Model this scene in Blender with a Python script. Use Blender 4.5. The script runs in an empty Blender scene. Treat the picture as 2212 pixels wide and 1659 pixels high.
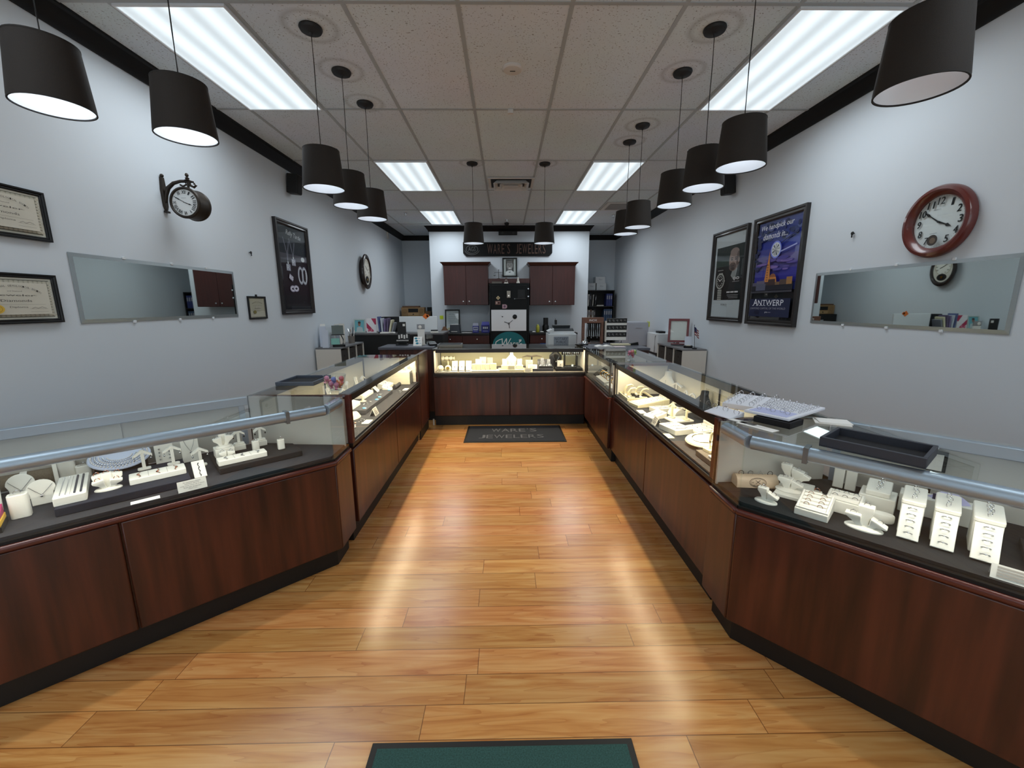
import bpy, bmesh, math, random
from mathutils import Matrix, Vector
R = math.radians
scene = bpy.context.scene
col = scene.collection
random.seed(7)
# ---------------------------------------------------------------- camera, light, exposure
W, H, FPX = 2212, 1659, 892.42
cd = bpy.data.cameras.new('camera')
cam = bpy.data.objects.new('camera', cd); col.objects.link(cam)
cd.sensor_fit = 'HORIZONTAL'; cd.sensor_width = 36.0; cd.lens = FPX / W * 36.0
cd.clip_start = .02; cd.clip_end = 100
PIT, YAW, ROL = 0.19049, -0.01410, -0.00505
cy, sy, cp, sp, cr, sr = math.cos(YAW), math.sin(YAW), math.cos(PIT), math.sin(PIT), math.cos(ROL), math.sin(ROL)
CM = Matrix(((cr, -sr, 0), (sr, cr, 0), (0, 0, 1))) @ Matrix(((1, 0, 0), (0, cp, -sp), (0, sp, cp))) @ Matrix(((1, 0, 0), (0, 0, -1), (0, 1, 0))) @ Matrix(((cy, sy, 0), (-sy, cy, 0), (0, 0, 1)))
cam.matrix_world = Matrix.Translation((-0.063, 0, 1.48)) @ (Matrix(((1, 0, 0), (0, -1, 0), (0, 0, -1))) @ CM).transposed().to_4x4()
scene.camera = cam
vs = scene.view_settings
scene.display_settings.display_device = 'sRGB'
vs.view_transform = 'Standard'; vs.look = 'None'; vs.gamma = 1; vs.use_curve_mapping = False
vs.exposure = 0.0
cyc = scene.cycles
cyc.max_bounces = 10; cyc.diffuse_bounces = 6; cyc.glossy_bounces = 5; cyc.transmission_bounces = 6; cyc.transparent_max_bounces = 24
cyc.sample_clamp_indirect = 4.0; cyc.caustics_reflective = False; cyc.caustics_refractive = False; cyc.use_denoising = True
wd = bpy.data.worlds.new('world'); scene.world = wd; wd.use_nodes = True
wd.node_tree.nodes['Background'].inputs[0].default_value = (.80, .90, 1.0, 1); wd.node_tree.nodes['Background'].inputs[1].default_value = 1.8
COOL, WARM = (.86, .94, 1.0), (1.0, .82, .54)
P_TROF, P_PEND, P_LED, P_TUBE = 12.0, .42, 15.0, 3.4
TROFFERS = [(-1.83, 3.139), (1.83, 3.139), (-1.22, 5.579), (1.22, 5.579), (-1.22, 8.019), (1.22, 8.019)]
BEHIND = [(-1.83, .7), (1.83, .7), (-1.22, -1.74), (1.22, -1.74)]
def area(name, loc, rot, sx, sy_, power, color, spread=180):
    l = bpy.data.lights.new(name, 'AREA'); l.shape = 'RECTANGLE'; l.size = sx; l.size_y = sy_; l.energy = power; l.color = color; l.spread = R(spread)
    o = bpy.data.objects.new(name, l); o.location = loc; o.rotation_euler = rot; col.objects.link(o); return o
for i, (x, y) in enumerate(TROFFERS + BEHIND):
    area('troffer_lamp', (x, y, 3.018), (0, 0, 0), .54, 1.15, P_TROF * (1.5 if y > 7 else 1), COOL, 165)
# ---------------------------------------------------------------- helpers
def lin(c):
    def f(v):
        v /= 255.0
        return v / 12.92 if v <= .04045 else ((v + .055) / 1.055) ** 2.4
    return (f(c[0]), f(c[1]), f(c[2]), 1)
class MB:
    def __init__(s): s.v, s.f, s.m, s.M, s.mi = [], [], [], Matrix.Identity(4), 0
    def at(s, x=0, y=0, z=0, rx=0, ry=0, rz=0, sc=1):
        s.M = Matrix.Translation((x, y, z)) @ Matrix.Rotation(R(rz), 4, 'Z') @ Matrix.Rotation(R(ry), 4, 'Y') @ Matrix.Rotation(R(rx), 4, 'X') @ Matrix.Scale(sc, 4); return s
    def add(s, vs_, fs):
        b = len(s.v)
        s.v += [tuple(s.M @ Vector(p)) for p in vs_]
        for f in fs: s.f.append(tuple(b + i for i in f)); s.m.append(s.mi)
        return s
    def box(s, x0, x1, y0, y1, z0, z1):
        return s.add([(x0, y0, z0), (x1, y0, z0), (x1, y1, z0), (x0, y1, z0), (x0, y0, z1), (x1, y0, z1), (x1, y1, z1), (x0, y1, z1)],
                     [(0, 3, 2, 1), (4, 5, 6, 7), (0, 1, 5, 4), (1, 2, 6, 5), (2, 3, 7, 6), (3, 0, 4, 7)])
    def prism(s, poly, z0, z1):            # counter-clockwise plan polygon
        n = len(poly)
        return s.add([(x, y, z0) for x, y in poly] + [(x, y, z1) for x, y in poly],
                     [tuple(range(n - 1, -1, -1)), tuple(range(n, 2 * n))] + [(i, (i + 1) % n, n + (i + 1) % n, n + i) for i in range(n)])
    def loft(s, rings, caps=True):
        n = len(rings[0]); vs_ = [p for r in rings for p in r]; fs = []
        for k in range(len(rings) - 1):
            for i in range(n):
                j = (i + 1) % n; fs.append((k * n + i, k * n + j, (k + 1) * n + j, (k + 1) * n + i))
        if caps: fs += [tuple(range(n - 1, -1, -1)), tuple(range((len(rings) - 1) * n, len(rings) * n))]
        return s.add(vs_, fs)
    def lathe(s, prof, n=24, sx=1, sy=1, caps=True):
        return s.loft([[(r * sx * math.cos(2 * math.pi * i / n), r * sy * math.sin(2 * math.pi * i / n), z) for i in range(n)] for r, z in prof], caps)
    def rbox(s, w, d, z0, z1, r, top=None, n=4):   # rounded-corner slab centred on x, y; top = (w, d) of its upper end
        rings = []
        for (ww, dd, z) in ((w, d, z0), ((top or (w, d))[0], (top or (w, d))[1], z1)):
            ring = []
            for cx, cy_, a0 in ((ww / 2 - r, dd / 2 - r, 0), (-ww / 2 + r, dd / 2 - r, 90), (-ww / 2 + r, -dd / 2 + r, 180), (ww / 2 - r, -dd / 2 + r, 270)):
                for k in range(n + 1):
                    a = R(a0 + 90 * k / n); ring.append((cx + r * math.cos(a), cy_ + r * math.sin(a), z))
            rings.append(ring)
        return s.loft(rings)
    def tube(s, pts, r, n=8, closed=False):
        pts = [Vector(p) for p in pts]; rings = []; N = len(pts); up = Vector((0, 0, 1))
        for i, p in enumerate(pts):
            a = pts[(i - 1) % N] if closed or i else p; b = pts[(i + 1) % N] if closed or i < N - 1 else p
            t = (b - a).normalized(); q = t.cross(up)
            if q.length < 1e-3: q = t.cross(Vector((1, 0, 0)))
            q.normalize(); w = q.cross(t); rr = r[i] if isinstance(r, (list, tuple)) else r
            rings.append([tuple(p + q * rr * math.cos(2 * math.pi * k / n) + w * rr * math.sin(2 * math.pi * k / n)) for k in range(n)])
        if closed: rings.append(rings[0]); return s.loft(rings, False)
        return s.loft(rings)
    def ball(s, x, y, z, r, n=12, sx=1, sy=1, sz=1):
        k = n // 2 + 1; M0 = s.M; s.M = M0 @ Matrix.Translation((x, y, z))
        s.lathe([(max(1e-4, r * math.sin(math.pi * i / k)), -r * sz * math.cos(math.pi * i / k)) for i in range(k + 1)], n, sx, sy); s.M = M0; return s
    def ring(s, x, y, z, R_, r, rx=90, rz=0, n=20, k=6):
        M0 = s.M; s.M = M0 @ Matrix.Translation((x, y, z)) @ Matrix.Rotation(R(rz), 4, 'Z') @ Matrix.Rotation(R(rx), 4, 'X')
        s.tube([(R_ * math.cos(2 * math.pi * i / n), R_ * math.sin(2 * math.pi * i / n), 0) for i in range(n)], r, k, True); s.M = M0; return s
    def tray(s, w, d, h, wall=.006, floor=.004):    # open tray
        s.box(-w / 2, w / 2, -d / 2, d / 2, 0, floor)
        s.box(-w / 2, w / 2, -d / 2, -d / 2 + wall, floor, h); s.box(-w / 2, w / 2, d / 2 - wall, d / 2, floor, h)
        s.box(-w / 2, -w / 2 + wall, -d / 2 + wall, d / 2 - wall, floor, h); return s.box(w / 2 - wall, w / 2, -d / 2 + wall, d / 2 - wall, floor, h)
    def build(s, name, mats, parent=None, bevel=0, smooth=True):
        me = bpy.data.meshes.new(name); me.from_pydata(s.v, [], s.f)
        if not isinstance(mats, (list, tuple)): mats = [mats]
        for m in mats: me.materials.append(m)
        if any(s.m): me.polygons.foreach_set('material_index', s.m)
        if smooth:
            me.polygons.foreach_set('use_smooth', [True] * len(s.f)); me.set_sharp_from_angle(angle=R(35))
        me.update()
        o = bpy.data.objects.new(name, me); col.objects.link(o)
        if parent: o.parent = parent
        if bevel:
            b = o.modifiers.new('bevel', 'BEVEL'); b.width = bevel; b.segments = 2; b.limit_method = 'ANGLE'; b.angle_limit = R(40)
        return o
def tag(o, label, cat, group=None):
    o['label'] = label; o['category'] = cat
    if group: o['group'] = group
    return o
def thing(name, label, cat, loc=(0, 0, 0), rz=0, group=None, rx=0, ry=0):
    o = bpy.data.objects.new(name, None); o.empty_display_size = .05; col.objects.link(o)
    o.location = loc; o.rotation_euler = (R(rx), R(ry), R(rz)); return tag(o, label, cat, group)
def solo(name, label, cat, mb, mats, loc=(0, 0, 0), rz=0, group=None, bevel=0, rx=0, ry=0, smooth=True):
    o = mb.build(name, mats, None, bevel, smooth); o.location = loc; o.rotation_euler = (R(rx), R(ry), R(rz)); return tag(o, label, cat, group)
def struct(o):
    o['kind'] = 'structure'; return o
def dup(root, loc, rz=None, label=None, group=None):
    r = root.copy(); col.objects.link(r); r.location = loc
    if rz is not None: r.rotation_euler = (root.rotation_euler[0], root.rotation_euler[1], R(rz))
    if label: r['label'] = label
    if group: r['group'] = group
    for ch in root.children:
        c = ch.copy(); col.objects.link(c); c.parent = r
        for g in ch.children:
            d = g.copy(); col.objects.link(d); d.parent = c
    return r
# ---------------------------------------------------------------- materials
MC = {}
def mat(name, rgb, rough=.5, metal=0, spec=.5, noise=0, nscale=20, stretch=None, bump=0, coat=0, emit=0):
    if name in MC: return MC[name]
    m = bpy.data.materials.new(name); m.use_nodes = True; MC[name] = m
    nt = m.node_tree; b = nt.nodes['Principled BSDF']; L = nt.links.new
    c = lin(rgb)
    b.inputs['Base Color'].default_value = c; b.inputs['Roughness'].default_value = rough; b.inputs['Metallic'].default_value = metal
    b.inputs['Specular IOR Level'].default_value = spec; b.inputs['Coat Weight'].default_value = coat; b.inputs['Coat Roughness'].default_value = .05
    if emit: b.inputs['Emission Color'].default_value = c; b.inputs['Emission Strength'].default_value = emit
    if noise or bump:
        tc = nt.nodes.new('ShaderNodeTexCoord'); mp = nt.nodes.new('ShaderNodeMapping'); nz = nt.nodes.new('ShaderNodeTexNoise')
        mp.inputs['Scale'].default_value = stretch or (1, 1, 1); nz.inputs['Scale'].default_value = nscale; nz.inputs['Detail'].default_value = 4
        L(tc.outputs['Object'], mp.inputs['Vector']); L(mp.outputs['Vector'], nz.inputs['Vector'])
        if noise:
            rp = nt.nodes.new('ShaderNodeValToRGB'); k = 1 - noise
            rp.color_ramp.elements[0].position = .3; rp.color_ramp.elements[1].position = .7
            rp.color_ramp.elements[0].color = (c[0] * k, c[1] * k, c[2] * k, 1); rp.color_ramp.elements[1].color = (min(1, c[0] * (1 + noise * .6)), min(1, c[1] * (1 + noise * .6)), min(1, c[2] * (1 + noise * .6)), 1)
            L(nz.outputs['Fac'], rp.inputs['Fac']); L(rp.outputs['Color'], b.inputs['Base Color'])
        if bump:
            bp = nt.nodes.new('ShaderNodeBump'); bp.inputs['Strength'].default_value = bump; bp.inputs['Distance'].default_value = .002
            L(nz.outputs['Fac'], bp.inputs['Height']); L(bp.outputs['Normal'], b.inputs['Normal'])
    return m
def ink(*rgb): return mat('print_%d_%d_%d' % rgb, rgb, .45, spec=.3)
def glass_mat(name, tint, refl=1.0, ior=1.5):
    m = bpy.data.materials.new(name); m.use_nodes = True; nt = m.node_tree; L = nt.links.new; nt.nodes.remove(nt.nodes['Principled BSDF'])
    out = nt.nodes['Material Output']; tr = nt.nodes.new('ShaderNodeBsdfTransparent'); gl = nt.nodes.new('ShaderNodeBsdfGlossy'); fr = nt.nodes.new('ShaderNodeFresnel')
    geo = nt.nodes.new('ShaderNodeNewGeometry'); inv = nt.nodes.new('ShaderNodeMath'); mu = nt.nodes.new('ShaderNodeMath'); mx = nt.nodes.new('ShaderNodeMixShader')
    tr.inputs[0].default_value = tint; gl.inputs['Roughness'].default_value = .0; gl.inputs[0].default_value = (refl, refl, refl, 1); fr.inputs[0].default_value = ior
    inv.operation = 'SUBTRACT'; inv.inputs[0].default_value = 1.0; mu.operation = 'MULTIPLY'
    L(geo.outputs['Backfacing'], inv.inputs[1]); L(fr.outputs[0], mu.inputs[0]); L(inv.outputs[0], mu.inputs[1])
    L(mu.outputs[0], mx.inputs[0]); L(tr.outputs[0], mx.inputs[1]); L(gl.outputs[0], mx.inputs[2]); L(mx.outputs[0], out.inputs[0])
    return m
GLASS = glass_mat('pane_glass', (.965, .985, .975, 1))
CLEAR = glass_mat('clear_glass', (.90, .92, .93, 1), 1.0, 1.7)
BLACK = mat('matte_black', (14, 13, 13), .55)
BLACKG = mat('satin_black', (14, 13, 14), .42, spec=.35)
WHITE = mat('white_leatherette', (238, 236, 228), .5, bump=.15, nscale=180)
CREAM = mat('cream_leatherette', (240, 230, 196), .5, bump=.15, nscale=180)
PAPER = mat('white_card', (240, 238, 232), .7)
SILVER = mat('silver_metal', (205, 205, 208), .16, 1)
GOLD = mat('gold_metal', (224, 176, 80), .2, 1)
ROSE = mat('rose_gold_metal', (214, 140, 110), .2, 1)
CHROME = mat('chrome', (220, 222, 224), .1, 1)
ALU = mat('brushed_aluminium', (176, 188, 206), .42, .75)
NAVY = mat('navy_felt', (22, 27, 44), .9, noise=.2, nscale=300)
CHAR = mat('charcoal_felt', (44, 45, 52), .9, noise=.2, nscale=300)
FELTB = mat('black_felt', (20, 20, 24), .9, noise=.2, nscale=300)
TAUPE = mat('taupe_felt', (104, 98, 92), .9, noise=.15, nscale=300)
LAMW = mat('white_laminate', (214, 210, 200), .45)
LAMG = mat('grey_laminate', (86, 88, 96), .4, noise=.15, nscale=200)
KICK = mat('black_toe_kick', (8, 8, 8), .5)
WOODD = mat('dark_mahogany', (74, 34, 22), .34, noise=.62, nscale=3.0, stretch=(6, 6, .45), coat=.15)
WOODR = mat('red_mahogany_edge', (88, 38, 30), .3, noise=.3, nscale=4, stretch=(1, 1, 8), coat=.2)
CABW = mat('cabinet_cherry', (66, 30, 26), .4, noise=.25, nscale=4, stretch=(8, 8, .6))
FRAMB = mat('bronze_frame', (40, 33, 30), .35, .3)
MIREDGE = mat('mirror_ground_edge', (190, 198, 200), .3, .9)
MIRROR = mat('mirror_silver', (206, 214, 210), .015, 1)
SHADE = mat('brown_black_shade_fabric', (37, 32, 28), .85, noise=.2, nscale=400, bump=.2)
SHADEIN = mat('white_shade_lining', (236, 240, 244), .6)
# ---------------------------------------------------------------- flat printing, lettering
TX = {}
def glyphs(body):
    if body not in TX:
        cu = bpy.data.curves.new('t', 'FONT'); cu.body = body; cu.resolution_u = 2
        o = bpy.data.objects.new('t', cu); col.objects.link(o); bpy.context.view_layer.update()
        me = bpy.data.meshes.new_from_object(o.evaluated_get(bpy.context.evaluated_depsgraph_get()))
        vs_ = [(v.co.x, v.co.y) for v in me.vertices]; fs = [tuple(p.vertices) for p in me.polygons]
        x0 = min(v[0] for v in vs_); x1 = max(v[0] for v in vs_); y0 = min(v[1] for v in vs_); y1 = max(v[1] for v in vs_)
        TX[body] = ([((x - x0) / (x1 - x0), (y - y0) / (y1 - y0)) for x, y in vs_], fs)
        bpy.data.objects.remove(o); bpy.data.curves.remove(cu); bpy.data.meshes.remove(me)
    return TX[body]
class Art(MB):                       # layers of ink in the x-z plane, facing -y
    def __init__(s): super().__init__(); s.mats = []; s.ly = 0.0
    def c(s, m):
        if not isinstance(m, bpy.types.Material): m = ink(*m)
        if m not in s.mats: s.mats.append(m)
        s.mi = s.mats.index(m); s.ly -= .00025; return s
    def poly(s, pts, m): s.c(m); return s.add([(x, s.ly, z) for x, z in pts], [tuple(range(len(pts)))])
    def rect(s, x0, x1, z0, z1, m): return s.poly([(x0, z0), (x1, z0), (x1, z1), (x0, z1)], m)
    def ell(s, x, z, a, b, m, n=28, a0=0, a1=360):
        k = n if a1 - a0 == 360 else n + 1
        return s.poly([(x + a * math.cos(R(a0 + (a1 - a0) * i / n)), z + b * math.sin(R(a0 + (a1 - a0) * i / n))) for i in range(k)], m)
    def annul(s, x, z, a, b, w, m, n=32, a0=0, a1=360):
        s.c(m); vs_ = []
        for i in range(n + 1):
            t = R(a0 + (a1 - a0) * i / n); vs_ += [(x + a * math.cos(t), s.ly, z + b * math.sin(t)), (x + (a - w) * math.cos(t), s.ly, z + (b - w) * math.sin(t))]
        return s.add(vs_, [(2 * i, 2 * i + 1, 2 * i + 3, 2 * i + 2) for i in range(n)])
    def line(s, pts, w, m):
        s.c(m)
        for (x0, z0), (x1, z1) in zip(pts, pts[1:]):
            d = Vector((x1 - x0, z1 - z0)); L = d.length or 1e-6; nx, nz = -d.y / L * w / 2, d.x / L * w / 2
            s.add([(x0 + nx, s.ly, z0 + nz), (x0 - nx, s.ly, z0 - nz), (x1 - nx, s.ly, z1 - nz), (x1 + nx, s.ly, z1 + nz)], [(0, 1, 2, 3)])
        return s
    def text(s, body, x0, x1, z0, z1, m, shear=0, rot=0):
        s.c(m); vs_, fs = glyphs(body); cx, cz = (x0 + x1) / 2, (z0 + z1) / 2; ca, sa = math.cos(R(rot)), math.sin(R(rot)); out = []
        for x, z in vs_:
            px = x0 + x * (x1 - x0) + shear * z * (z1 - z0) - cx; pz = z0 + z * (z1 - z0) - cz
            out.append((cx + px * ca - pz * sa, s.ly, cz + px * sa + pz * ca))
        return s.add(out, fs)
    def done(s, name, parent): return s.build(name, s.mats, parent, smooth=False)
# ---------------------------------------------------------------- floor, walls, ceiling
def node_floor():
    m = bpy.data.materials.new('maple_plank_floor'); m.use_nodes = True; nt = m.node_tree; N = nt.nodes.new; L = nt.links.new; b = nt.nodes['Principled BSDF']
    def math_(op, a, b_=None):
        n = N('ShaderNodeMath'); n.operation = op
        for i, v in enumerate((a, b_)):
            if v is None: continue
            if isinstance(v, (int, float)): n.inputs[i].default_value = v
            else: L(v, n.inputs[i])
        return n.outputs[0]
    tc = N('ShaderNodeTexCoord'); sx = N('ShaderNodeSeparateXYZ'); L(tc.outputs['Object'], sx.inputs[0]); X, Y = sx.outputs[0], sx.outputs[1]
    PW, PL = .1285, 1.22
    yr = math_('DIVIDE', math_('ADD', Y, 10.005), PW); row = math_('FLOOR', yr); fy = math_('SUBTRACT', yr, row)
    wn = N('ShaderNodeTexWhiteNoise'); wn.noise_dimensions = '1D'; L(row, wn.inputs['W'])
    xr = math_('ADD', math_('DIVIDE', math_('ADD', X, 20), PL), math_('MULTIPLY', wn.outputs['Value'], 7)); pid = math_('FLOOR', xr); fx = math_('SUBTRACT', xr, pid)
    cb = N('ShaderNodeCombineXYZ'); L(row, cb.inputs[0]); L(pid, cb.inputs[1]); w2 = N('ShaderNodeTexWhiteNoise'); w2.noise_dimensions = '2D'; L(cb.outputs[0], w2.inputs['Vector'])
    # grain: noise stretched along the plank, shifted per plank
    c2 = N('ShaderNodeCombineXYZ'); L(math_('ADD', math_('MULTIPLY', X, .9), math_('MULTIPLY', w2.outputs['Value'], 90)), c2.inputs[0]); L(math_('MULTIPLY', Y, 11), c2.inputs[1]); L(math_('MULTIPLY', w2.outputs['Value'], 37), c2.inputs[2])
    n1 = N('ShaderNodeTexNoise'); n1.inputs['Scale'].default_value = 2.2; n1.inputs['Detail'].default_value = 6; n1.inputs['Distortion'].default_value = 1.2; L(c2.outputs[0], n1.inputs['Vector'])
    n2 = N('ShaderNodeTexNoise'); n2.inputs['Scale'].default_value = 1.1; n2.inputs['Detail'].default_value = 2; L(c2.outputs[0], n2.inputs['Vector'])
    cath = math_('FRACT', math_('MULTIPLY', n2.outputs['Fac'], 9)); cath = math_('POWER', cath, 6)
    rp = N('ShaderNodeValToRGB'); L(n1.outputs['Fac'], rp.inputs['Fac']); e = rp.color_ramp.elements
    e[0].position = .28; e[0].color = lin((182, 116, 60)); e[1].position = .68; e[1].color = lin((214, 162, 100)); k = e.new(.48); k.color = lin((203, 142, 80))
    mx = N('ShaderNodeMix'); mx.data_type = 'RGBA'; mx.blend_type = 'MULTIPLY'; L(math_('MULTIPLY', cath, .38), mx.inputs[0]); L(rp.outputs['Color'], mx.inputs[6]); mx.inputs[7].default_value = lin((196, 140, 96))
    hs = N('ShaderNodeHueSaturation'); L(mx.outputs[2], hs.inputs['Color']); L(math_('ADD', .88, math_('MULTIPLY', w2.outputs['Value'], .24)), hs.inputs['Value']); L(math_('ADD', .493, math_('MULTIPLY', wn.outputs['Value'], .014)), hs.inputs['Hue'])
    seam = math_('MINIMUM', math_('MINIMUM', fy, math_('SUBTRACT', 1, fy)), math_('MULTIPLY', math_('MINIMUM', fx, math_('SUBTRACT', 1, fx)), PL / PW))
    sm = math_('LESS_THAN', seam, .011)
    m2 = N('ShaderNodeMix'); m2.data_type = 'RGBA'; L(math_('MULTIPLY', sm, .8), m2.inputs[0]); L(hs.outputs[0], m2.inputs[6]); m2.inputs[7].default_value = lin((92, 50, 24))
    L(m2.outputs[2], b.inputs['Base Color']); b.inputs['Roughness'].default_value = .24; b.inputs['Specular IOR Level'].default_value = .5
    bp = N('ShaderNodeBump'); bp.inputs['Strength'].default_value = .06; bp.inputs['Distance'].default_value = .002; L(n1.outputs['Fac'], bp.inputs['Height']); L(bp.outputs[0], b.inputs['Normal'])
    return m
def node_ceiling():
    m = bpy.data.materials.new('mineral_fibre_tiles'); m.use_nodes = True; nt = m.node_tree; N = nt.nodes.new; L = nt.links.new; b = nt.nodes['Principled BSDF']
    tc = N('ShaderNodeTexCoord'); nz = N('ShaderNodeTexNoise'); nz.inputs['Scale'].default_value = 95; nz.inputs['Detail'].default_value = 3; L(tc.outputs['Object'], nz.inputs['Vector'])
    rp = N('ShaderNodeValToRGB'); L(nz.outputs['Fac'], rp.inputs['Fac']); e = rp.color_ramp.elements
    e[0].position = .30; e[0].color = lin((138, 140, 138)); e[1].position = .39; e[1].color = lin((214, 232, 242))
    n2 = N('ShaderNodeTexNoise'); n2.inputs['Scale'].default_value = 1.3; L(tc.outputs['Object'], n2.inputs['Vector'])
    mx = N('ShaderNodeMix'); mx.data_type = 'RGBA'; mx.blend_type = 'MULTIPLY'; mx.inputs[0].default_value = .25; L(rp.outputs[0], mx.inputs[6]); L(n2.outputs['Color'], mx.inputs[7])
    hs = N('ShaderNodeHueSaturation'); hs.inputs['Saturation'].default_value = .6; L(mx.outputs[2], hs.inputs['Color'])
    sx = N('ShaderNodeSeparateXYZ'); L(tc.outputs['Object'], sx.inputs[0]); last = hs.outputs[0]
    def mth(op, *a):
        n = N('ShaderNodeMath'); n.operation = op
        for i, v in enumerate(a):
            if isinstance(v, (int, float)): n.inputs[i].default_value = v
            else: L(v, n.inputs[i])
        return n.outputs[0]
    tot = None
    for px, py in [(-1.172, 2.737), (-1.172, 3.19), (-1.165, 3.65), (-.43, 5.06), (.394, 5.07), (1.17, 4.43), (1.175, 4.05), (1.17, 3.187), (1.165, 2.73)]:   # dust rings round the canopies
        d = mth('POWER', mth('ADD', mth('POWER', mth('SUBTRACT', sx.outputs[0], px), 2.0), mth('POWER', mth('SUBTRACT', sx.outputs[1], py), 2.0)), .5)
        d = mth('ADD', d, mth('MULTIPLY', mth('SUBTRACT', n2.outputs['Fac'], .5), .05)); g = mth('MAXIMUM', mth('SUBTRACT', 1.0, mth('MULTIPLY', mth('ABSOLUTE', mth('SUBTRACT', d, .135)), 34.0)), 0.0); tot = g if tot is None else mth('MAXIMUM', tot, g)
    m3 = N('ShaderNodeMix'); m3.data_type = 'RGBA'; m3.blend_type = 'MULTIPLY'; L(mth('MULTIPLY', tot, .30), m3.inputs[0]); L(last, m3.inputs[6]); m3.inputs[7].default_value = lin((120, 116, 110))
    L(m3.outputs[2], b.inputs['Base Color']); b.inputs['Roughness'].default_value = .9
    return m
PAINT = mat('wall_paint', (208, 215, 221), .6, bump=.05, nscale=250)
FLOOR = node_floor(); CEILM = node_ceiling()
TRIMB = mat('black_crown_moulding', (9, 8, 8), .55, spec=.3)
XL, XR, YB, YF, ZC, YP = -2.47, 2.53, 10.10, -3.6, 3.05, 8.90
def sbox(name, m, *a, bevel=0): return struct(MB().box(*a).build(name, m, None, bevel))
sbox('floor', FLOOR, XL - .1, XR + .1, YF - .1, YB + .1, -.1, 0)
sbox('ceiling', CEILM, XL - .1, XR + .1, YF - .1, YB + .1, ZC, ZC + .1)
sbox('wall_left', PAINT, XL - .1, XL, YF - .1, YB + .1, 0, ZC)
sbox('wall_right', PAINT, XR, XR + .1, YF - .1, YB + .1, 0, ZC)
sbox('wall_back', PAINT, XL, XR, YB, YB + .1, 0, ZC)
sbox('wall_pilaster', PAINT, -1.62, 1.67, YP, YB, 0, ZC)
mb = MB(); mb.box(XL, -2.2, YF - .1, YF, 0, ZC); mb.box(2.25, XR, YF - .1, YF, 0, ZC); mb.box(-2.2, 2.25, YF - .1, YF, 2.8, ZC)
struct(mb.build('wall_front', PAINT))
mb = MB(); mb.box(-2.2, 2.25, YF - .06, YF - .05, 0, 2.8); struct(mb.build('window_unseen', GLASS))  # unseen shopfront pane, added and widened so world light brightens the ceiling
# suspended grid
GRIDM = mat('grid_tee', (166, 172, 174), .5)
mb = MB()
for k in range(-1, 8):
    x = (k - 2.5) * .61
    if XL < x < XR: mb.box(x - .012, x + .012, YF, YB, ZC - .004, ZC)
for k in range(-5, 7):
    y = 2.529 + k * 1.22; mb.box(XL, XR, y - .012, y + .012, ZC - .0045, ZC)
struct(mb.build('trim_1', GRIDM))
def crown(name, path, closed=False):       # path runs with the room on its left-hand side
    prof = [(0, -.105), (.012, -.105), (.016, -.09), (.03, -.07), (.05, -.045), (.062, -.02), (.078, -.014), (.08, 0), (0, 0)]
    n = len(path); rings = []
    for i, p in enumerate(path):
        a = Vector(path[i - 1]) if i else None; q = Vector(p); b_ = Vector(path[i + 1]) if i < n - 1 else None
        d1 = (q - a).normalized() if a else (b_ - q).normalized(); d2 = (b_ - q).normalized() if b_ else d1
        n1, n2_ = Vector((-d1.y, d1.x)), Vector((-d2.y, d2.x)); bis = (n1 + n2_); bis = bis / max(.2, bis.dot(n1))
        rings.append([(q.x + bis.x * o, q.y + bis.y * o, ZC + z) for o, z in prof])
    struct(MB().loft(rings).build(name, TRIMB))
crown('trim_2', [(XR, YF), (XR, YB), (1.67, YB), (1.67, YP), (-1.62, YP), (-1.62, YB), (XL, YB), (XL, YF)])
def base(name, *a): return struct(MB().box(*a).build(name, TRIMB))
base('baseboard_left', XL, XL + .012, YF, YB, 0, .1); base('baseboard_right', XR - .012, XR, YF, YB, 0, .1)
# ---------------------------------------------------------------- ceiling fixtures
def node_diffuser():
    m = bpy.data.materials.new('prismatic_diffuser'); m.use_nodes = True; nt = m.node_tree; N = nt.nodes.new; L = nt.links.new; b = nt.nodes['Principled BSDF']
    tc = N('ShaderNodeTexCoord'); sx = N('ShaderNodeSeparateXYZ'); L(tc.outputs['Object'], sx.inputs[0])
    w = N('ShaderNodeMath'); w.operation = 'MULTIPLY'; w.inputs[1].default_value = 2 * math.pi / .165; L(sx.outputs[0], w.inputs[0])
    c = N('ShaderNodeMath'); c.operation = 'COSINE'; L(w.outputs[0], c.inputs[0])
    r = N('ShaderNodeMapRange'); r.inputs[1].default_value = -1; r.inputs[2].default_value = 1; r.inputs[3].default_value = .66; r.inputs[4].default_value = 1.08; L(c.outputs[0], r.inputs[0])
    b.inputs['Base Color'].default_value = (.6, .62, .62, 1); b.inputs['Emission Color'].default_value = (.80, .93, 1.0, 1); L(r.outputs[0], b.inputs['Emission Strength'])
    return m
DIFF = node_diffuser()
TROFL = [('recessed fluorescent ceiling light closest to the camera, above the angled case along the left wall', 'long white two by four light panel'),]
tl = ['bright ceiling light panel over the angled left case, largest on the left', 'bright ceiling light panel over the angled right case, largest on the right',
      'middle-sized ceiling light panel on the left, level with the three left pendants', 'middle-sized ceiling light panel on the right, beside the ceiling air vent',
      'small far ceiling light panel left of the cherry wall cabinets', 'small far ceiling light panel above the right cherry wall cabinet']
t0 = thing('ceiling_light', tl[0], 'ceiling light', (*TROFFERS[0], 3.045), 0, 'recessed ceiling light panels')
mb = MB(); a, b_, w = .305, .61, .022
mb.box(-a + .012, a - .012, -b_ + .012, -b_ + w, -.012, 0); mb.box(-a + .012, a - .012, b_ - w, b_ - .012, -.012, 0); mb.box(-a + .012, -a + w, -b_ + w, b_ - w, -.012, 0); mb.box(a - w, a - .012, -b_ + w, b_ - w, -.012, 0)
mb.build('frame', mat('white_enamel', (225, 226, 228), .4), t0)
MB().box(-a + w, a - w, -b_ + w, b_ - w, -.006, -.002).build('diffuser', DIFF, t0)
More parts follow.
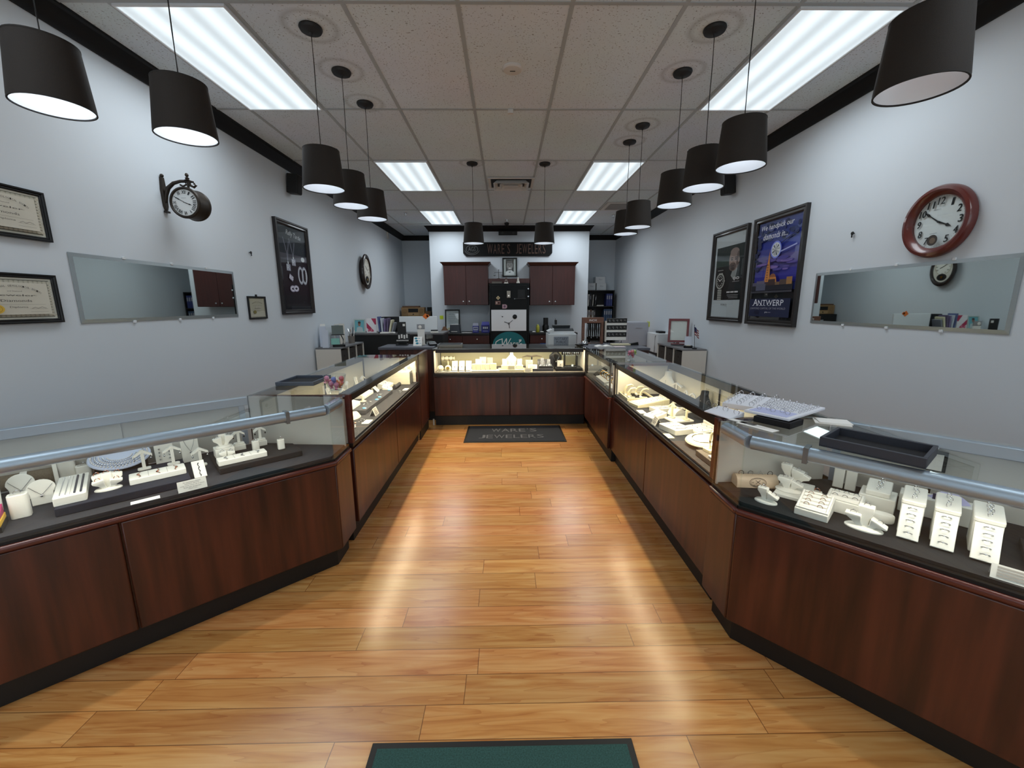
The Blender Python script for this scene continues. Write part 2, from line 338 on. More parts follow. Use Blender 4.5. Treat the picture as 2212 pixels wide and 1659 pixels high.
for p, l in zip(TROFFERS[1:], tl[1:]): dup(t0, (*p, 3.045), 0, l)
# pendants
def pendant_proto(loc, label, up=0):
    t = thing('pendant_lamp', label, 'pendant lamp', loc, 0, 'black drum pendants')
    zb, zt, rb, rt = -.870 + up, -.650 + up, .120, .103          # shade, below the ceiling
    m = MB(); m.lathe([(rb, zb), (rb + .0005, zb + .012), (rt + .001, zt - .012), (rt, zt)], 40, caps=False); sh = m.build('shade', SHADE, t)
    m = MB(); m.lathe([(rt - .002, zt), (rb - .003, zb)], 40, caps=False); m.build('shade_lining', SHADEIN, sh)
    m = MB(); m.lathe([(rb + .001, zb - .001), (rb + .001, zb + .004), (rb - .004, zb + .004), (rb - .004, zb - .001), (rb + .001, zb - .001)], 40, caps=False); m.build('bottom_rim', mat('dark_trim_tape', (30, 27, 25), .8), sh)
    m = MB(); m.lathe([(rt + .001, zt - .004), (rt + .001, zt + .001), (rt - .004, zt + .001), (rt - .004, zt - .004), (rt + .001, zt - .004)], 40, caps=False); m.build('top_rim', mat('dark_trim_tape', (30, 27, 25), .8), sh)
    m = MB()
    for k in range(3): m.at(0, 0, zt - .01, rz=120 * k).box(.015, rt, -.0015, .0015, -.0015, .0015)
    m.at(); m.lathe([(.018, zt - .07), (.02, zt - .02), (.016, zt), (.008, zt + .02)], 16); m.build('lamp_holder', BLACK, t)
    m = MB(); m.ball(0, 0, zt - .10, .03, 14, sz=1.3); m.build('bulb', mat('frosted_bulb', (240, 244, 255), .4, emit=1.0), t)
    m = MB(); m.tube([(0, 0, -.01), (.002, 0, -.2), (-.001, .001, -.4), (0, 0, zt + .015)], .0028, 8); m.build('cord', BLACK, t)
    m = MB(); m.lathe([(.062, -.0005), (.064, -.008), (.058, -.02), (.03, -.026), (.010, -.030), (.004, -.045)], 32); m.build('canopy', BLACK, t)
    return t
PEND = [((-1.79, 1.785), 'black drum pendant nearest the left picture edge, above the upper diploma'), ((-1.50, 2.07), 'black drum pendant hanging in front of the dark crown moulding, above the bracket clock'),
    ((-1.172, 2.737), 'black drum pendant front one of the three overlapping left lamps'), ((-1.172, 3.19), 'black drum pendant middle one of the three overlapping left lamps'), ((-1.165, 3.65), 'black drum pendant rear one of the three overlapping left lamps'),
    ((-.43, 5.06), 'black drum pendant hanging before the left end of the wall sign'), ((.394, 5.07), 'black drum pendant hanging before the right end of the wall sign'),
    ((1.17, 4.43), 'rearmost black drum pendant of the right row, half hidden by the next'), ((1.175, 4.05), 'black drum pendant second from the back in the right row'),
    ((1.17, 3.187), 'black drum pendant third from the back in the right row, left of the wall speaker'), ((1.165, 2.73), 'black drum pendant over the right wall speaker, with its round canopy in view'),
    ((1.175, 2.33), 'black drum pendant hanging in front of the large right ceiling light'), ((1.33, 1.53), 'unlit black drum pendant near the top right corner, largest on the right')]
pp = None
for i, ((x, y), l) in enumerate(PEND):
    if i in (0, 2): pp = pendant_proto((x, y, ZC), l, .05 if i == 0 else 0)
    else: dup(pp, (x, y, ZC), 0, l)
    if i < 12:
        ld = bpy.data.lights.new('pendant_bulb', 'POINT'); ld.energy = P_PEND; ld.color = (.80, .90, 1.0); ld.shadow_soft_size = .02
        lo = bpy.data.objects.new('pendant_bulb', ld); lo.location = (x, y, ZC - .79); col.objects.link(lo)
# small ceiling devices
DEVW = mat('device_white', (206, 204, 200), .5)
t = thing('smoke_detector', 'round white disc detector on the ceiling between the pendant rows', 'smoke detector', (-.004, 3.146, ZC))
MB().lathe([(.068, -.0005), (.068, -.01), (.06, -.018), (.001, -.02)], 32).build('body', DEVW, t); MB().box(-.018, .018, -.003, .003, -.0225, -.0203).build('slot', BLACK, t)
for (x, y), l in [((-1.80, 4.644), 'sprinkler head beside the front left pendant shade'), ((1.872, 4.656), 'sprinkler head in the ceiling above the right pendant row'), ((-1.789, 7.63), 'sprinkler head left of the small far left light panel'),
                  ((1.881, 7.82), 'sprinkler head right of the small far right light panel'), ((-.027, 8.2), 'sprinkler head over the middle of the wall sign')]:
    if l.startswith('sprinkler head beside'):
        sp = thing('sprinkler', l, 'sprinkler', (x, y, ZC), 0, 'ceiling sprinkler heads')
        MB().lathe([(.032, -.0005), (.03, -.006), (.012, -.008), (.008, -.03), (.006, -.045)], 16).build('body', CHROME, sp); MB().lathe([(.022, -.052), (.022, -.049), (.004, -.0455)], 16).build('deflector', CHROME, sp)
    else: dup(sp, (x, y, ZC), 0, l)
t = thing('air_vent', 'white square ceiling air diffuser between the two far pendants', 'air vent', (.02, 5.82, ZC - .0045))
mb = MB()
ring = lambda s, z: [(s, s * .8, z), (-s, s * .8, z), (-s, -s * .8, z), (s, -s * .8, z)]
mb.loft([ring(.295, -.001), ring(.295, -.010), ring(.262, -.012), ring(.262, -.001)], False); mb.build('frame', DEVW, t)
for a_, b_, nm in ((.185, .228, 'outer_louvre'), (.105, .148, 'inner_louvre')): MB().loft([ring(a_, -.010), ring(b_, -.052), ring(b_ - .006, -.055), ring(a_ - .008, -.010)], False).build(nm, DEVW, t)
MB().box(-.085, .085, -.068, .068, -.056, -.05).build('centre_plate', DEVW, t); MB().box(-.26, .26, -.208, .208, -.004, -.001).build('throat_shade', BLACK, t)  # black sheet stands in for the shade inside the diffuser
solo('sensor_clip', 'small white clip on the ceiling grid bar behind the round detector', 'clip', MB().box(-.022, .022, -.012, .012, -.03, 0).box(-.015, .015, -.02, -.012, -.03, -.006), DEVW, (-.01, 3.749, ZC - .0045))
t = thing('ceiling_grille', 'flat white grille panel in the ceiling to the right of the far right light', 'grille', (1.83, 7.15, ZC - .0045))
MB().box(-.28, .28, -.28, .28, -.008, 0).build('frame', DEVW, t); mb = MB()
for k in range(12): mb.box(-.22, .22, -.21 + k * .037, -.195 + k * .037, -.0125, -.008)
mb.build('slats', mat('grille_grey', (150, 148, 146), .5), t)
solo('dome_camera', 'tiny dark dome camera on the ceiling above the wall sign', 'camera', MB().lathe([(.045, 0), (.045, -.015), (.04, -.04), (.02, -.06), (.001, -.065)], 20), BLACKG, (-.03, 8.55, ZC))
# ---------------------------------------------------------------- picture frames on walls
LW, RW = (XL, 90), (XR, -90)
def on(wall, y, z, off=0): return ((XL + off, y, z) if wall is LW else (XR - off, y, z)), wall[1]
def frame(name, label, cat, w, h, fw, fd, fm, loc, rz, draw, tilt=0, glaze=True, steps=True, group=None):
    t = thing(name, label, cat, loc, rz, group, rx=tilt)
    mb = MB(); pr = [(0, 0), (0, -fd), (fw * .35, -fd), (fw * .5, -fd * .72), (fw * .8, -fd * .78), (fw, -fd * .45), (fw, 0)] if steps else [(0, 0), (0, -fd), (fw, -fd), (fw, 0)]
    rings = []
    for sx, sz in ((-1, -1), (1, -1), (1, 1), (-1, 1)): rings.append([(sx * (w / 2 - o), d, sz * (h / 2 - o)) for o, d in pr])
    rings.append(rings[0]); mb.loft(rings, False); mb.build('frame', fm, t)
    MB().box(-w / 2 + fw * .5, w / 2 - fw * .5, -.006, -.001, -h / 2 + fw * .5, h / 2 - fw * .5).build('backing', mat('backing_board', (120, 110, 100), .8), t)
    a = Art(); a.ly = -.0065; draw(a, w - 2 * fw, h - 2 * fw); a.done('print', t)
    if glaze: MB().box(-w / 2 + fw, w / 2 - fw, -fd * .45, -fd * .45 + .002, -h / 2 + fw, h / 2 - fw).build('glazing', GLASS, t)
    return t
CERT, CEB, SEAL = (206, 201, 186), (134, 128, 112), (206, 170, 70)
def diploma(a, w, h, lines=None):
    lines = lines or ('Gemological Institute', 'Graduate Jeweler', 'Diamond Course', 'Diploma')
    a.rect(-w / 2, w / 2, -h / 2, h / 2, (226, 222, 210)); a.rect(-w * .47, w * .47, -h * .46, h * .46, CEB)
    n = 18
    for k in range(n):
        x = -w * .45 + w * .9 * k / (n - 1)
        a.ell(x, h * .41, w * .028, h * .025, (190, 184, 166), 10); a.ell(x, -h * .41, w * .028, h * .025, (190, 184, 166), 10)
    for k in range(12):
        z = -h * .38 + h * .76 * k / 11
        a.ell(-w * .43, z, w * .02, h * .03, (190, 184, 166), 10); a.ell(w * .43, z, w * .02, h * .03, (190, 184, 166), 10)
    a.rect(-w * .405, w * .405, -h * .385, h * .385, CERT)
    for k, ch in enumerate('INTERNATIONAL GEMOLOGICAL SOCIETY'):          # arched heading
        t = R(152 - 3.9 * k)
        if ch != ' ': x, z = w * .33 * math.cos(t), -h * .02 + h * .30 * math.sin(t); a.text(ch, x - w * .0085, x + w * .0085, z, z + h * .042, (66, 62, 56), 0, (90 - math.degrees(t)) * -.55)
    a.text('and Diamond', -w * .08, w * .08, h * .16, h * .19, (96, 92, 84))
    a.rect(-w * .24, w * .24, h * .07, h * .074, (90, 86, 78)); a.text('Jeweler', -w * .22, w * .22, h * .04, h * .10, (74, 70, 64), .1)
    a.text('Diamonds', -w * .17, w * .17, -h * .08, -h * .025, (52, 48, 44)); a.rect(-w * .32, w * .32, -h * .145, -h * .14, (140, 134, 120)); a.text('Diploma', -w * .09, w * .11, -h * .235, -h * .185, (52, 48, 44))
    a.ell(-w * .235, -h * .25, w * .088, h * .11, SEAL, 24); a.annul(-w * .235, -h * .25, w * .066, h * .083, w * .006, (170, 132, 44))
    a.rect(w * .13, w * .34, -h * .25, -h * .246, (110, 104, 92)); a.rect(w * .13, w * .34, -h * .32, -h * .316, (110, 104, 92)); a.line([(w * .15, -h * .24), (w * .19, -h * .21), (w * .22, -h * .24), (w * .27, -h * .20), (w * .32, -h * .235)], w * .004, (80, 76, 70))
loc, rz = on(LW, 2.115, 1.935); frame('framed_diploma', 'upper of two black-framed diplomas at the left edge, yellow seal', 'diploma', .42, .245, .022, .018, BLACKG, loc, rz, diploma)
loc, rz = on(LW, 2.085, 1.52); frame('framed_diploma', 'lower of two black-framed diplomas at the left edge, above the glass case', 'diploma', .43, .245, .022, .018, BLACKG, loc, rz, diploma)
def small_cert(a, w, h):
    a.rect(-w / 2, w / 2, -h / 2, h / 2, (120, 112, 94)); a.rect(-w * .46, w * .46, -h * .46, h * .46, (178, 172, 154))
    for k in range(9):
        t = R(150 - 15 * k); a.rect(w * .34 * math.cos(t) - w * .02, w * .34 * math.cos(t) + w * .02, h * .12 + h * .17 * math.sin(t), h * .145 + h * .17 * math.sin(t), (90, 84, 74))
    a.text('Watch Repair', -w * .3, w * .3, h * .09, h * .12, (96, 90, 80)); a.text('Graduate', -w * .2, w * .2, -h * .05, 0, (70, 64, 56)); a.text('Diploma', -w * .1, w * .14, -h * .19, -h * .155, (70, 64, 56)); a.ell(-w * .2, -h * .22, w * .1, h * .09, (122, 112, 66), 20); a.rect(w * .05, w * .36, -h * .28, -h * .275, (110, 104, 92))
loc, rz = on(LW, 4.10, 1.46); t = frame('framed_certificate', 'small black-framed certificate hanging right of the left wall mirror', 'certificate', .285, .215, .016, .016, BLACKG, loc, rz, small_cert)
MB().box(-.008, .008, -.012, 0, .1075, .125).build('hanger', BLACK, t)
def screw(loc, rz, label): solo('wall_hook', label, 'hook', MB().at(rx=90).lathe([(.004, 0), (.004, .012), (.013, .014), (.011, .02), (.002, .022)], 12).at(0, -.018, -.03).box(-.003, .003, -.003, .003, 0, .03), BLACK, loc, rz)
screw((XL, 4.085, 1.97), 90, 'bare black hook in the left wall above the small certificate'); screw((XR, 3.184, 1.985), -90, 'bare black hook in the right wall between poster and round clock')
# jewellery poster on the left wall
def jewel_poster(a, w, h):
    a.rect(-w / 2, w / 2, -h / 2, h / 2, (28, 24, 34)); a.rect(-w * .5, w * .5, h * .34, h * .5, (66, 66, 74)); a.rect(-w * .5, w * .5, h * .10, h * .175, (86, 80, 92)); a.rect(-w * .5, w * .5, h * .175, h * .34, (26, 27, 42))
    a.rect(-w * .5, w * .5, -h * .32, h * .1, (33, 20, 34)); a.rect(-w * .4, w * .5, -h * .48, -h * .43, (44, 40, 46))
    pale, mid = (232, 232, 238), (176, 172, 192)
    a.text('Rally Tarde', -w * .2, w * .32, h * .37, h * .445, pale, .2, -6)
    for x, z in ((-.22, .03), (-.02, .10)):
        a.line([(w * (x - .10), h * .36), (w * (x - .02), h * .2), (w * x, h * (z + .05))], w * .012, mid); a.line([(w * (x + .08), h * .32), (w * (x + .03), h * .2), (w * x, h * (z + .05))], w * .012, mid)
        a.rect(w * (x - .07), w * (x + .07), h * (z - .06), h * (z + .02), mid); a.text('R', w * (x - .05), w * (x + .05), h * (z - .05), h * (z + .01), pale); a.rect(w * (x - .02), w * (x + .02), h * (z + .02), h * (z + .05), pale)
    a.ell(w * .33, h * .135, w * .07, h * .03, pale, 16)
    for k, x in enumerate((.20, .34)):
        a.annul(w * x, -h * .07, w * .11, h * .115, w * .055, mid, 30); a.annul(w * x, -h * .07, w * .095, h * .10, w * .02, pale, 30)
        for j in range(7): a.rect(w * (x + .03), w * (x + .07), h * (-.14 + j * .02), h * (-.13 + j * .02), pale)
    a.line([(-w * .24, -h * .09), (-w * .12, -h * .13)], w * .09, mid); a.text('RG', -w * .24, -w * .11, -h * .13, -h * .09, pale, 0, -18)
    for x, z in ((-.16, -.245), (-.04, -.24)): a.ell(w * x, h * z, w * .1, h * .04, mid, 18); a.ell(w * x, h * z, w * .07, h * .026, pale, 14); a.ell(w * x, h * z, w * .045, h * .015, (60, 54, 70), 12)
loc, rz = on(LW, 4.905, 1.885); frame('jewellery_poster', 'tall dark framed poster of silver rings and pendants on the left wall', 'poster', .72, 1.0, .05, .035, mat('dark_walnut_frame', (24, 17, 16), .35, coat=.3), loc, rz, jewel_poster)
# right wall posters
PFR = mat('espresso_frame', (26, 20, 18), .35, coat=.3)
def watch_ad(a, w, h):
    a.rect(-w / 2, w / 2, -h / 2, h / 2, (196, 198, 204)); a.rect(-w * .44, w * .46, -h * .29, h * .36, (22, 24, 24)); a.rect(-w * .44, w * .2, h * .12, h * .2, (50, 64, 58)); a.rect(-w * .44, w * .46, h * .2, h * .36, (30, 36, 34))
    sk, sh, dk = (166, 140, 132), (104, 84, 80), (34, 30, 30)
    a.poly([(w * .02, -h * .20), (w * .46, -h * .24), (w * .46, h * .06), (w * .30, h * .09), (w * .16, h * .05)], (36, 36, 38)); a.poly([(w * .10, h * .0), (w * .24, -h * .07), (w * .30, h * .09), (w * .14, h * .06)], (150, 150, 150))
    a.ell(w * .165, h * .185, w * .155, h * .135, sk, 30); a.ell(w * .175, h * .275, w * .14, h * .05, (150, 126, 120), 24); a.ell(w * .135, h * .105, w * .115, h * .05, sh, 22); a.ell(w * .29, h * .18, w * .045, h * .10, sh, 18); a.ell(w * .325, h * .175, w * .02, h * .03, sk, 12)
    a.rect(w * .06, w * .14, h * .205, h * .214, dk); a.rect(w * .19, w * .27, h * .205, h * .214, dk); a.ell(w * .10, h * .188, w * .03, h * .008, dk, 12); a.ell(w * .23, h * .188, w * .03, h * .008, dk, 12)
    a.poly([(w * .14, h * .19), (w * .165, h * .145), (w * .125, h * .142)], (140, 112, 104)); a.rect(w * .09, w * .19, h * .112, h * .118, dk); a.ell(w * .14, h * .085, w * .05, h * .018, (70, 56, 54), 14)
    st, wd_ = (176, 172, 166), (40, 38, 38)
    for k in range(6): a.rect(-w * (.30 - .0), -w * .16, -h * (.285 - k * .022), -h * (.270 - k * .022), st)
    a.rect(-w * .30, -w * .16, h * .02, h * .045, st); a.ell(-w * .235, -h * .055, w * .155, h * .098, st, 30); a.ell(-w * .235, -h * .055, w * .125, h * .079, wd_, 30); a.annul(-w * .235, -h * .055, w * .105, h * .066, w * .012, (110, 106, 100))
    for k in range(12): t = R(30 * k); a.line([(-w * .235 + w * .08 * math.cos(t), -h * .055 + h * .052 * math.sin(t)), (-w * .235 + w * .1 * math.cos(t), -h * .055 + h * .064 * math.sin(t))], w * .012, (220, 218, 214))
    a.line([(-w * .235, -h * .055), (-w * .29, -h * .025)], w * .012, (230, 228, 224)); a.line([(-w * .235, -h * .055), (-w * .17, -h * .03)], w * .012, (230, 228, 224)); a.rect(-w * .075, -w * .055, -h * .062, -h * .048, st)
    a.rect(-w * .33, -w * .14, h * .073, h * .082, (130, 128, 126)); a.annul(w * .26, -h * .035, w * .05, h * .016, w * .014, (190, 188, 186)); a.annul(w * .36, -h * .035, w * .05, h * .016, w * .014, (190, 188, 186)); a.rect(w * .2, w * .42, -h * .075, -h * .07, (150, 148, 146))
    [a.rect(w * (.04 + .13 * q), w * (.15 + .13 * q), -h * .204, -h * .187, (186, 186, 186)) for q in range(3)]
    for k in range(3): a.rect(w * (.06 + .03 * k), w * .42, -h * (.232 + .018 * k), -h * (.226 + .018 * k), (130, 130, 130))
    a.text('SEIKO', -w * .13, w * .08, -h * .355, -h * .335, (70, 72, 78))
loc, rz = on(RW, 4.92, 1.79); frame('watch_poster', 'framed watch advertisement poster with a man, the farther of two posters', 'poster', .75, 1.04, .05, .035, PFR, loc, rz, watch_ad)
def antwerp(a, w, h):
    def G(x): return int(x)
    a.rect(-w / 2, w / 2, -h / 2, h / 2, (18, 18, 24)); a.rect(-w * .48, w * .48, -h * .2, h * .5, (58, 66, 138))
    for k, c in enumerate([(74, 80, 138), (60, 68, 140), (46, 56, 148), (48, 58, 160), (76, 74, 156), (98, 84, 150), (88, 78, 152), (62, 58, 160), (46, 44, 150)]): a.rect(-w * .48, w * .48, h * (.5 - .07 * (k + 1)), h * (.5 - .07 * k), c)
    random.seed(3)
    for k in range(34): a.ell(w * random.uniform(-.46, .44), h * random.uniform(.30, .47), w * random.uniform(.02, .07), h * random.uniform(.008, .03), random.choice([(40, 48, 92), (92, 100, 150), (54, 62, 110), (30, 38, 76)]), 9)
    for k in range(16): a.ell(-w * random.uniform(.34, .48), h * random.uniform(.0, .34), w * random.uniform(.02, .06), h * random.uniform(.01, .03), (30, 36, 72), 9)
    for k in range(16): a.ell(w * random.uniform(-.4, .45), h * random.uniform(.0, .12), w * random.uniform(.06, .16), h * random.uniform(.006, .018), random.choice([(120, 98, 164), (92, 78, 150), (70, 62, 140)]), 12)
    a.line([(w * .46, h * .34), (w * .08, h * .245)], w * .012, (24, 28, 60)); a.line([(w * .46, h * .22), (w * .1, h * .17)], w * .018, (160, 166, 214))
    a.ell(w * .02, h * .20, w * .12, h * .085, (120, 134, 220), 30); a.ell(w * .02, h * .20, w * .10, h * .07, (206, 210, 214), 30)
    for k in range(9): t = R(40 * k); a.poly([(w * .02, h * .2), (w * (.02 + .085 * math.cos(t)), h * (.2 + .058 * math.sin(t))), (w * (.02 + .085 * math.cos(t + .35)), h * (.2 + .058 * math.sin(t + .35)))], (84, 88, 92) if k % 2 else (160, 164, 166))
    tw, td = (196, 128, 62), (140, 84, 50)
    a.poly([(-w * .18, -h * .115), (-w * .05, -h * .115), (-w * .07, h * .03), (-w * .09, h * .09), (-w * .11, h * .20), (-w * .13, h * .09), (-w * .15, h * .03)], tw)
    for k in range(7): a.rect(-w * .14, -w * .10, h * (-.10 + .025 * k), h * (-.088 + .025 * k), td)
    a.ell(w * .02, -h * .07, w * .07, h * .035, td, 18); a.poly([(-w * .05, -h * .12), (w * .12, -h * .12), (w * .10, -h * .07), (-w * .04, -h * .07)], tw); a.line([(w * .02, -h * .04), (w * .02, h * .0)], w * .012, (70, 50, 70))
    a.rect(-w * .48, w * .48, -h * .2, -h * .125, (26, 24, 34)); x = -.46
    for ww, hh, c in [(.1, .035, (84, 80, 100)), (.2, .05, (96, 88, 110)), (.08, .03, (60, 48, 44)), (.16, .06, (60, 40, 38)), (.1, .03, (110, 84, 60)), (.14, .05, (76, 60, 54)), (.12, .07, (150, 110, 66))]:
        a.rect(w * x, w * (x + ww), -h * .15, -h * .15 + h * hh, c); x += ww + .004
    a.rect(-w * .36, -w * .12, -h * .20, -h * .13, (82, 84, 104)); a.rect(-w * .48, w * .48, -h * .225, -h * .205, (58, 58, 66))
    a.rect(-w * .48, w * .48, -h * .47, -h * .285, (30, 36, 66)); wh = (226, 228, 236)
    a.text('We handpick our', -w * .38, w * .36, h * .395, h * .46, wh, .22); a.text('diamonds in...', -w * .30, w * .26, h * .315, h * .375, wh, .22)
    a.text('A', -w * .38, -w * .27, -h * .355, -h * .285, wh); a.text('NTWERP', -w * .26, w * .34, -h * .355, -h * .298, wh)
    for x in (-.385, -.28, -.20, -.145, -.08, .02, .125, .2): a.rect(w * (x - .018), w * (x + .018), -h * .357, -h * .353, wh)
    a.text('DIAMOND CAPITAL OF THE WORLD', -w * .44, w * .40, -h * .395, -h * .375, (150, 152, 166)); a.ell(-w * .27, -h * .425, w * .07, h * .02, (20, 24, 52), 20); a.text('pia', -w * .06, -w * .0, -h * .435, -h * .415, wh); a.rect(w * .01, w * .08, -h * .43, -h * .42, (110, 112, 130))
loc, rz = on(RW, 4.062, 1.79); frame('antwerp_poster', 'blue framed city night poster lettered ANTWERP on the right wall', 'poster', .76, 1.05, .055, .035, PFR, loc, rz, antwerp)
# mirrors
def wall_mirror(label, w, h, loc, rz, clips):
    t = thing('wall_mirror', label, 'mirror', loc, rz); b = .022; m = MB()
    ring = lambda o, d: [(-w / 2 + o, d, -h / 2 + o), (w / 2 - o, d, -h / 2 + o), (w / 2 - o, d, h / 2 - o), (-w / 2 + o, d, h / 2 - o)]
    m.loft([ring(0, -.0005), ring(0, -.0045), ring(b, -.006)], False); m.build('ground_edge', MIREDGE, t, smooth=False)
    MB().box(-w / 2 + b + .0001, w / 2 - b - .0001, -.006, -.0006, -h / 2 + b + .0001, h / 2 - b - .0001).build('mirror_plate', MIRROR, t, smooth=False)
    for x in clips:
        for s in (-1, 1): MB().box(x - .010, x + .010, -.010, -.0005, s * h / 2 - (.006 if s > 0 else .011), s * h / 2 + (.011 if s > 0 else .006)).build('clip', mat('clear_plastic_clip', (220, 224, 226), .2), t, .002)
loc, rz = on(LW, 3.10, 1.58); wall_mirror('long frameless mirror with angled edges on the left wall beneath the bracket clock', 1.40, .39, loc, rz, (-.36, .02, .37))
loc, rz = on(RW, 2.805, 1.517); wall_mirror('long frameless mirror with angled edges on the right wall beneath the round clock', 1.415, .408, loc, rz, (-.36, .01, .37))
# round wood clock, right wall
def hand(m, ang, L, w, y, tail=.15):
    m.at(0, y, 0, ry=ang).add([(-w * .35, 0, -L * tail), (w * .35, 0, -L * tail), (w * .5, 0, 0), (w * .35, 0, L * .55), (w * 1.0, 0, L * .66), (0, 0, L), (-w * 1.0, 0, L * .66), (-w * .35, 0, L * .55), (-w * .5, 0, 0)], [tuple(range(9))]); m.at()
loc, rz = on(RW, 2.555, 1.949); t = thing('round_wall_clock', 'round red-brown wooden wall clock with arabic numerals above the right mirror', 'clock', loc, rz)
M90 = dict(rx=90)
m = MB(); m.at(rx=90).lathe([(.198, .001), (.205, .01), (.205, .035), (.196, .048), (.180, .052), (.166, .046), (.150, .028), (.150, .010)], 56); m.build('case', mat('clock_mahogany', (96, 36, 30), .28, noise=.3, nscale=5, coat=.4), t)
m = MB(); m.at(rx=90).lathe([(.150, .0105), (.150, .0125)], 56); m.build('dial', mat('dial_white', (232, 234, 238), .5), t)
a = Art(); a.ly = -.013
for k in range(1, 13):
    if k == 6: continue
    t_ = R(90 - 30 * k); x, z = .118 * math.cos(t_), .118 * math.sin(t_); s = str(k); ww = .016 * (1.75 if k > 9 else 1) * (.55 if k in (1,) else 1); [a.text(s, x - ww * .68 + q, x + ww * .68 + q, z - .020, z + .020, (20, 20, 24), .12) for q in (-.0016, 0, .0016)]
for k in range(60):
    t_ = R(6 * k); a.line([(.142 * math.cos(t_), .142 * math.sin(t_)), (.146 * math.cos(t_), .146 * math.sin(t_))], .0012, (60, 60, 64))
a.text('SEIKO', -.020, .022, .064, .071, (90, 92, 98)); a.rect(-.022, .022, -.0675, -.0655, (120, 122, 128)); a.ell(0, -.105, .031, .031, (66, 60, 56)); a.ell(.002, -.107, .017, .017, (112, 98, 84)); a.done('dial_print', t)
m = MB(); hand(m, 300 + 6, .118, .008, -.018); m.build('minute_hand', BLACK, t); m = MB(); hand(m, 120 - 5, .085, .010, -.0165); m.build('hour_hand', BLACK, t)
MB().at(rx=90).lathe([(.006, .0175), (.006, .021)], 14).build('hand_boss', BLACK, t); MB().at(rx=90).lathe([(.149, .024), (.149, .0255)], 48).build('lens', GLASS, t)
# double-sided bracket clock, left wall; the dial faces the entrance
t = thing('bracket_clock', 'bronze station clock hanging from a scrolled iron bracket on the left wall', 'clock', (XL, 3.145, 2.26), 0); IRON = mat('antique_iron', (48, 40, 32), .5, .4, noise=.3, nscale=30)
m = MB(); m.add([(.001, -.012, .105), (.001, .012, .105), (.001, .022, .02), (.001, .018, -.09), (.001, .006, -.118), (.001, -.006, -.118), (.001, -.018, -.09), (.001, -.022, .02)] + [(.018, y, z) for y, z in [(-.010, .103), (.010, .103), (.018, .02), (.014, -.088), (.004, -.115), (-.004, -.115), (-.014, -.088), (-.018, .02)]], [tuple(range(8)), tuple(range(15, 7, -1))] + [(i, 8 + i, 8 + (i + 1) % 8, (i + 1) % 8) for i in range(8)])
m.ball(.012, 0, .115, .012, 10); m.at(.010, 0, -.125, rx=0).box(-.006, .010, -.02, .02, -.006, .006); m.at(); m.build('wall_plate', IRON, t)
m = MB(); m.tube([(.012, 0, -.06), (.024, 0, -.01), (.045, 0, .035), (.085, 0, .065), (.135, 0, .078), (.185, 0, .078), (.225, 0, .072)], [.012, .013, .014, .012, .010, .010, .006], 10)
m.tube([(.17, 0, .072), (.172, 0, .055), (.15, 0, .045), (.13, 0, .055)], .006, 8); m.tube([(.195, 0, .075), (.20, 0, .05), (.225, 0, .038), (.24, 0, .05), (.228, 0, .062)], .008, 8)
m.at(.185, 0, 0).lathe([(.016, .078), (.02, .084), (.01, .09), (.014, .098), (.006, .104), (.010, .112), (.012, .12), (.006, .13), (.001, .132)], 14); m.at(); m.tube([(.185, 0, .075), (.185, 0, .02)], .008, 8); m.build('bracket_arm', IRON, t)
m = MB(); m.at(.185, 0, -.075, rx=90).lathe([(.090, -.065), (.102, -.062), (.105, -.05), (.100, -.044), (.100, .044), (.105, .05), (.102, .062), (.092, .066), (.086, .058), (.086, .052)], 44); m.build('drum', IRON, t)
m = MB(); m.at(.185, -.0545, -.075, rx=90).lathe([(.086, 0), (.086, .001)], 40); m.build('dial', mat('dial_ivory', (222, 226, 226), .5), t)
a = Art(); a.at(.185, -.0557, -.075); ROM = ['XII', 'I', 'II', 'III', 'IIII', 'V', 'VI', 'VII', 'VIII', 'IX', 'X', 'XI']
for k, s in enumerate(ROM):
    t_ = R(90 - 30 * k); x, z = .068 * math.cos(t_), .068 * math.sin(t_); ww = .0042 * len(s); [a.text(s, x - ww * 1.05 + q, x + ww * 1.05 + q, z - .011, z + .011, (40, 42, 46), 0, -30 * k) for q in (-.0008, .0008)]
a.rect(-.016, .016, .028, .030, (130, 134, 140)); a.done('dial_print', t)
m = MB(); M0 = Matrix.Translation((.185, -.057, -.075))
for ang, L, w in ((300, .076, .004), (112, .052, .005)):
    m.M = M0 @ Matrix.Rotation(R(ang), 4, 'Y'); m.add([(-w * .4, 0, -.012), (w * .4, 0, -.012), (w * .5, 0, L * .5), (w, 0, L * .6), (0, 0, L), (-w, 0, L * .6), (-w * .5, 0, L * .5)], [tuple(range(7))])
m.build('hands', BLACK, t)
# oval pendulum clock far on the left wall
loc, rz = on(LW, 7.22, 2.03); t = thing('oval_pendulum_clock', 'dark oval pendulum wall clock far along the left wall', 'clock', loc, rz)
m = MB(); m.at(rx=90).lathe([(.16, .001), (.165, .02), (.165, .055)], 40, sy=1.3); m.build('movement_box', mat('clock_espresso', (36, 24, 20), .35, coat=.2), t)
m = MB(); m.at(rx=90).lathe([(.205, .0555), (.215, .065), (.210, .085), (.190, .095), (.168, .088), (.160, .072)], 44, sy=1.34); m.build('case', mat('clock_espresso', (36, 24, 20), .35, coat=.2), t)
a = Art(); a.ly = -.0745; a.ell(0, 0, .158, .212, (204, 200, 188), 40); a.ell(0, .045, .13, .135, (226, 224, 214), 36); a.annul(0, .045, .13, .135, .006, (150, 130, 84)); a.ell(0, -.13, .085, .06, (24, 20, 20), 26); a.annul(0, -.13, .09, .065, .006, (214, 210, 196))
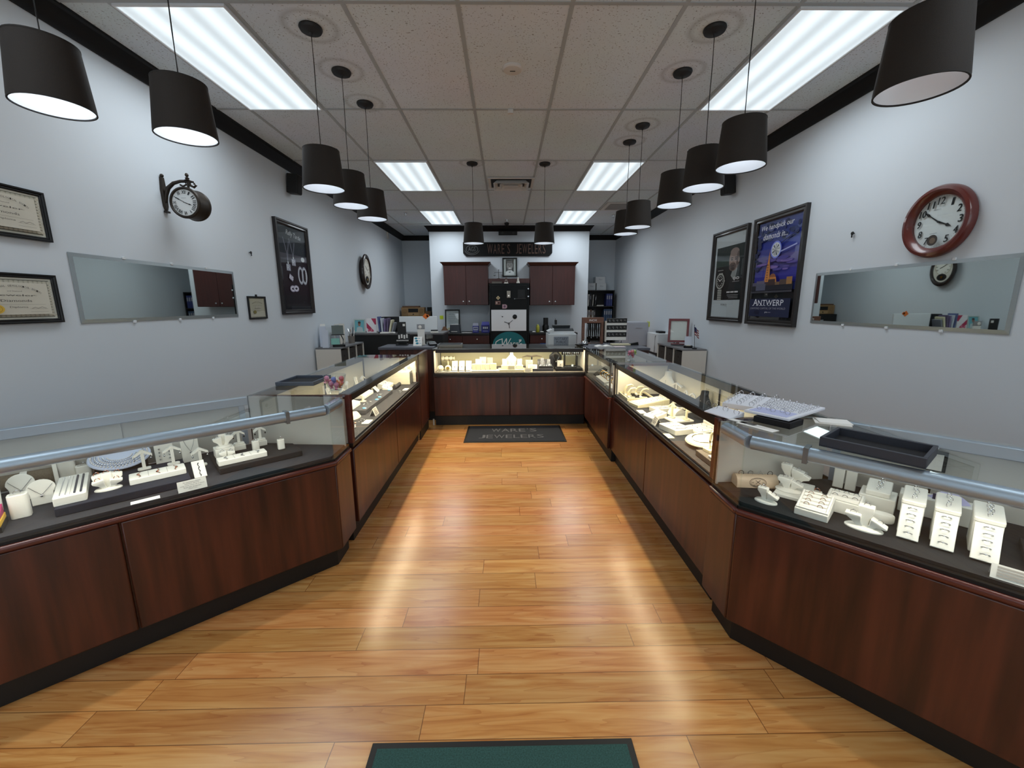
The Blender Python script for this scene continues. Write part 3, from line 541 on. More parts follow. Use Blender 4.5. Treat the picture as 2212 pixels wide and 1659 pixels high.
for k, s in enumerate(ROM): t_ = R(90 - 30 * k); a.text(s, .105 * math.cos(t_) - .005 * len(s) * .8, .105 * math.cos(t_) + .005 * len(s) * .8, .045 + .11 * math.sin(t_) - .011, .045 + .11 * math.sin(t_) + .011, (60, 56, 50))
a.line([(0, .045), (-.07, .09)], .008, (20, 20, 20)); a.line([(0, .045), (.05, .02)], .008, (20, 20, 20)); a.done('dial', t); m = MB(); m.at(0, -.078, -.13, rx=90).lathe([(.022, 0), (.022, .004), (.001, .006)], 18); m.build('pendulum_bob', GOLD, t)
# speakers
def speaker(label, loc, rz, tilt):
    t = thing('wall_speaker', label, 'speaker', loc, rz, 'small black wall speakers'); MB().at(0, -.07, 0, rx=tilt).box(-.055, .055, -.06, .06, -.10, .10).build('cabinet', BLACK, t, .008)
    MB().at(0, -.07, 0, rx=tilt).box(-.048, .048, -.064, -.0605, -.09, .09).build('grille', mat('speaker_cloth', (22, 22, 23), .9, bump=.3, nscale=500), t); MB().box(-.02, .02, -.02, 0, -.04, .04).build('bracket', BLACK, t)
speaker('small black speaker high on the left wall under the crown moulding', (XL, 4.96, 2.80), 90, 6); speaker('small black speaker high on the right wall beside the pendants', (XR, 4.97, 2.79), -90, 6)
solo('alarm_box', 'small white plastic sensor box high at the far end of the left wall', 'sensor', MB().box(-.04, .04, -.03, 0, -.06, .06), DEVW, (XL, 8.88, 2.87), 90, bevel=.004)
# ---------------------------------------------------------------- showcases
DK, TOP = .665, .960
LEDM = mat('led_phosphor_strip', (255, 236, 196), .5, emit=2.2)
BACKD = mat('sliding_door_offwhite', (226, 220, 200), .5)
BACKG = mat('sliding_door_grey', (188, 186, 180), .45)
def frame_rails(t, name, m, pts, w, z0, z1):
    mb = MB()
    for (x0, y0), (x1, y1) in pts: mb.box(min(x0, x1), max(x0, x1), min(y0, y1), max(y0, y1), z0, z1)
    return mb.build(name, m, t)
def wood_case(name, label, L, D, loc, rz, seams, felt, ends=('bronze', 'bronze'), ledw=P_LED, back=BACKD, rails=FRAMB, nosing=False):
    t = thing(name, label, 'display case', loc, rz)
    MB().box(.004, L - .004, .045, D - .01, .002, .125).build('toe_kick', KICK, t)
    MB().box(0, L, .03, D, .126, .628).build('cabinet_body', WOODD, t)
    xs = [0] + seams + [L]
    for a, b in zip(xs, xs[1:]):
        mb = MB(); mb.box(a + .003, b - .003, 0, .0295, .13, .612); mb.build('front_panel', WOODD, t, .006)
    if nosing: MB().box(0, L, -.014, .03, .613, .632).build('ledge', WOODR, t, .006)
    MB().box(0, L, .0, D, .6285, .652).build('base_rail', rails, t, .002)
    MB().box(.012, L - .012, .012, D - .012, .6522, DK).build('deck', felt, t)
    for k, x in ((0, 0), (1, L)):
        m = WOODR if ends[k] == 'wood' else rails; w = .038 if ends[k] == 'wood' else .018
        x0, x1 = (0, w) if k == 0 else (L - w, L)
        MB().box(x0, x1, 0, w * .8, .6522, .9545).build('corner_post', m, t, .002)
        MB().box(x0, x1, D - .03, D - .004, .6522, .9545).build('back_post', rails, t, .002)
        a, b = (.004, .012) if k == 0 else (L - .012, L - .004)
        MB().box(a, b, .033, D - .032, .6523, .93).build('end_panel', LAMW, t)
    MB().box(.04, L - .04, .0, .026, .912, .9525).build('top_rail', rails, t, .002)
    MB().box(.04, L - .04, D - .028, D - .002, .90, .9525).build('back_rail', rails, t, .002)
    mb = MB(); mb.box(0, .03, .031, D - .031, .9305, .9525); mb.box(L - .03, L, .031, D - .031, .9305, .9525)
    mb.build('side_rails', WOODR if 'wood' in ends else rails, t)
    MB().box(.0405, L - .0405, .010, .015, .653, .9115).build('front_glass', GLASS, t)
    MB().box(.001, L - .001, .001, D - .001, .955, TOP).build('top_glass', GLASS, t)
    h = L / 2
    for k, (a, b, y) in enumerate(((.02, h + .02, D - .027), (h - .02, L - .02, D - .021))):
        d = MB().box(a, b, y, y + .005, DK + .001, .899).build('sliding_door', back, t)
        MB().box(a if k else b - .02, a + .02 if k else b, y - .004, y - .0005, DK + .001, .899).build('door_stile', rails, d)
    if ledw:
        MB().box(.042, L - .042, .0262, .080, .9455, .9525).build('light_hood', rails, t); MB().box(.05, L - .05, .060, .077, .9405, .9453).build('led_strip', LEDM, t)
        c, s = math.cos(R(rz)), math.sin(R(rz)); x, y = L / 2, .069
        area('case_led', (loc[0] + x * c - y * s, loc[1] + x * s + y * c, .938), (0, 0, R(rz)), L - .12, .012, ledw * L / 1.9, WARM)
    return t
wood_case('display_case', 'long lit dark-wood jewellery case along the left side, candy bowl on its near end', 1.98, .61, (-1.0, 2.42, 0), 90, [.98], CHAR, ('wood', 'bronze'))
wood_case('display_case', 'lit dark-wood case across the far end of the aisle behind the black mat', 1.86, .57, (-.95, 4.95, 0), 0, [.93], TAUPE, ledw=12.0, back=mat('sliding_door_cream', (232, 222, 178), .5))
wood_case('display_case', 'long lit dark-wood jewellery case along the right side holding white ring boxes', 1.865, .515, (.92, 3.70, 0), -90, [.93], CHAR, ('bronze', 'wood'), ledw=11.5)
wood_case('display_case', 'short case with chrome top edge in the right far corner, bracelets with yellow inside', 1.17, .56, (.885, 4.885, 0), -90, [], TAUPE, ('bronze', 'bronze'), ledw=1.5, back=BACKG, rails=mat('dark_chrome_rail', (96, 92, 90), .22, .8), nosing=True)
def inset(poly, d):
    n = len(poly); out = []
    for i in range(n):
        p0, p1, p2 = Vector(poly[i - 1]), Vector(poly[i]), Vector(poly[(i + 1) % n]); e1, e2 = (p1 - p0).normalized(), (p2 - p1).normalized()
        n1, n2 = Vector((-e1.y, e1.x)), Vector((-e2.y, e2.x)); b = n1 + n2; b /= b.dot(n1); out.append(tuple(p1 + b * d))
    return out
def edge_box(mb, p, q, d0, d1, z0, z1, trim=0):        # strip along edge p->q, from d0 to d1 inside it (inside = left of travel)
    p, q = Vector(p), Vector(q); e = (q - p).normalized(); n = Vector((-e.y, e.x)); p = p + e * trim; q = q - e * trim
    return mb.prism([tuple(p + n * d0), tuple(q + n * d0), tuple(q + n * d1), tuple(p + n * d1)], z0, z1)
def angled_case(label, poly, fi, loc, rz, seams, felt):
    """poly counter-clockwise in the case's own plan; edges fi (front list) carry glass; the rest are closed"""
    t = thing('angled_display_case', label, 'display case', loc, rz); n = len(poly); E = lambda i: (poly[i], poly[(i + 1) % n])
    MB().prism(inset(poly, .042), .002, .112).build('toe_kick', KICK, t)
    MB().prism(inset(poly, .022), .113, .628).build('cabinet_body', WOODD, t)
    for i in fi:
        p, q = map(Vector, E(i)); e = (q - p).normalized(); Ln = (q - p).length; cuts = [0] + seams.get(i, []) + [Ln]
        for a, b in zip(cuts, cuts[1:]): edge_box(MB(), tuple(p + e * a), tuple(p + e * b), .0, .0215, .114, .614, .003).build('front_panel', WOODD, t, .006)
        edge_box(MB(), *E(i), -.010, .03, .6155, .6405, -.002).build('ledge', WOODR, t, .009)
        edge_box(MB(), *E(i), .004, .0215, .6408, .652, .004).build('base_rail', BLACKG, t)
        edge_box(MB(), *E(i), .006, .011, .6523, .9535, .001).build('front_glass', GLASS, t)
    MB().prism(inset(poly, .022), .6285, .652).build('subdeck', BLACKG, t); MB().prism(inset(poly, .024), .6523, DK).build('deck', felt, t)
    MB().prism(inset(poly, .001), .954, TOP).build('top_glass', GLASS, t)
    for i in range(n):
        if i in fi: continue
        p, q = E(i)
        if (Vector(q) - Vector(p)).length > .8:        # back: two sliding doors under an aluminium rail
            edge_box(MB(), p, q, .002, .036, .905, .953, .004).build('back_rail', ALU, t, .004)
            pv, qv = Vector(p), Vector(q); e = (qv - pv).normalized(); Ln = (qv - pv).length
            for a, b, d in ((.02, Ln * .5 + .015, .008), (Ln * .5 - .015, Ln - .02, .018)):
                o = edge_box(MB(), tuple(pv + e * a), tuple(pv + e * b), d, d + .006, DK + .001, .904).build('sliding_door', BACKG, t)
                edge_box(MB(), tuple(pv + e * (a if d < .01 else b - .03)), tuple(pv + e * (a + .03 if d < .01 else b)), d + .0065, d + .012, DK + .001, .904).build('door_stile', ALU, o)
        else: edge_box(MB(), p, q, .004, .014, .6523, .953, .02).build('end_panel', BACKG, t)
    for k, i in enumerate(fi):      # light tube under the top edge
        p, q = map(Vector, E(i)); e = (q - p).normalized(); nn = Vector((-e.y, e.x)); a, b = p + nn * .040 + e * .02, q + nn * .040 - e * .02
        o = MB().tube([(a.x, a.y, .9235), (b.x, b.y, .9235)], .0275, 20).build('light_tube', ALU, t)
        Ln = (q - p).length
        for f in ([.19 / Ln, .65] if Ln > .5 else []):
            c = a + (b - a) * (f if i == fi[0] and k == 0 and poly[fi[0]][0] > -.5 else 1 - f)
            edge_box(MB(), tuple(c - e * .008), tuple(c + e * .008), -.030, .030, .893, .9535).build('bracket', mat('grey_bracket', (120, 124, 130), .35, .6), o)
        if Ln > .5:
            c = (a + b) / 2 + nn * .02; cs, sn = math.cos(R(rz)), math.sin(R(rz))
            area('case_tube_light', (loc[0] + c.x * cs - c.y * sn, loc[1] + c.x * sn + c.y * cs, .893), (0, 0, R(rz)), Ln - .2, .01, P_TUBE, (1, .92, .8))
    return t
LAO, LAR = (-1.003, 2.157), 42.5
RAO, RAR = (.892, 1.578), -47.0
angled_case('angled glass jewellery case in the left foreground with a silver light tube', [(-1.96, 0), (0, 0), (.150, .165), (-.268, .602), (-1.41, .602)], [0, 1], (*LAO, 0), LAR, {0: [1.09]}, CHAR)
angled_case('angled glass jewellery case in the right foreground with a black tray on top', [(-.165, .155), (0, 0), (1.95, 0), (1.736, .58), (.196, .58)], [1, 0], (*RAO, 0), RAR, {1: [.98]}, FELTB)
# staff gate, white bolt, corner counters
t = thing('staff_gate', 'dark wood gate panel closing the gap between left case and far case', 'gate', (-1.0, 4.66, 0))
MB().box(-.03, .0, -.245, .245, .125, .94).build('panel', WOODD, t, .003); MB().box(-.034, .006, -.25, .25, .9405, .957).build('cap', WOODR, t, .003); MB().box(-.028, -.03 + .012, -.24, .24, .002, .1245).build('toe_kick', KICK, t)
solo('floor_bolt', 'white upright floor bolt at the left foot of the far case', 'bolt', MB().box(-.009, .009, -.006, .006, .012, .085).add([(-.009, -.006, .012), (.009, -.006, .012), (.009, .006, .012), (-.009, .006, .012), (0, 0, 0)], [(0, 1, 4), (1, 2, 4), (2, 3, 4), (3, 0, 4)]), LAMW, (-.968, 4.97, 0))
def counter(label, x0, x1, y0, y1):
    t = thing('counter', label, 'counter', ((x0 + x1) / 2, y0, 0)); w, d = (x1 - x0) / 2, y1 - y0
    MB().box(-w + .01, w - .01, .02, d - .01, .125, .928).build('cabinet_body', WOODD, t, .003); MB().box(-w + .02, w - .02, .06, d - .03, .002, .1245).build('toe_kick', KICK, t)
    MB().box(-w, w, 0, d, .9285, TOP).build('worktop', LAMG, t, .004)
counter('grey-topped wood counter left of the far case, carrying earring stands', -1.66, -.965, 5.17, 5.60)
counter('grey-topped counter right of the far case, carrying the wooden chain stand', .925, 1.66, 4.895, 5.60)
# floor mats
def mat_thing(label, w, d, loc, m, edge, draw=None):
    t = thing('floor_mat', label, 'mat', loc); MB().box(-w / 2, w / 2, -d / 2, d / 2, .0005, .006).build('rubber_edge', edge, t, .002)
    MB().box(-w / 2 + .022, w / 2 - .022, -d / 2 + .022, d / 2 - .022, .0062, .009).build('pile', m, t)
    if draw:
        a = Art(); a.at(0, 0, .0093, rx=-90); draw(a); a.done('lettering', t)
def wares(a):
    g = (104, 104, 110)
    def deco(s, x, z, hb, wl):
        for ch, wch in s:
            if ch != ' ': a.text(ch, x, x + wch * wl, z, z + hb * (1 if ch != "'" else .35) + (0 if ch != "'" else 0), g) if ch != "'" else a.rect(x + .01, x + .02, z + hb * .7, z + hb, g)
            x += wch * wl + .012
    deco([('W', .095), ('A', .085), ('R', .08), ('E', .07), ("'", .025), ('S', .075)], -.27, .05, .12, 1.1)
    deco([('J', .075), ('E', .075), ('W', .12), ('E', .075), ('L', .07), ('E', .075), ('R', .085), ('S', .08)], -.41, -.19, .12, 1.0)
mat_thing('black floor mat lettered WARES JEWELERS before the far case', 1.13, .62, (.03, 4.615, 0), mat('black_mat_pile', (40, 42, 50), .95, noise=.3, nscale=260, bump=.4), BLACK, wares)
mat_thing('dark green floor mat cut off by the bottom of the picture', .89, .60, (-.085, .865, 0), mat('green_mat_pile', (46, 82, 77), .95, noise=.4, nscale=220, bump=.5), BLACK)
# ---------------------------------------------------------------- jewellery and displays
def LA(s, d, z=DK): return (LAO[0] - .7373 * s - .6756 * d, LAO[1] - .6756 * s + .7373 * d, z + .0004)
def RA(s, d, z=DK): return (RAO[0] + .682 * s + .731 * d, RAO[1] - .731 * s + .682 * d, z + .0004)
def loc2(loc, rz, x, y, z):
    c, s = math.cos(R(rz)), math.sin(R(rz)); return (loc[0] + x * c - y * s, loc[1] + x * s + y * c, loc[2] + z)
def riser(label, w, d, h, m, loc, rz, round_=0): return solo('display_riser', label, 'display riser', MB().box(-w / 2, w / 2, -d / 2, d / 2, 0, h), m, loc, rz, bevel=.003)
def card(label, w, d, loc, rz, m=PAPER, name='price_card', lines=3):
    t = thing(name, label, 'card', loc, rz); MB().box(-w / 2, w / 2, -d / 2, d / 2, 0, .0015).build('sheet', m, t)
    a = Art(); a.at(0, 0, .0017, rx=-90)
    for k in range(lines): a.rect(-w * .32, w * (.32 - .1 * (k % 2)), d * (.2 - .22 * k) - d * .03, d * (.2 - .22 * k) + d * .03, (196, 192, 184))
    a.done('print', t); return t
def tent(label, w, h, loc, rz, lines=(), m=PAPER):
    t = thing('tent_card', label, 'sign card', loc, rz); dd = h * .42
    MB().add([(-w / 2, -dd, 0), (w / 2, -dd, 0), (w / 2, 0, h), (-w / 2, 0, h), (-w / 2, dd, 0), (w / 2, dd, 0), (-w / 2, -dd + .002, 0), (w / 2, -dd + .002, 0), (w / 2, 0, h - .004), (-w / 2, 0, h - .004), (-w / 2, dd - .002, 0), (w / 2, dd - .002, 0)],
             [(0, 1, 2, 3), (3, 2, 5, 4), (7, 6, 9, 8), (8, 9, 10, 11), (0, 6, 7, 1), (4, 5, 11, 10), (0, 3, 9, 6), (3, 4, 10, 9), (1, 7, 8, 2), (2, 8, 11, 5)]).build('folded_card', m, t, smooth=False)
    a = Art(); ang = math.degrees(math.atan2(dd, h)); a.at(0, -dd, 0, rx=-ang); L = math.hypot(dd, h); n = len(lines) or 4
    a.ly = -.0003
    for k in range(n):
        z1 = L * (.88 - .78 * k / n); z0 = z1 - L * .5 / n
        if lines:
            s, b = lines[k]; ww = w * b * .5; a.text(s, -ww, ww, z0, z1, (84, 84, 90))
        else: a.rect(-w * .38, w * (.38 - .12 * (k % 2)), z0, z1, (176, 170, 164))
    a.done('lettering', t); return t
def post(label, w, h, loc, rz, m=WHITE, group=None, ring=True):
    t = thing('ring_post', label, 'jewellery display', loc, rz, group); MB().rbox(w, w * .82, 0, h, w * .22).build('post', m, t, .002)
    MB().rbox(w * .7, w * .55, h + .0001, h + .0016, w * .12).build('pad', mat('post_slot', (206, 204, 196), .6), t)
    return t
RINGS = {}
def ring(loc, rz, label, group, m=SILVER, r=.0088, gem=True, lay=0):
    k = (m.name, r, gem)
    if k not in RINGS:
        mb = MB(); mb.ring(0, 0, r * .45, r, .0013, 90, 0, 18, 6)
        if gem: mb.mi = 1; mb.at(0, 0, r * 1.45).lathe([(.0004, -.002), (.0026, .001), (.0018, .0022), (.0004, .0024)], 8)
        RINGS[k] = solo('ring', label, 'ring', mb, [m, CLEARG], loc, rz, group, rx=lay); return RINGS[k]
    o = RINGS[k].copy(); col.objects.link(o); o.location = loc; o.rotation_euler = (R(lay), 0, R(rz)); return tag(o, label, 'ring', group)
CLEARG = mat('cut_stone', (226, 232, 240), .05, .6)
def finger_stand(label, loc, rz, fingers, base=(.045, .032), m=WHITE, ringlabel=None, rm=SILVER):
    """fingers: (x, y, height, width, lean degrees) - blocks that rise and widen to a slotted top"""
    t = thing('ring_stand', label, 'ring stand', loc, rz); mb = MB(); mb.lathe([(base[0], 0), (base[0], .004), (base[0] * .9, .008), (base[0] * .4, .012)], 28, 1, base[1] / base[0]); mb.build('base', m, t)
    for x, y, h, w, lean in fingers:
        mb = MB(); c = R(lean); x0, y0 = x * .35, y * .35; rings = []
        for f, ww in ((0, .45), (.4, .6), (.75, 1.0), (1, 1.0)):
            px, py, pz = x0 + (x - x0) * min(1, f * 1.2), y0 + (y - y0) * min(1, f * 1.2), .008 + (h - .008) * f; a = w * 1.18 * ww / 2; b = w * .85 * ww / 2
            rings.append([(px + sx * a * .95, py + sy_ * b, pz + (sx * a * math.tan(c) if f > .5 else 0)) for sx, sy_ in ((1, -1), (1, 1), (-1, 1), (-1, -1))])
        mb.loft(rings); mb.build('finger', m, t, .003)
        if ringlabel: ring(loc2(loc, rz, x, y, h - .003), rz + 15, ringlabel, ringlabel.replace('ring ', 'rings ') if 'ring ' in ringlabel else None, rm)
    return t
def tstand(label, h, w, loc, rz, m=WHITE, group=None, ear=True):
    t = thing('earring_stand', label, 'earring stand', loc, rz, group); MB().rbox(.05, .036, 0, .008, .01).build('base', m, t, .002); MB().box(-.007, .007, -.006, .006, .0082, h).build('stem', m, t, .002)
    mb = MB()
    for s in (-1, 1): mb.add([(s * .0, -.009, h + .014), (s * .0, .009, h + .014), (s * w, .009, h - .012), (s * w, -.009, h - .012), (0, -.009, h + .001), (0, .009, h + .001), (s * w, .009, h - .022), (s * w, -.009, h - .022)], [(0, 1, 2, 3) if s > 0 else (3, 2, 1, 0), (7, 6, 5, 4) if s > 0 else (4, 5, 6, 7), (3, 2, 6, 7), (0, 3, 7, 4), (1, 5, 6, 2)])
    mb.build('arms', m, t, smooth=False)
    return t
def earrings(t_loc, rz, h, w, label, m=SILVER):
    for s in (-1, 1):
        solo('earring', label, 'earring', MB().tube([(0, 0, 0), (0, 0, -.012)], .0006, 5).ball(0, 0, -.015, .004, 8, sz=1.3), m, loc2(t_loc, rz, s * w * .85, -.0105, h - .014), rz, 'pair of ' + label[:24])
def easel(label, w, h, loc, rz, m=WHITE, lean=18, deco=None, dm=SILVER, group=None):
    t = thing('necklace_easel', label, 'jewellery display', loc, rz, group); c, s = math.cos(R(lean)), math.sin(R(lean))
    mb = MB(); mb.at(0, 0, .0005 + .006 * s, rx=-lean); mb.box(-w / 2, w / 2, 0, .006, 0, h); mb.build('panel', m, t, .002)
    MB().add([(-w * .2, h * s * .85, h * c * .8), (w * .2, h * s * .85, h * c * .8), (w * .2, h * .55, 0), (-w * .2, h * .55, 0), (-w * .2, h * s * .85 + .003, h * c * .8), (w * .2, h * s * .85 + .003, h * c * .8), (w * .2, h * .55 + .003, 0), (-w * .2, h * .55 + .003, 0)], [(0, 1, 2, 3), (7, 6, 5, 4), (0, 3, 7, 4), (1, 5, 6, 2), (2, 6, 7, 3), (0, 4, 5, 1)]).build('strut', m, t)
    if deco:
        lab, kind = deco; mb = MB(); mb.at(0, -.0035, .001, rx=-lean)
        if kind == 'v':
            mb.tube([(-w * .34, -.002, h * .98), (-w * .22, -.002, h * .7), (0, -.002, h * .42), (w * .22, -.002, h * .7), (w * .34, -.002, h * .98)], .0009, 6); mb.ball(0, -.003, h * .38, .0055, 8)
        elif kind == 'drops':
            for x in (-.26, .26):
                for k in range(4): mb.ball(w * x, -.002, h * (.75 - .14 * k), .0042, 8)
        else:
            mb.tube([(w * .05 * math.sin(k * 2), -.002, h * (.1 + .08 * k)) for k in range(11)], .0022, 6)
        o = solo('necklace' if kind != 'drops' else 'drop_earrings', lab, 'necklace' if kind != 'drops' else 'earrings', mb, dm, loc, rz)
    return t
def bust(label, h, w, loc, rz, m=WHITE, deco=None, dm=SILVER):
    t = thing('necklace_bust', label, 'necklace bust', loc, rz); rings = []
    for f, ww, dd, y in ((0, .78, .30, .0), (.04, .80, .30, .0), (.10, .84, .20, .012), (.45, 1.0, .24, .012), (.62, .98, .30, .010), (.74, .62, .36, .014), (.84, .36, .32, .02), (1.0, .34, .30, .024)):
        rings.append([(ww * w / 2 * math.cos(2 * math.pi * k / 24), y + dd * w / 2 * math.sin(2 * math.pi * k / 24), f * h) for k in range(24)])
    MB().loft(rings).build('form', m, t)
    if deco: solo('necklace', deco, 'necklace', MB().tube([(-w * .22, -.026 * w / .1, h * .72), (-w * .24, -.032 * w / .1, h * .58), (-w * .12, -.034 * w / .1, h * .42), (0, -.034 * w / .1, h * .34), (w * .12, -.034 * w / .1, h * .42), (w * .24, -.032 * w / .1, h * .58), (w * .22, -.026 * w / .1, h * .72)], .0011, 6).ball(0, -.035 * w / .1, h * .30, .006, 8), dm, loc, rz)
    return t
def plate_bust(label, w, h, loc, rz, deco=None, dm=SILVER):       # round-topped flat necklace plate
    t = thing('necklace_plate', label, 'necklace bust', loc, rz); lean = 16; mb = MB(); mb.at(0, 0, .0025, rx=-lean)
    pts = [(-w * .36, 0), (w * .36, 0), (w * .40, h * .45)] + [(w * .5 * math.cos(R(a)), h * .62 + h * .38 * math.sin(R(a))) for a in range(0, 181, 15)] + [(-w * .40, h * .45)]
    M = mb.M; mb.M = M @ Matrix.Rotation(R(90), 4, 'X'); mb.prism([(x, z) for x, z in pts], -.006, 0); mb.M = M
    mb.build('plate', WHITE, t, .002); MB().box(-w * .15, w * .15, .02, .05, 0, h * .35).build('strut', WHITE, t, .002)
    if deco:
        mb = MB(); mb.at(0, -.002, .001, rx=-lean); mb.tube([(-w * .40, -.002, h * .78), (-w * .2, -.002, h * .58), (0, -.002, h * .40), (w * .2, -.002, h * .58), (w * .40, -.002, h * .78)], .0009, 6); mb.ball(0, -.003, h * .37, .006, 8); solo('necklace', deco, 'necklace', mb, dm, loc, rz)
    return t
def lay_tray(label, w, d, h, loc, rz, m=WHITE, cols=3, item=None, dm=SILVER, slope=0, n=None, name='bracelet_tray'):
    t = thing(name, label, 'jewellery tray', loc, rz); mb = MB(); mb.rbox(w, d, 0, h, min(w, d) * .08)
    if slope: mb.v = [(x, y, z + (slope * (y / d + .5) if z > h * .5 else 0)) for x, y, z in mb.v]
    mb.build('body', m, t, .002); za = lambda y: h + slope * (y / d + .5)
    for k in range(1, cols):
        x = -w / 2 + w * k / cols; MB().add([(x - .0008, -d * .44, za(-d * .44) + .0002), (x + .0008, -d * .44, za(-d * .44) + .0002), (x + .0008, d * .44, za(d * .44) + .0002), (x - .0008, d * .44, za(d * .44) + .0002)], [(0, 1, 2, 3)]).build('groove', mat('groove_shadow_grey', (168, 164, 156), .8), t)
    if item:
        n = n or cols
        for k in range(n):
            x = -w / 2 + w * (k + .5) / n; mb = MB(); L = d * .36; ph = k * 1.7
            mb.tube([(x + .10 * w / n * math.sin(ph + j * 1.1), -L + 2 * L * j / 7, za(-L + 2 * L * j / 7) + .002) for j in range(8)], .0012, 6)
            mb.ball(x, -L * .1, za(0) + .003, .005, 8, sz=.6); solo(item[1], item[0], item[1], mb, dm, loc, rz, item[0] + ' group')
    return t
# ---- left angled case
r = LAR
riser('long navy felt riser lying under the white trays in the left angled case', .43, .34, .034, NAVY, LA(.83, .265), r)
solo('display_riser', 'charcoal riser with cut corner under the ring tree in the left angled case', 'display riser', MB().prism([(-.19, -.15), (.19, -.15), (.19, .02), (.06, .155), (-.19, .155)], 0, .03), FELTB, LA(.31, .295), r, bevel=.003)
riser('black riser carrying the fanned necklaces in the left angled case', .195, .11, .04, FELTB, LA(.845, .51), r)
za, zb, zc = DK + .0345, DK + .0305, DK + .0405
l = LA(1.0, .265, za); t = lay_tray('thick white tray of bead bracelets on the front-left end of the navy riser', .095, .29, .034, l, r, cols=2)
for k, (x, m_, rr) in enumerate(((-.028, SILVER, .0016), (-.012, SILVER, .0016), (.014, mat('dark_beads', (60, 62, 72), .25), .003), (.032, mat('dark_beads', (60, 62, 72), .25), .003))):
    mb = MB()
    for j in range(19): mb.ball(x, -.12 + .0132 * j, .0365, rr * 1.3, 6)
    solo('bracelet', ('fine silver bracelet' if k < 2 else 'dark beaded bracelet') + ' laid lengthwise in the thick white tray, ' + ('outer' if k in (0, 3) else 'inner') + ' one', 'bracelet', mb, m_, l, r)
finger_stand('white ring tree with round foot on the navy riser, five rings', LA(.89, .20, za), r, [(-.028, -.014, .052, .034, 12), (.030, -.012, .046, .036, -10), (0, .014, .072, .032, 0), (.034, .022, .064, .032, -12), (-.03, .02, .068, .03, 10)], (.045, .026), ringlabel='rose ring on the white ring tree of the navy riser', rm=ROSE)
lay_tray('white three-part tray of pendant chains at the middle of the navy riser', .20, .095, .026, LA(.722, .225, za), r, cols=3, item=('fine chain necklace in the three-part tray on the navy riser', 'necklace'), dm=ROSE)
for s, d, z, lb in ((.765, .385, za, 'white T earring stand behind the ring tree on the navy riser'), (.655, .37, za, 'white T earring stand behind the three-part tray'), (.548, .36, DK, 'white T earring stand on a round foot between the two risers')):
    tstand(lb, .085, .036, LA(s, d, z), r); earrings(LA(s, d, z), r, .085, .036, 'drop earring on the ' + lb[6:])
easel('small white ramp with a dark tennis bracelet between the two risers', .05, .10, LA(.572, .165), r, lean=52, deco=('dark tennis bracelet lying along the small white ramp', 'line'), dm=mat('dark_beads', (60, 62, 72), .25))
tent('white folded sign asking for only one item at a time', .105, .045, LA(.618, .045), r, [('For insurance reasons', .6), ('please show', .5), ('only one item at a time', .84), ('from the showcase', .6), ('Thank you', .3)])
card('blank white card lying at the front glass of the left angled case', .095, .035, LA(.78, .045), r, lines=1)
lay_tray('white three-part tray of chains on the charcoal cut-corner riser', .215, .072, .026, LA(.388, .215, zb), r, cols=3, item=('fine chain necklace in the three-part tray on the charcoal riser', 'necklace'))
post('white square ring post alone at the right end of the charcoal riser', .034, .055, LA(.195, .255, zb), r); ring(LA(.195, .255, zb + .055), r, 'silver ring on the post at the right end of the charcoal riser', None)
post('white square ring post behind the chain tray on the charcoal riser', .034, .058, LA(.305, .315, zb), r); ring(LA(.305, .315, zb + .058), r, 'silver ring with dark stone on the post behind the chain tray', None)
l = LA(.445, .345, zb); riser('white block under the tall ring tree on the charcoal riser', .085, .075, .05, WHITE, l, r)
finger_stand('tall white ring tree on the white block of the charcoal riser', (l[0], l[1], l[2] + .0505), r, [(-.026, -.008, .055, .034, 12), (.028, -.006, .060, .034, -12), (0, .016, .075, .03, 0)], (.036, .026), ringlabel='silver ring on the tall white ring tree')
finger_stand('low white ring stand in front of the white block on the charcoal riser', LA(.445, .275, zb), r, [(-.018, 0, .046, .03, 10), (.02, 0, .042, .03, -10)], (.034, .02), ringlabel='silver ring on the low white ring stand')
for s, d, lb in ((.365, .41, 'white cube with a T earring stand left one behind the charcoal riser ring tree'), (.262, .405, 'white cube with a T earring stand right one behind the charcoal riser ring tree')):
    l = LA(s, d, zb); q = 'left' if s > .3 else 'right'; riser('white cube under the %s T earring stand at the back of the charcoal riser' % q, .055, .05, .03, WHITE, l, r); l2 = (l[0], l[1], l[2] + .0305)
    tstand('white T earring stand on the %s cube behind the charcoal riser trays' % q, .07, .03, l2, r); earrings(l2, r, .07, .03, 'dark drop earring on the %s T stand above a cube' % q, BLACKG)
easel('upright white card of drop earrings behind the navy riser', .075, .125, LA(.68, .475), r, lean=10, deco=('two rows of silver drop earrings on the upright white card', 'drops'))
easel('upright white easel with a V necklace between the risers', .075, .135, LA(.575, .46), r, lean=10, deco=('silver V necklace with pendant on the upright white easel', 'v'))
# fanned pearl necklaces
l = LA(.845, .495, zc); t = thing('necklace_fan_tray', 'pale blue round tray of concentric necklaces behind the navy riser', 'jewellery tray', l, r)
mb = MB(); mb.at(0, .0, .052, rx=28).lathe([(.112, -.006), (.116, .0), (.112, .006)], 44, 1, .78); mb.build('plate', mat('pale_blue_leatherette', (206, 216, 240), .5), t); MB().box(-.03, .03, .0, .05, 0, .046).build('foot', WHITE, t)
PEARL = mat('pearl', (226, 224, 226), .2)
for k in range(5):
    mb = MB(); mb.at(0, .0, .052, rx=28); q = .102 - .014 * k; a0, a1 = 160 + 8 * k, 380 - 8 * k; n = 30 - 3 * k
    for j in range(n): a = R(a0 + (a1 - a0) * j / (n - 1)); mb.ball(q * math.cos(a), .78 * q * math.sin(a), .0098, .0048 - .0004 * k, 6)
    solo('necklace', ['outermost', 'second', 'third', 'fourth', 'innermost'][k] + ' bead necklace on the pale blue round tray', 'necklace', mb, PEARL if k % 2 == 0 else SILVER, l, r)
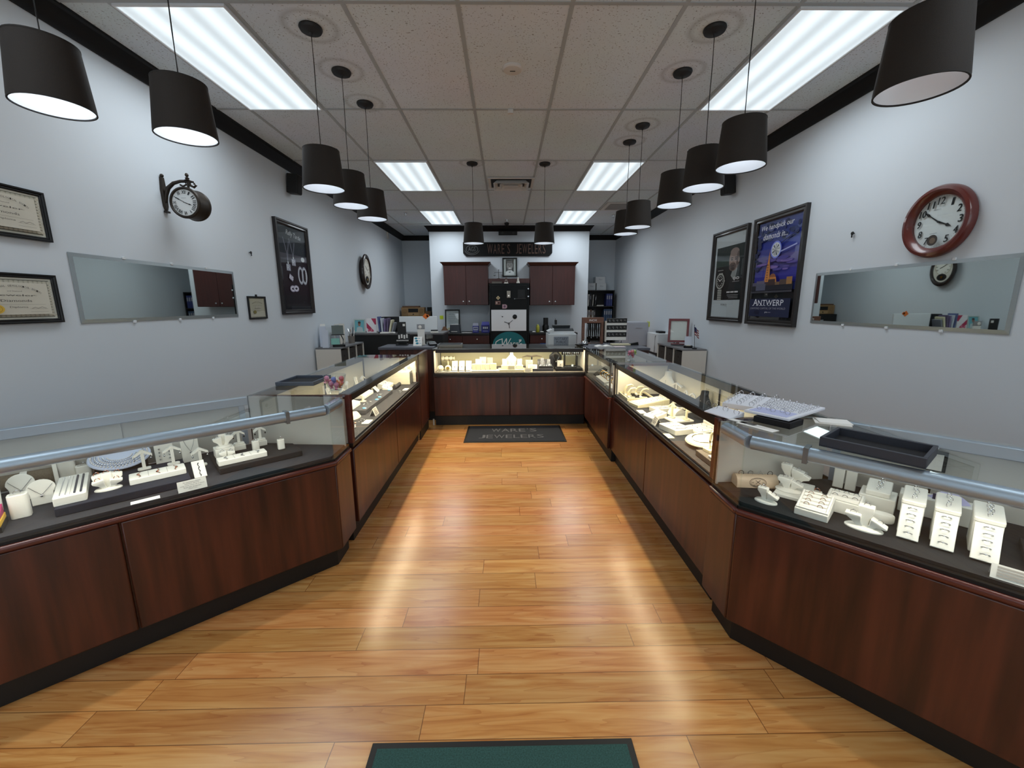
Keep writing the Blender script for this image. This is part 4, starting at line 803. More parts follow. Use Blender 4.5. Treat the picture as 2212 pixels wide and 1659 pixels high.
post('tall white ring post left of the pale blue necklace tray', .058, .12, LA(1.03, .55), r); post('short white ring post beside the pale blue necklace tray', .055, .075, LA(.975, .525), r); ring(LA(.975, .525, DK + .075), r, 'silver ring on the short post beside the necklace tray', None)
l = LA(1.16, .535); t = thing('bracelet_bar', 'brown cloth bracelet bar with a white cuff at the back of the left angled case', 'bracelet display', l, r)
BRN = mat('brown_display_cloth', (112, 100, 82), .9, noise=.25, nscale=200); MB().at(0, 0, .055, ry=90).lathe([(.032, -.095), (.034, -.09), (.034, .09), (.032, .095)], 24).build('roll', BRN, t); MB().box(-.02, .02, -.02, .02, .004, .03).build('stem', BRN, t); MB().rbox(.09, .07, 0, .004, .01).build('base', BRN, t)
solo('watch', 'white leather strap watch wrapped on the brown bracelet bar', 'watch', MB().at(.0, 0, .055, ry=90).lathe([(.0362, -.011), (.0378, -.009), (.0378, .009), (.0362, .011), (.0362, -.011)], 28, caps=False).at(0, -.036, .065, rx=70).lathe([(.0145, 0), (.0145, .006), (.012, .007)], 20), WHITE, l, r)
plate_bust('white round-topped necklace plate behind the front one at the left', .085, .115, LA(1.16, .40), r, 'fine silver necklace on the rear round-topped plate')
plate_bust('white round-topped necklace plate in front at the left, beside the bead tray', .085, .105, LA(1.092, .29), r, 'fine silver necklace on the front round-topped plate')
post('large white rounded ring post standing at the far left of the left angled case', .055, .095, LA(1.142, .205), r); ring(LA(1.142, .205, DK + .095), r, 'silver ring on the large post at the far left', None, r=.0095)
l = LA(1.225, .13); t = thing('gift_box', 'magenta and yellow box cut off by the left picture edge inside the case', 'box', l, r); MB().box(-.05, .05, -.06, .06, 0, .02).build('base', FELTB, t); MB().box(-.048, .048, -.058, .058, .0205, .04).build('side_band', mat('mustard_yellow', (222, 178, 60), .6), t, .002); MB().add([(-.045, -.05, .0405), (.045, -.05, .0405), (.045, .055, .075), (-.045, .055, .075), (.045, .055, .0405), (-.045, .055, .0405)], [(0, 1, 2, 3), (1, 4, 2), (4, 5, 3, 2), (5, 0, 3), (0, 5, 4, 1)]).build('lid', mat('magenta_satin', (166, 46, 96), .5), t)
easel('white easel with a dark pendant behind the magenta box at the left edge', .08, .13, LA(1.245, .33), r, lean=14, deco=('dark pendant on the easel behind the magenta box', 'v'), dm=mat('copper_pendant', (120, 84, 62), .3, .8))
tstand('tall white T earring stand rising above the light tube at left', .155, .032, LA(1.06, .475), r); 
solo('sign_strip', 'small white sign standing at the back doors of the left angled case', 'sign card', MB().box(-.05, .05, 0, .004, 0, .16), PAPER, LA(.655, .555), r)
# ---- right angled case
r = RAR
l = RA(-.005, .24); t = thing('ring_block', 'beige wooden ring block branded with an X badge in the right angled case', 'ring stand', l, r + 40); WOODL = mat('raw_maple', (214, 188, 160), .5, noise=.15, nscale=6, stretch=(1, 8, 8))
mb = MB(); n = 10; mb.loft([[(x, .032 * math.cos(R(180 * k / n)) * -1, .052 * math.sin(R(180 * k / n)) ** .6 if 0 < k < n else 0) for k in range(n + 1)] for x in (-.088, -.084, .084, .088)]); mb.build('block', WOODL, t)
a = Art(); a.at(0, -.035, .006, rx=-14); inkb = (74, 58, 48); a.annul(0, .02, .036, .021, .002, inkb); a.annul(0, .02, .031, .017, .001, inkb); a.line([(-.010, .030), (.010, .014)], .0022, inkb); a.line([(.010, .030), (-.010, .014)], .0022, inkb); a.text('FORGE', -.018, .018, .003, .011, inkb); a.text('H', -.026, -.019, .016, .023, inkb); a.text('D', .019, .026, .016, .023, inkb); a.done('brand_mark', t)
for k, (x, m_) in enumerate(((-.062, BLACKG), (-.022, SILVER), (.022, SILVER), (.062, BLACKG))): ring(loc2(l, r + 40, x, .0, .053), r + 40, ('dark band ring' if m_ is BLACKG else 'silver band ring') + ' on top of the beige wooden block', 'band rings on the wooden block', m_, .0105, False)
finger_stand('small white two-finger ring stand at the corner of the right angled case', RA(.08, .095), r, [(-.014, 0, .062, .033, 0), (.026, -.004, .042, .036, -24)], (.042, .027), ringlabel='silver ring on the corner two-finger stand')
riser('flat white plate under the double ring stand in the right angled case', .125, .20, .016, WHITE, RA(.14, .285), r + 4)
finger_stand('white ring stand with two broad fingers on the flat plate', RA(.125, .245, DK + .0165), r, [(-.016, 0, .058, .046, 0), (.032, 0, .045, .038, -20)], (.05, .034), ringlabel='silver ring on the broad-fingered stand')
finger_stand('tall white ring stand behind the broad-fingered one', RA(.115, .335, DK + .0165), r, [(-.024, 0, .088, .036, 0), (.022, 0, .07, .042, -14), (.052, 0, .055, .032, -22)], (.036, .024), ringlabel='large-stone ring on the tall stand of the flat plate')
post('small white ring cube beside the flat plate', .034, .038, RA(.222, .265), r); ring(RA(.222, .265, DK + .038), r, 'halo ring on the small white cube', None, ROSE, .0095)
def slot_tray(label, w, d, h, slope, loc, rz, rows, cols, rl, rm=SILVER):
    t = thing('ring_tray', label, 'ring tray', loc, rz); mb = MB(); mb.box(-w / 2, w / 2, -d / 2, d / 2, 0, h); mb.v = [(x, y, z + (slope * (y / d + .5) if z > 0 else 0)) for x, y, z in mb.v]; mb.build('body', WHITE, t, .003)
    th = math.degrees(math.atan2(slope, d)); M = Matrix.Translation((0, 0, h + slope / 2)) @ Matrix.Rotation(R(th), 4, 'X')
    mb = MB(); mb.M = M; iw, idp = w * .80, d * .80
    for x0, x1, y0, y1 in ((-w / 2 + .003, -iw / 2, -d / 2 + .003, d / 2 - .003), (iw / 2, w / 2 - .003, -d / 2 + .003, d / 2 - .003), (-iw / 2, iw / 2, -d / 2 + .003, -idp / 2), (-iw / 2, iw / 2, idp / 2, d / 2 - .003)): mb.box(x0, x1, y0, y1, .0003, .006)
    mb.build('rim', WHITE, t, .0015); 
    for j in range(rows):
        y = -idp / 2 + idp * (j + .5) / rows; mb = MB(); mb.M = M @ Matrix.Translation((0, y, .0012)) @ Matrix.Rotation(R(90), 4, 'Y'); mb.lathe([(.0005, -iw / 2), (idp / rows * .42, -iw / 2 + .001), (idp / rows * .42, iw / 2 - .001), (.0005, iw / 2)], 12, .5, 1); mb.build('roll', mat('roll_white', (236, 232, 224), .7), t)
    for j in range(rows):
        for i in range(cols):
            p = M @ Vector((-iw / 2 + iw * (i + .5) / cols, -idp / 2 + idp * (j + .5) / rows + .002, .004)); ring(loc2(loc, rz, *p), rz, rl, rl + ' group', rm, .0085, False)
    return t
slot_tray('sloped white tray with eight rings in four rows at the front of the right case', .108, .125, .028, .034, RA(.24, .125), r, 4, 2, 'ring slotted in the sloped eight-ring tray', mat('pale_gold', (214, 184, 164), .2, 1))
slot_tray('white tray with six rings behind the sloped eight-ring tray', .115, .085, .05, .012, RA(.318, .232), r, 2, 3, 'ring slotted in the six-ring tray')
for s, lb in ((.262, 'left'), (.305, 'right')): solo('earring_pad', 'upright white pad, %s of the twin pads at the back doors' % lb, 'jewellery display', MB().box(-.019, .019, 0, .012, 0, .135), WHITE, RA(s, .47, DK + .0016), r, bevel=.003, rx=-6)
finger_stand('white three-finger ring stand with a wide foot at the front of the right case', RA(.392, .118), r, [(-.034, -.006, .054, .042, 0), (.0, .012, .086, .042, 0), (.042, .0, .038, .042, -26)], (.056, .034), ringlabel='silver ring on the three-finger stand')
solo('oval_plinth', 'low white oval plinth beside the three-finger stand', 'plinth', MB().lathe([(.034, 0), (.036, .004), (.036, .026), (.034, .03)], 32, 1, .62), WHITE, RA(.432, .235), r)
riser('white block under the four-ring pad beside the stepped displays', .11, .11, .062, WHITE, RA(.405, .362), r)
def step_display(label, w, loc, rz, rl, nt, top=.062, foot=True, dp=.125):
    t = thing('stepped_ring_display', label, 'ring display', loc, rz); h = .114
    if foot:
        th = math.degrees(math.atan2(.066, h)); mb = MB(); mb.at(0, -.13, .008, rx=-th); Ls = math.hypot(.066, h) - .006; mb.box(-w / 2, w / 2, 0, .010, .0, Ls - .006); mb.build('slanted_pad', WHITE, t, .002)
        n = 5
        for k in range(n):
            f = .18 + .66 * k / (n - 1); p = (0, -.13 + .066 * f - .004, h * f + .006); ring(loc2(loc, rz, *p), rz, rl + ' slanted face', rl + ' slanted face', SILVER, .0115, True, 60)
    MB().rbox(w * 1.08, dp, 0, h - .004, .006).build('block', WHITE, t, .003); mb = MB(); mb.rbox(w * 1.12, dp * 1.08, h - .0035, h + .012, .008); mb.v = [(x, y, z + .012 * (y / dp + .5) * (1 if z > h else 0)) for x, y, z in mb.v]; mb.build('top_pad', WHITE, t, .003)
    for k in range(nt): y = -dp * .3 + dp * .6 * k / max(1, nt - 1); ring(loc2(loc, rz, .004 * (k % 2), y, h + .0205 + .012 * y / dp), rz + 55, rl + ' top pad', rl + ' top pad', SILVER, .0095, True)
for s, lb, nt in ((.508, 'first', 3), (.592, 'second', 3), (.686, 'third', 5)):
    step_display('stepped white ring display, %s of three from the left in the right case' % lb, .056 if nt < 5 else .062, RA(s, .245), r, 'ring on the %s stepped display' % lb, nt)
l = RA(.405, .362, DK + .0625); mb = MB(); mb.rbox(.075, .10, 0, .02, .006); mb.v = [(x, y, z + .02 * (y / .1 + .5) * (1 if z > .01 else 0)) for x, y, z in mb.v]; solo('ring_pad', 'sloped white pad of four rings on the white block', 'ring display', mb, WHITE, l, r, bevel=.003)
for k in range(4): ring(loc2(l, r, .006 * (k % 2), -.03 + .02 * k, .024 + .02 * (.2 + .2 * k)), r + 55, 'ring on the sloped four-ring pad', 'rings on the sloped four-ring pad', SILVER, .0095)
riser('wide white block behind the stepped ring displays', .24, .075, .075, WHITE, RA(.585, .425), r)
t = thing('jewellery_pouch', 'lavender cloth pouch lying behind the second stepped display', 'pouch', RA(.60, .425, DK + .0755), r); mb = MB(); random.seed(11); mb.loft([[((.055 - .01 * k) * math.cos(R(20 * j)) * (1 + .12 * math.sin(j * 3 + k)), (.03 - .004 * k) * math.sin(R(20 * j)) * (1 + .15 * math.cos(j * 2)), .009 * k) for j in range(18)] for k in range(4)]); mb.build('bag', mat('lavender_cloth', (190, 186, 226), .8, bump=.4, nscale=40), t); MB().box(-.045, -.025, -.034, -.030, .004, .026).build('tag', mat('navy_tag', (40, 42, 84), .6), t)
t = thing('tag_stand', 'tall black tag stand with a white insert behind the light tube', 'stand', RA(.545, .52), r); MB().rbox(.06, .03, 0, .008, .004).build('base', BLACKG, t); MB().box(-.004, .004, 0, .006, .0082, .15).build('stem', BLACKG, t); MB().box(-.034, .034, .0, .008, .15, .235).build('holder', BLACKG, t, .002); MB().box(-.023, .023, -.002, -.0004, .155, .222).build('insert', PAPER, t); MB().ball(0, .004, .243, .007, 10).build('knob', CHROME, t)
t = thing('watch_tray', 'black-edged grey tray cut by the right picture edge', 'tray', RA(.86, .26), r); MB().tray(.17, .22, .026, .008).build('rim', FELTB, t, .002); MB().box(-.074, .074, -.10, .10, .0042, .012).build('pad', mat('grey_velvet', (132, 132, 124), .9), t)
post('white ring post standing in the black-edged grey tray', .034, .05, RA(.835, .30, DK + .0125), r)
card('white card lying in front of the black-edged tray', .10, .09, RA(.845, .085), r, lines=2)
tent('white folded sign at the front glass, right end of the picture', .105, .04, RA(.748, .052), r)
# ---- on the case tops
def open_tray(name, label, w, d, h, loc, rz, m, liner, cat='tray'):
    t = thing(name, label, cat, loc, rz); MB().tray(w, d, h, .012, .004).build('rim', m, t, .004); MB().box(-w / 2 + .0125, w / 2 - .0125, -d / 2 + .0125, d / 2 - .0125, .0042, .0075).build('liner', liner, t); return t
open_tray('presentation_tray', 'dark slate presentation tray on the right foreground case', .285, .20, .036, (1.255, 1.385, TOP + .0005), -53.4, mat('slate_leatherette', (52, 55, 64), .55, bump=.2, nscale=200), FELTB)
open_tray('presentation_tray', 'dark slate presentation tray on the left case beside the candy bowl', .25, .28, .026, (-1.452, 2.82, TOP + .0005), 0, mat('blue_slate', (76, 84, 98), .5, bump=.2, nscale=200), FELTB)
def loop_tray(label, w, d, h, loc, rz, rows, cols, rl, slope=0, frac=(0, 1), gem=True, rr=.012, gloc=None):
    t = thing('ring_board', label, 'ring tray', loc, rz); mb = MB(); mb.box(-w / 2, w / 2, -d / 2, d / 2, 0, h); mb.v = [(x, y, z + (slope * (y / d + .5) if z > 0 else 0)) for x, y, z in mb.v]; mb.build('board', mat('white_ring_foam', (228, 230, 238), .7), t, .003)
    for j in range(rows):
        for i in range(cols):
            x = -w * .42 + w * .84 * i / max(1, cols - 1); y = d * (-.44 + .88 * (frac[0] + (frac[1] - frac[0]) * j / max(1, rows - 1))); ring(loc2(loc, rz, x, y, h + slope * (y / d + .5) + rr * .35), rz + 12, rl, rl + ' group', SILVER, rr, gem)
    return t
loop_tray('white board of tall open ring loops stacked at the back on the right case top', .20, .29, .026, (1.205, 2.06, TOP + .0005), -44, 6, 4, 'silver ring standing in the back ring board', 0, (.0, 1), False, .0105)
loop_tray('small sloped white board with three rings at the edge of the right case top', .145, .095, .006, (.968, 1.885, TOP + .0005), -70, 1, 3, 'silver ring in the small three-ring board', .018, (.62, .62), False, .0125)
l3 = (1.225, 1.835, TOP + .0285); t = thing('ring_board', 'wide white board of stone rings with a lilac corner panel, lying over the others', 'ring tray', l3, -58)
MB().box(-.095, .095, -.175, .175, 0, .012).build('board', mat('white_ring_foam', (228, 230, 238), .7), t, .003); MB().box(-.078, .078, -.162, -.062, .0122, .0135).build('lilac_panel', mat('lilac_satin', (188, 194, 232), .5), t)
for j in range(7):
    for i in range(6): ring(loc2(l3, -58, -.076 + .0304 * i, -.038 + .031 * j, .0152), -40, 'small stone ring in the upper ring board', 'rings in the upper ring board', SILVER, .0048)
for i in range(5): ring(loc2(l3, -58, -.06 + .03 * i, -.112 + .02 * (i % 2), .0175), -40, 'silver ring on the lilac corner panel', 'rings on the lilac panel', SILVER, .009)
open_tray('presentation_tray', 'small black tray propping up the upper white ring board', .15, .12, .0265, (1.13, 1.735, TOP + .0005), -58, FELTB, FELTB)
card('long white price card lying on the right case corner before the ring boards', .16, .048, (1.008, 1.685, TOP + .0005), -64, lines=2); card('second white card half under the ring boards on the right case corner', .12, .03, (.985, 1.755, TOP + .0005), -64, lines=1)
t = thing('paper_stack', 'short stack of white cards under the right end of the ring boards', 'cards', (1.37, 1.735, TOP + .0005), -30); MB().box(-.065, .065, -.045, .045, 0, .004).build('lower_card', PAPER, t); MB().at(.006, .004, .0042, rz=7).box(-.06, .06, -.04, .04, 0, .004).build('upper_card', PAPER, t)
def candy_bowl(label, loc, rb, rt, h, foot, candies, glab):
    t = thing('candy_bowl', label, 'bowl', loc); pr = [(rb, 0), (rb, .006), (rb * .55, .012)] + ([(rb * .5, foot)] if foot else []) + [(rb * .8, foot + .012), (rb + (rt - rb) * .6, foot + (h - foot) * .55), (rt, h), (rt - .003, h), (rb + (rt - rb) * .6 - .003, foot + (h - foot) * .55), (rb * .72, foot + .016), (.001, foot + .014)]
    MB().lathe([(.001, 0)] + pr, 32, caps=False).build('glass', CLEAR, t)
    for k, (x, y, z, c, nm) in enumerate(candies):
        cm = mat('candy_' + nm, c, .3, coat=.3)
        if nm + glab not in CAN: CAN[nm + glab] = 0
        CAN[nm + glab] += 1
        t2 = thing('lollipop', '%s wrapped lollipop in the %s' % (nm, glab), 'candy', (loc[0] + x, loc[1] + y, loc[2] + z), 40 * k, '%s lollipops in the %s' % (nm, glab), rx=25 * math.sin(k * 2), ry=20 * math.cos(k * 3)); MB().ball(0, 0, 0, .0152, 14).build('candy', cm, t2); MB().lathe([(.013, -.014), (.004, -.021), (.010, -.030)], 10, caps=False).build('wrapper', cm, t2)
CAN = {}
PK, BL, RD, OR, GR = ((236, 150, 178), 'pink'), ((120, 136, 210), 'blue'), ((214, 110, 126), 'red'), ((230, 150, 116), 'orange'), ((190, 216, 130), 'green')
def cd_(x, y, z, c): return (x, y, z, c[0], c[1])
candy_bowl('glass bowl of mostly pink lollipops on the left case', (-1.10, 2.475, TOP + .0005), .040, .066, .108, 0, [cd_(-.04, -.02, .09, PK), cd_(.005, -.03, .085, BL), cd_(.042, -.005, .086, RD), cd_(-.02, -.012, .055, PK), cd_(.015, -.02, .05, PK), cd_(.03, .01, .055, OR), cd_(-.005, .025, .06, OR), cd_(-.035, .012, .062, RD)], 'left glass bowl')
candy_bowl('small footed glass bowl of lollipops on the far right case', (1.09, 3.775, TOP + .0005), .036, .052, .112, .03, [cd_(-.022, -.018, .085, PK), cd_(.004, -.022, .092, RD), cd_(.03, -.008, .09, GR), cd_(-.008, .012, .08, PK), cd_(.012, .0, .062, RD)], 'footed glass bowl')
# ---------------------------------------------------------------- contents of the long and far cases
# left long case: faces +x
r = 90
riser('long charcoal riser with blue discs on its front in the left long case', .76, .30, .034, mat('steel_grey_felt', (66, 68, 76), .9, noise=.2, nscale=300), (-1.28, 3.43, DK + .0004), r)
zr = DK + .0350
for k, (x, y) in enumerate(((-1.155, 3.10), (-1.15, 3.395), (-1.155, 3.49), (-1.153, 3.785))):
    solo('blue_disc', ('pale blue glass disc, nearest on the charcoal riser', 'pale blue glass disc, nearer of the middle pair on the charcoal riser', 'pale blue glass disc, farther of the middle pair on the charcoal riser', 'pale blue glass disc at the far end of the charcoal riser')[k], 'disc', MB().lathe([(.014, 0), (.016, .003), (.010, .007), (.001, .008)], 20), mat('aqua_glass', (110, 186, 232), .15, coat=.4), (x, y, zr), 0, 'blue discs on the charcoal riser')
XT = mat('loose_crystals', (232, 236, 240), .08, .5)
random.seed(5)
def crystals(label, cx, cy_, z, n, sx, sy_):
    for k in range(n):
        solo('crystal', label, 'crystal', MB().at(rz=random.uniform(0, 90)).lathe([(.0004, 0), (.004, .003), (.003, .0055), (.0006, .006)], 7), XT, (cx + random.uniform(-sx, sx), cy_ + random.uniform(-sy_, sy_), z), 0, label + ' group')
crystals('tiny loose crystal between the nearest discs on the charcoal riser', -1.185, 3.275, zr, 9, .018, .06); crystals('tiny loose crystal between the middle and far discs on the charcoal riser', -1.185, 3.60, zr, 9, .018, .06)
crystals('tiny loose crystal on the deck before the far white card', -1.085, 3.89, DK + .0004, 8, .02, .05); crystals('tiny loose crystal on the deck near the candy bowl end', -1.10, 2.86, DK + .0004, 8, .02, .06)
tent('cream folded sign standing at the front glass of the left long case', .085, .055, (-1.062, 3.04, DK + .0004), r)
card('cream card lying at the near end of the left long case', .10, .05, (-1.052, 2.845, DK + .0004), r, lines=1); card('cream card lying at the far end of the left long case', .10, .045, (-1.05, 3.99, DK + .0004), r, lines=1)
for k, (x, y, m_) in enumerate(((-1.10, 2.74, PEARL), (-1.085, 2.70, PEARL), (-1.12, 2.80, mat('blush_bead', (224, 176, 160), .3)), (-1.12, 2.66, PEARL))):
    solo('loose_bead', ('blush bead' if k == 2 else 'white bead') + ' lying on the deck at the near end of the left long case', 'bead', MB().ball(0, 0, .006, .006, 10), m_, (x, y, DK + .0004), 0, 'loose beads at the near end')
t = thing('shell_pad', 'cream shell-shaped pad at the near end of the charcoal riser', 'jewellery display', (-1.185, 2.965, DK + .0004), r); mb = MB(); mb.loft([[(.075 * (1 - f) ** .4 * math.cos(R(20 * j)), .04 * (1 - f * .6) * math.sin(R(20 * j)), .045 * f) for j in range(18)] for f in (0, .25, .5, .75, .92, .995)]); mb.build('shell', CREAM, t)
slot = lay_tray('white sloped block behind the shell pad in the left long case', .17, .13, .026, (-1.292, 3.145, zr), r, cols=2, slope=.035)
lay_tray('white tray with two dark studs at the back of the charcoal riser', .24, .12, .024, (-1.32, 3.545, zr), r, cols=2, slope=.03)
t = thing('cone_stand', 'cream cone ring holder on a round foot on the charcoal riser', 'ring stand', (-1.245, 3.335, zr), r); MB().lathe([(.026, 0), (.026, .004), (.008, .008)], 22).build('foot', CREAM, t); MB().lathe([(.012, .0082), (.008, .03), (.002, .055)], 16).build('cone', CREAM, t)
for k, (x, y, ln) in enumerate(((-1.23, 3.715, 48), (-1.245, 3.775, 44))): easel('white ramp with a bracelet on the charcoal riser, %s one' % ('nearer', 'farther')[k], .042, .105, (x, y, zr), r - 8 + 10 * k, lean=ln, deco=('bracelet lying on the %s white ramp of the charcoal riser' % ('nearer', 'farther')[k], 'line'))
lay_tray('white slanted pad with a ring near the far end of the left long case', .12, .09, .02, (-1.21, 3.92, DK + .0004), r + 12, cols=1, slope=.03, item=('silver chain on the slanted pad at the far end', 'necklace'), n=1)
solo('display_riser', 'dark bolster under the far sloped tray in the left long case', 'display riser', MB().at(ry=90).lathe([(.014, -.10), (.018, -.095), (.018, .095), (.014, .10)], 16), CHAR, (-1.16, 4.09, DK + .0185), r)
lay_tray('white sloped tray with studs beside the far white plinth', .19, .11, .03, (-1.275, 4.085, DK + .0004), r, cols=3, slope=.035, item=('stud pendant in the far sloped tray', 'pendant'))
riser('tall white plinth filling the far end of the left long case', .12, .33, .135, mat('ivory_panel', (232, 226, 206), .5), (-1.23, 4.30, DK + .0004), r)
zp = DK + .136
for k, (x, y) in enumerate(((-1.10, 4.275), (-1.10, 4.335), (-1.17, 4.30), (-1.25, 4.275), (-1.25, 4.33))):
    tstand('small white earring stand on the tall far plinth, %s' % ('front near', 'front far', 'middle', 'back near', 'back far')[k], .055, .026, (x, y, zp), 70 + 12 * k)
for k, (y, h) in enumerate(((2.62, .12), (2.80, .15), (3.02, .13), (3.30, .16), (3.45, .11), (3.62, .14), (3.86, .15), (4.02, .12))):
    x = -1.455 - .02 * (k % 2)
    lb = ('first', 'second', 'third', 'fourth', 'fifth', 'sixth', 'seventh', 'eighth')[k]
    if k in (1, 3, 6): easel('tall white easel at the back of the left long case, %s from the bowl' % lb, .06, h, (x, y, DK + .0004), r, lean=14, deco=('silver pendant on the %s back display of the left long case' % lb, 'v'))
    elif k in (0,): riser('small white block at the back doors below the candy bowl', .10, .07, .07, WHITE, (x, y, DK + .0004), r)
    else: tstand('white T earring stand at the back doors of the left long case, %s display' % lb, h, .04, (x, y, DK + .0004), r - 30 + 20 * (k % 3))
bust('white neck bust lying low behind the sloped blocks of the left long case', .14, .11, (-1.44, 2.92, DK + .0004), r, deco='silver necklace on the low white neck bust')
# right long case: faces -x
r = -90; z0 = DK + .0004
t = thing('bangle_tray', 'white-rimmed black tray of bangle arches at the far end of the right long case', 'tray', (1.085, 3.545, z0), r); MB().tray(.27, .24, .026, .010).build('rim', CREAM, t, .002); MB().box(-.124, .124, -.109, .109, .0042, .012).build('liner', FELTB, t)
for k, (x, y, h) in enumerate(((-.09, -.05, .085), (-.03, -.06, .10), (.05, -.055, .085), (-.07, .05, .075), (.06, .05, .08))):
    lb = ('left front', 'middle front', 'right front', 'left rear', 'right rear')[k]; t2 = thing('bangle_stand', 'cream curved bangle stand, %s in the white-rimmed black tray' % lb, 'bangle stand', loc2((1.085, 3.545, z0), r, x, y, .0123), r + 65); MB().tube([(-.035, 0, .0), (-.03, 0, h * .55), (-.01, 0, h * .9), (.02, 0, h), (.036, 0, h * .93)], [.007, .008, .009, .008, .005], 10).build('arch', CREAM, t2); MB().rbox(.05, .03, -.0001, .006, .008).build('foot', CREAM, t2)
    solo('ring_roll', 'small white ring roll beside the %s bangle stand' % lb, 'ring roll', MB().at(ry=90).lathe([(.009, -.018), (.011, -.014), (.011, .014), (.009, .018)], 14), WHITE, loc2((1.085, 3.545, z0), r, x + .032, y - .035 if k < 3 else y - .04, .0238), r)
def grid_tray(label, w, d, h, slope, loc, rz, rows, cols, m=CREAM):
    t = thing('gem_tray', label, 'jewellery tray', loc, rz); mb = MB(); mb.box(-w / 2, w / 2, -d / 2, d / 2, 0, h); mb.v = [(x, y, z + (slope * (y / d + .5) if z > 0 else 0)) for x, y, z in mb.v]; mb.build('body', m, t, .003)
    th = math.degrees(math.atan2(slope, d)); M = Matrix.Translation((0, 0, h + slope / 2)) @ Matrix.Rotation(R(th), 4, 'X'); mb = MB(); mb.M = M; pw, pd = w * .92 / cols, d * .92 / rows
    for j in range(rows):
        for i in range(cols): mb.box(-w * .46 + pw * i + pw * .06, -w * .46 + pw * (i + 1) - pw * .06, -d * .46 + pd * j + pd * .06, -d * .46 + pd * (j + 1) - pd * .06, .0003, .004)
    mb.build('pads', mat('pale_pad', (236, 234, 226), .7), t)
    for j in range(rows):
        for i in range(cols):
            p = M @ Vector((-w * .46 + pw * (i + .5), -d * .46 + pd * (j + .5), .0045)); solo('stud', 'small stud on the ' + label, 'stud', MB().ball(0, 0, .002, .0028, 7), mat('dark_gem', (96, 98, 110), .15, .5), loc2(loc, rz, *p), rz, 'studs on the ' + label)
grid_tray('long sloped grid tray of studs in the right long case', .14, .29, .024, .03, (1.10, 3.265, z0), r + 14, 5, 2)
lay_tray('white block tray beside the long sloped grid tray in the right long case', .10, .21, .032, (1.155, 3.075, z0), r + 14, cols=1, item=('pendant on the white block tray', 'pendant'), n=2)
card('small white card on the deck at the front of the right long case', .10, .05, (.972, 3.055, z0), r, lines=0 or 1)
lay_tray('white slanted pad behind the folded sign in the right long case', .11, .13, .012, (1.02, 2.90, z0), r + 20, cols=2, slope=.03, item=('fine chain on the slanted pad behind the folded sign', 'necklace'))
tent('cream folded sign at the front glass of the right long case', .075, .055, (.965, 2.715, z0), r)
lay_tray('cream plate under the slim T stand in the right long case', .13, .16, .012, (1.16, 2.815, z0), r + 10, cols=1)
tstand('slim cream T earring stand on the cream plate', .095, .03, (1.12, 2.845, z0 + .0125), r + 20, CREAM); tstand('second cream T earring stand behind the slim one on the cream plate', .085, .03, (1.20, 2.785, z0 + .0125), r, CREAM)
t = thing('arch_pad', 'white arched ring pad behind the cream plate in the right long case', 'ring display', (1.205, 2.955, z0), r + 14); mb = MB(); mb.loft([[(x, .05 * math.cos(R(180 - 18 * k)), .005 + .045 * math.sin(R(18 * k)) if 0 < k < 10 else 0) for k in range(11)] for x in (-.045, .045)]); mb.build('arch', WHITE, t)
ring((1.205, 2.955, z0 + .051), r + 14, 'silver ring on the white arched pad', None)
lay_tray('large white lidded box tray with three bracelets at the front of the right long case', .175, .135, .034, (1.035, 2.565, z0), r + 16, cols=3, item=('short bracelet in the large white box tray', 'bracelet'))
grid_tray('flat white tray of studs behind the large box tray', .17, .145, .02, .01, (1.20, 2.55, z0), r + 10, 2, 3, WHITE)
card('cream card tucked under the front of the large white box tray', .09, .04, (.952, 2.465, z0), r, CREAM, lines=0 or 1)
lay_tray('white tray of chains at the back of the right long case', .20, .10, .03, (1.335, 2.62, z0), r, cols=3, item=('chain in the white tray at the back of the right long case', 'necklace'), slope=.03)
t = thing('necklace_plate', 'round cream necklace plate at the near end of the right long case', 'necklace display', (1.075, 2.27, z0), r); MB().rbox(.13, .09, 0, .022, .01).build('foot', WHITE, t, .002); mb = MB(); mb.at(0, 0, .036, rx=8).lathe([(.115, -.006), (.12, 0), (.112, .008), (.06, .012), (.001, .012)], 40, 1, .78); mb.build('plate', CREAM, t)
solo('necklace', 'silver rope necklace lying on the round cream plate', 'necklace', MB().at(0, 0, .050, rx=8).tube([(.075 * math.cos(R(a_)), .058 * math.sin(R(a_)), 0) for a_ in range(150, 391, 12)], .0022, 8), SILVER, (1.075, 2.27, z0), r)
riser('brown cloth riser at the near end of the right long case', .20, .17, .03, TAUPE, (1.055, 2.035, z0), r)
t = thing('curved_stand', 'cream curved-neck stand on a square foot at the near end of the right long case', 'earring stand', (1.03, 2.10, z0 + .0305), r + 10); MB().rbox(.06, .05, 0, .016, .006).build('foot', CREAM, t, .002); MB().tube([(0, 0, .0162), (-.004, 0, .06), (.002, 0, .095), (.018, 0, .115), (.04, 0, .118)], [.007, .006, .007, .009, .008], 10).build('neck', CREAM, t)
lay_tray('white pad at the front of the brown cloth riser', .06, .08, .012, (1.02, 1.99, z0 + .0305), r, cols=2)
bust('tall white neck bust seen through the top glass of the right long case', .235, .17, (1.33, 3.52, z0), r + 25, deco='fine necklace on the tall white neck bust')
tstand('broad white T earring stand in front of the tall white neck bust', .16, .06, (1.345, 3.33, z0), r + 20)
bust('charcoal neck bust with strands of pearls in the right long case', .20, .16, (1.335, 2.86, z0), r + 15, CHAR, 'white pearl strand on the charcoal neck bust', PEARL)
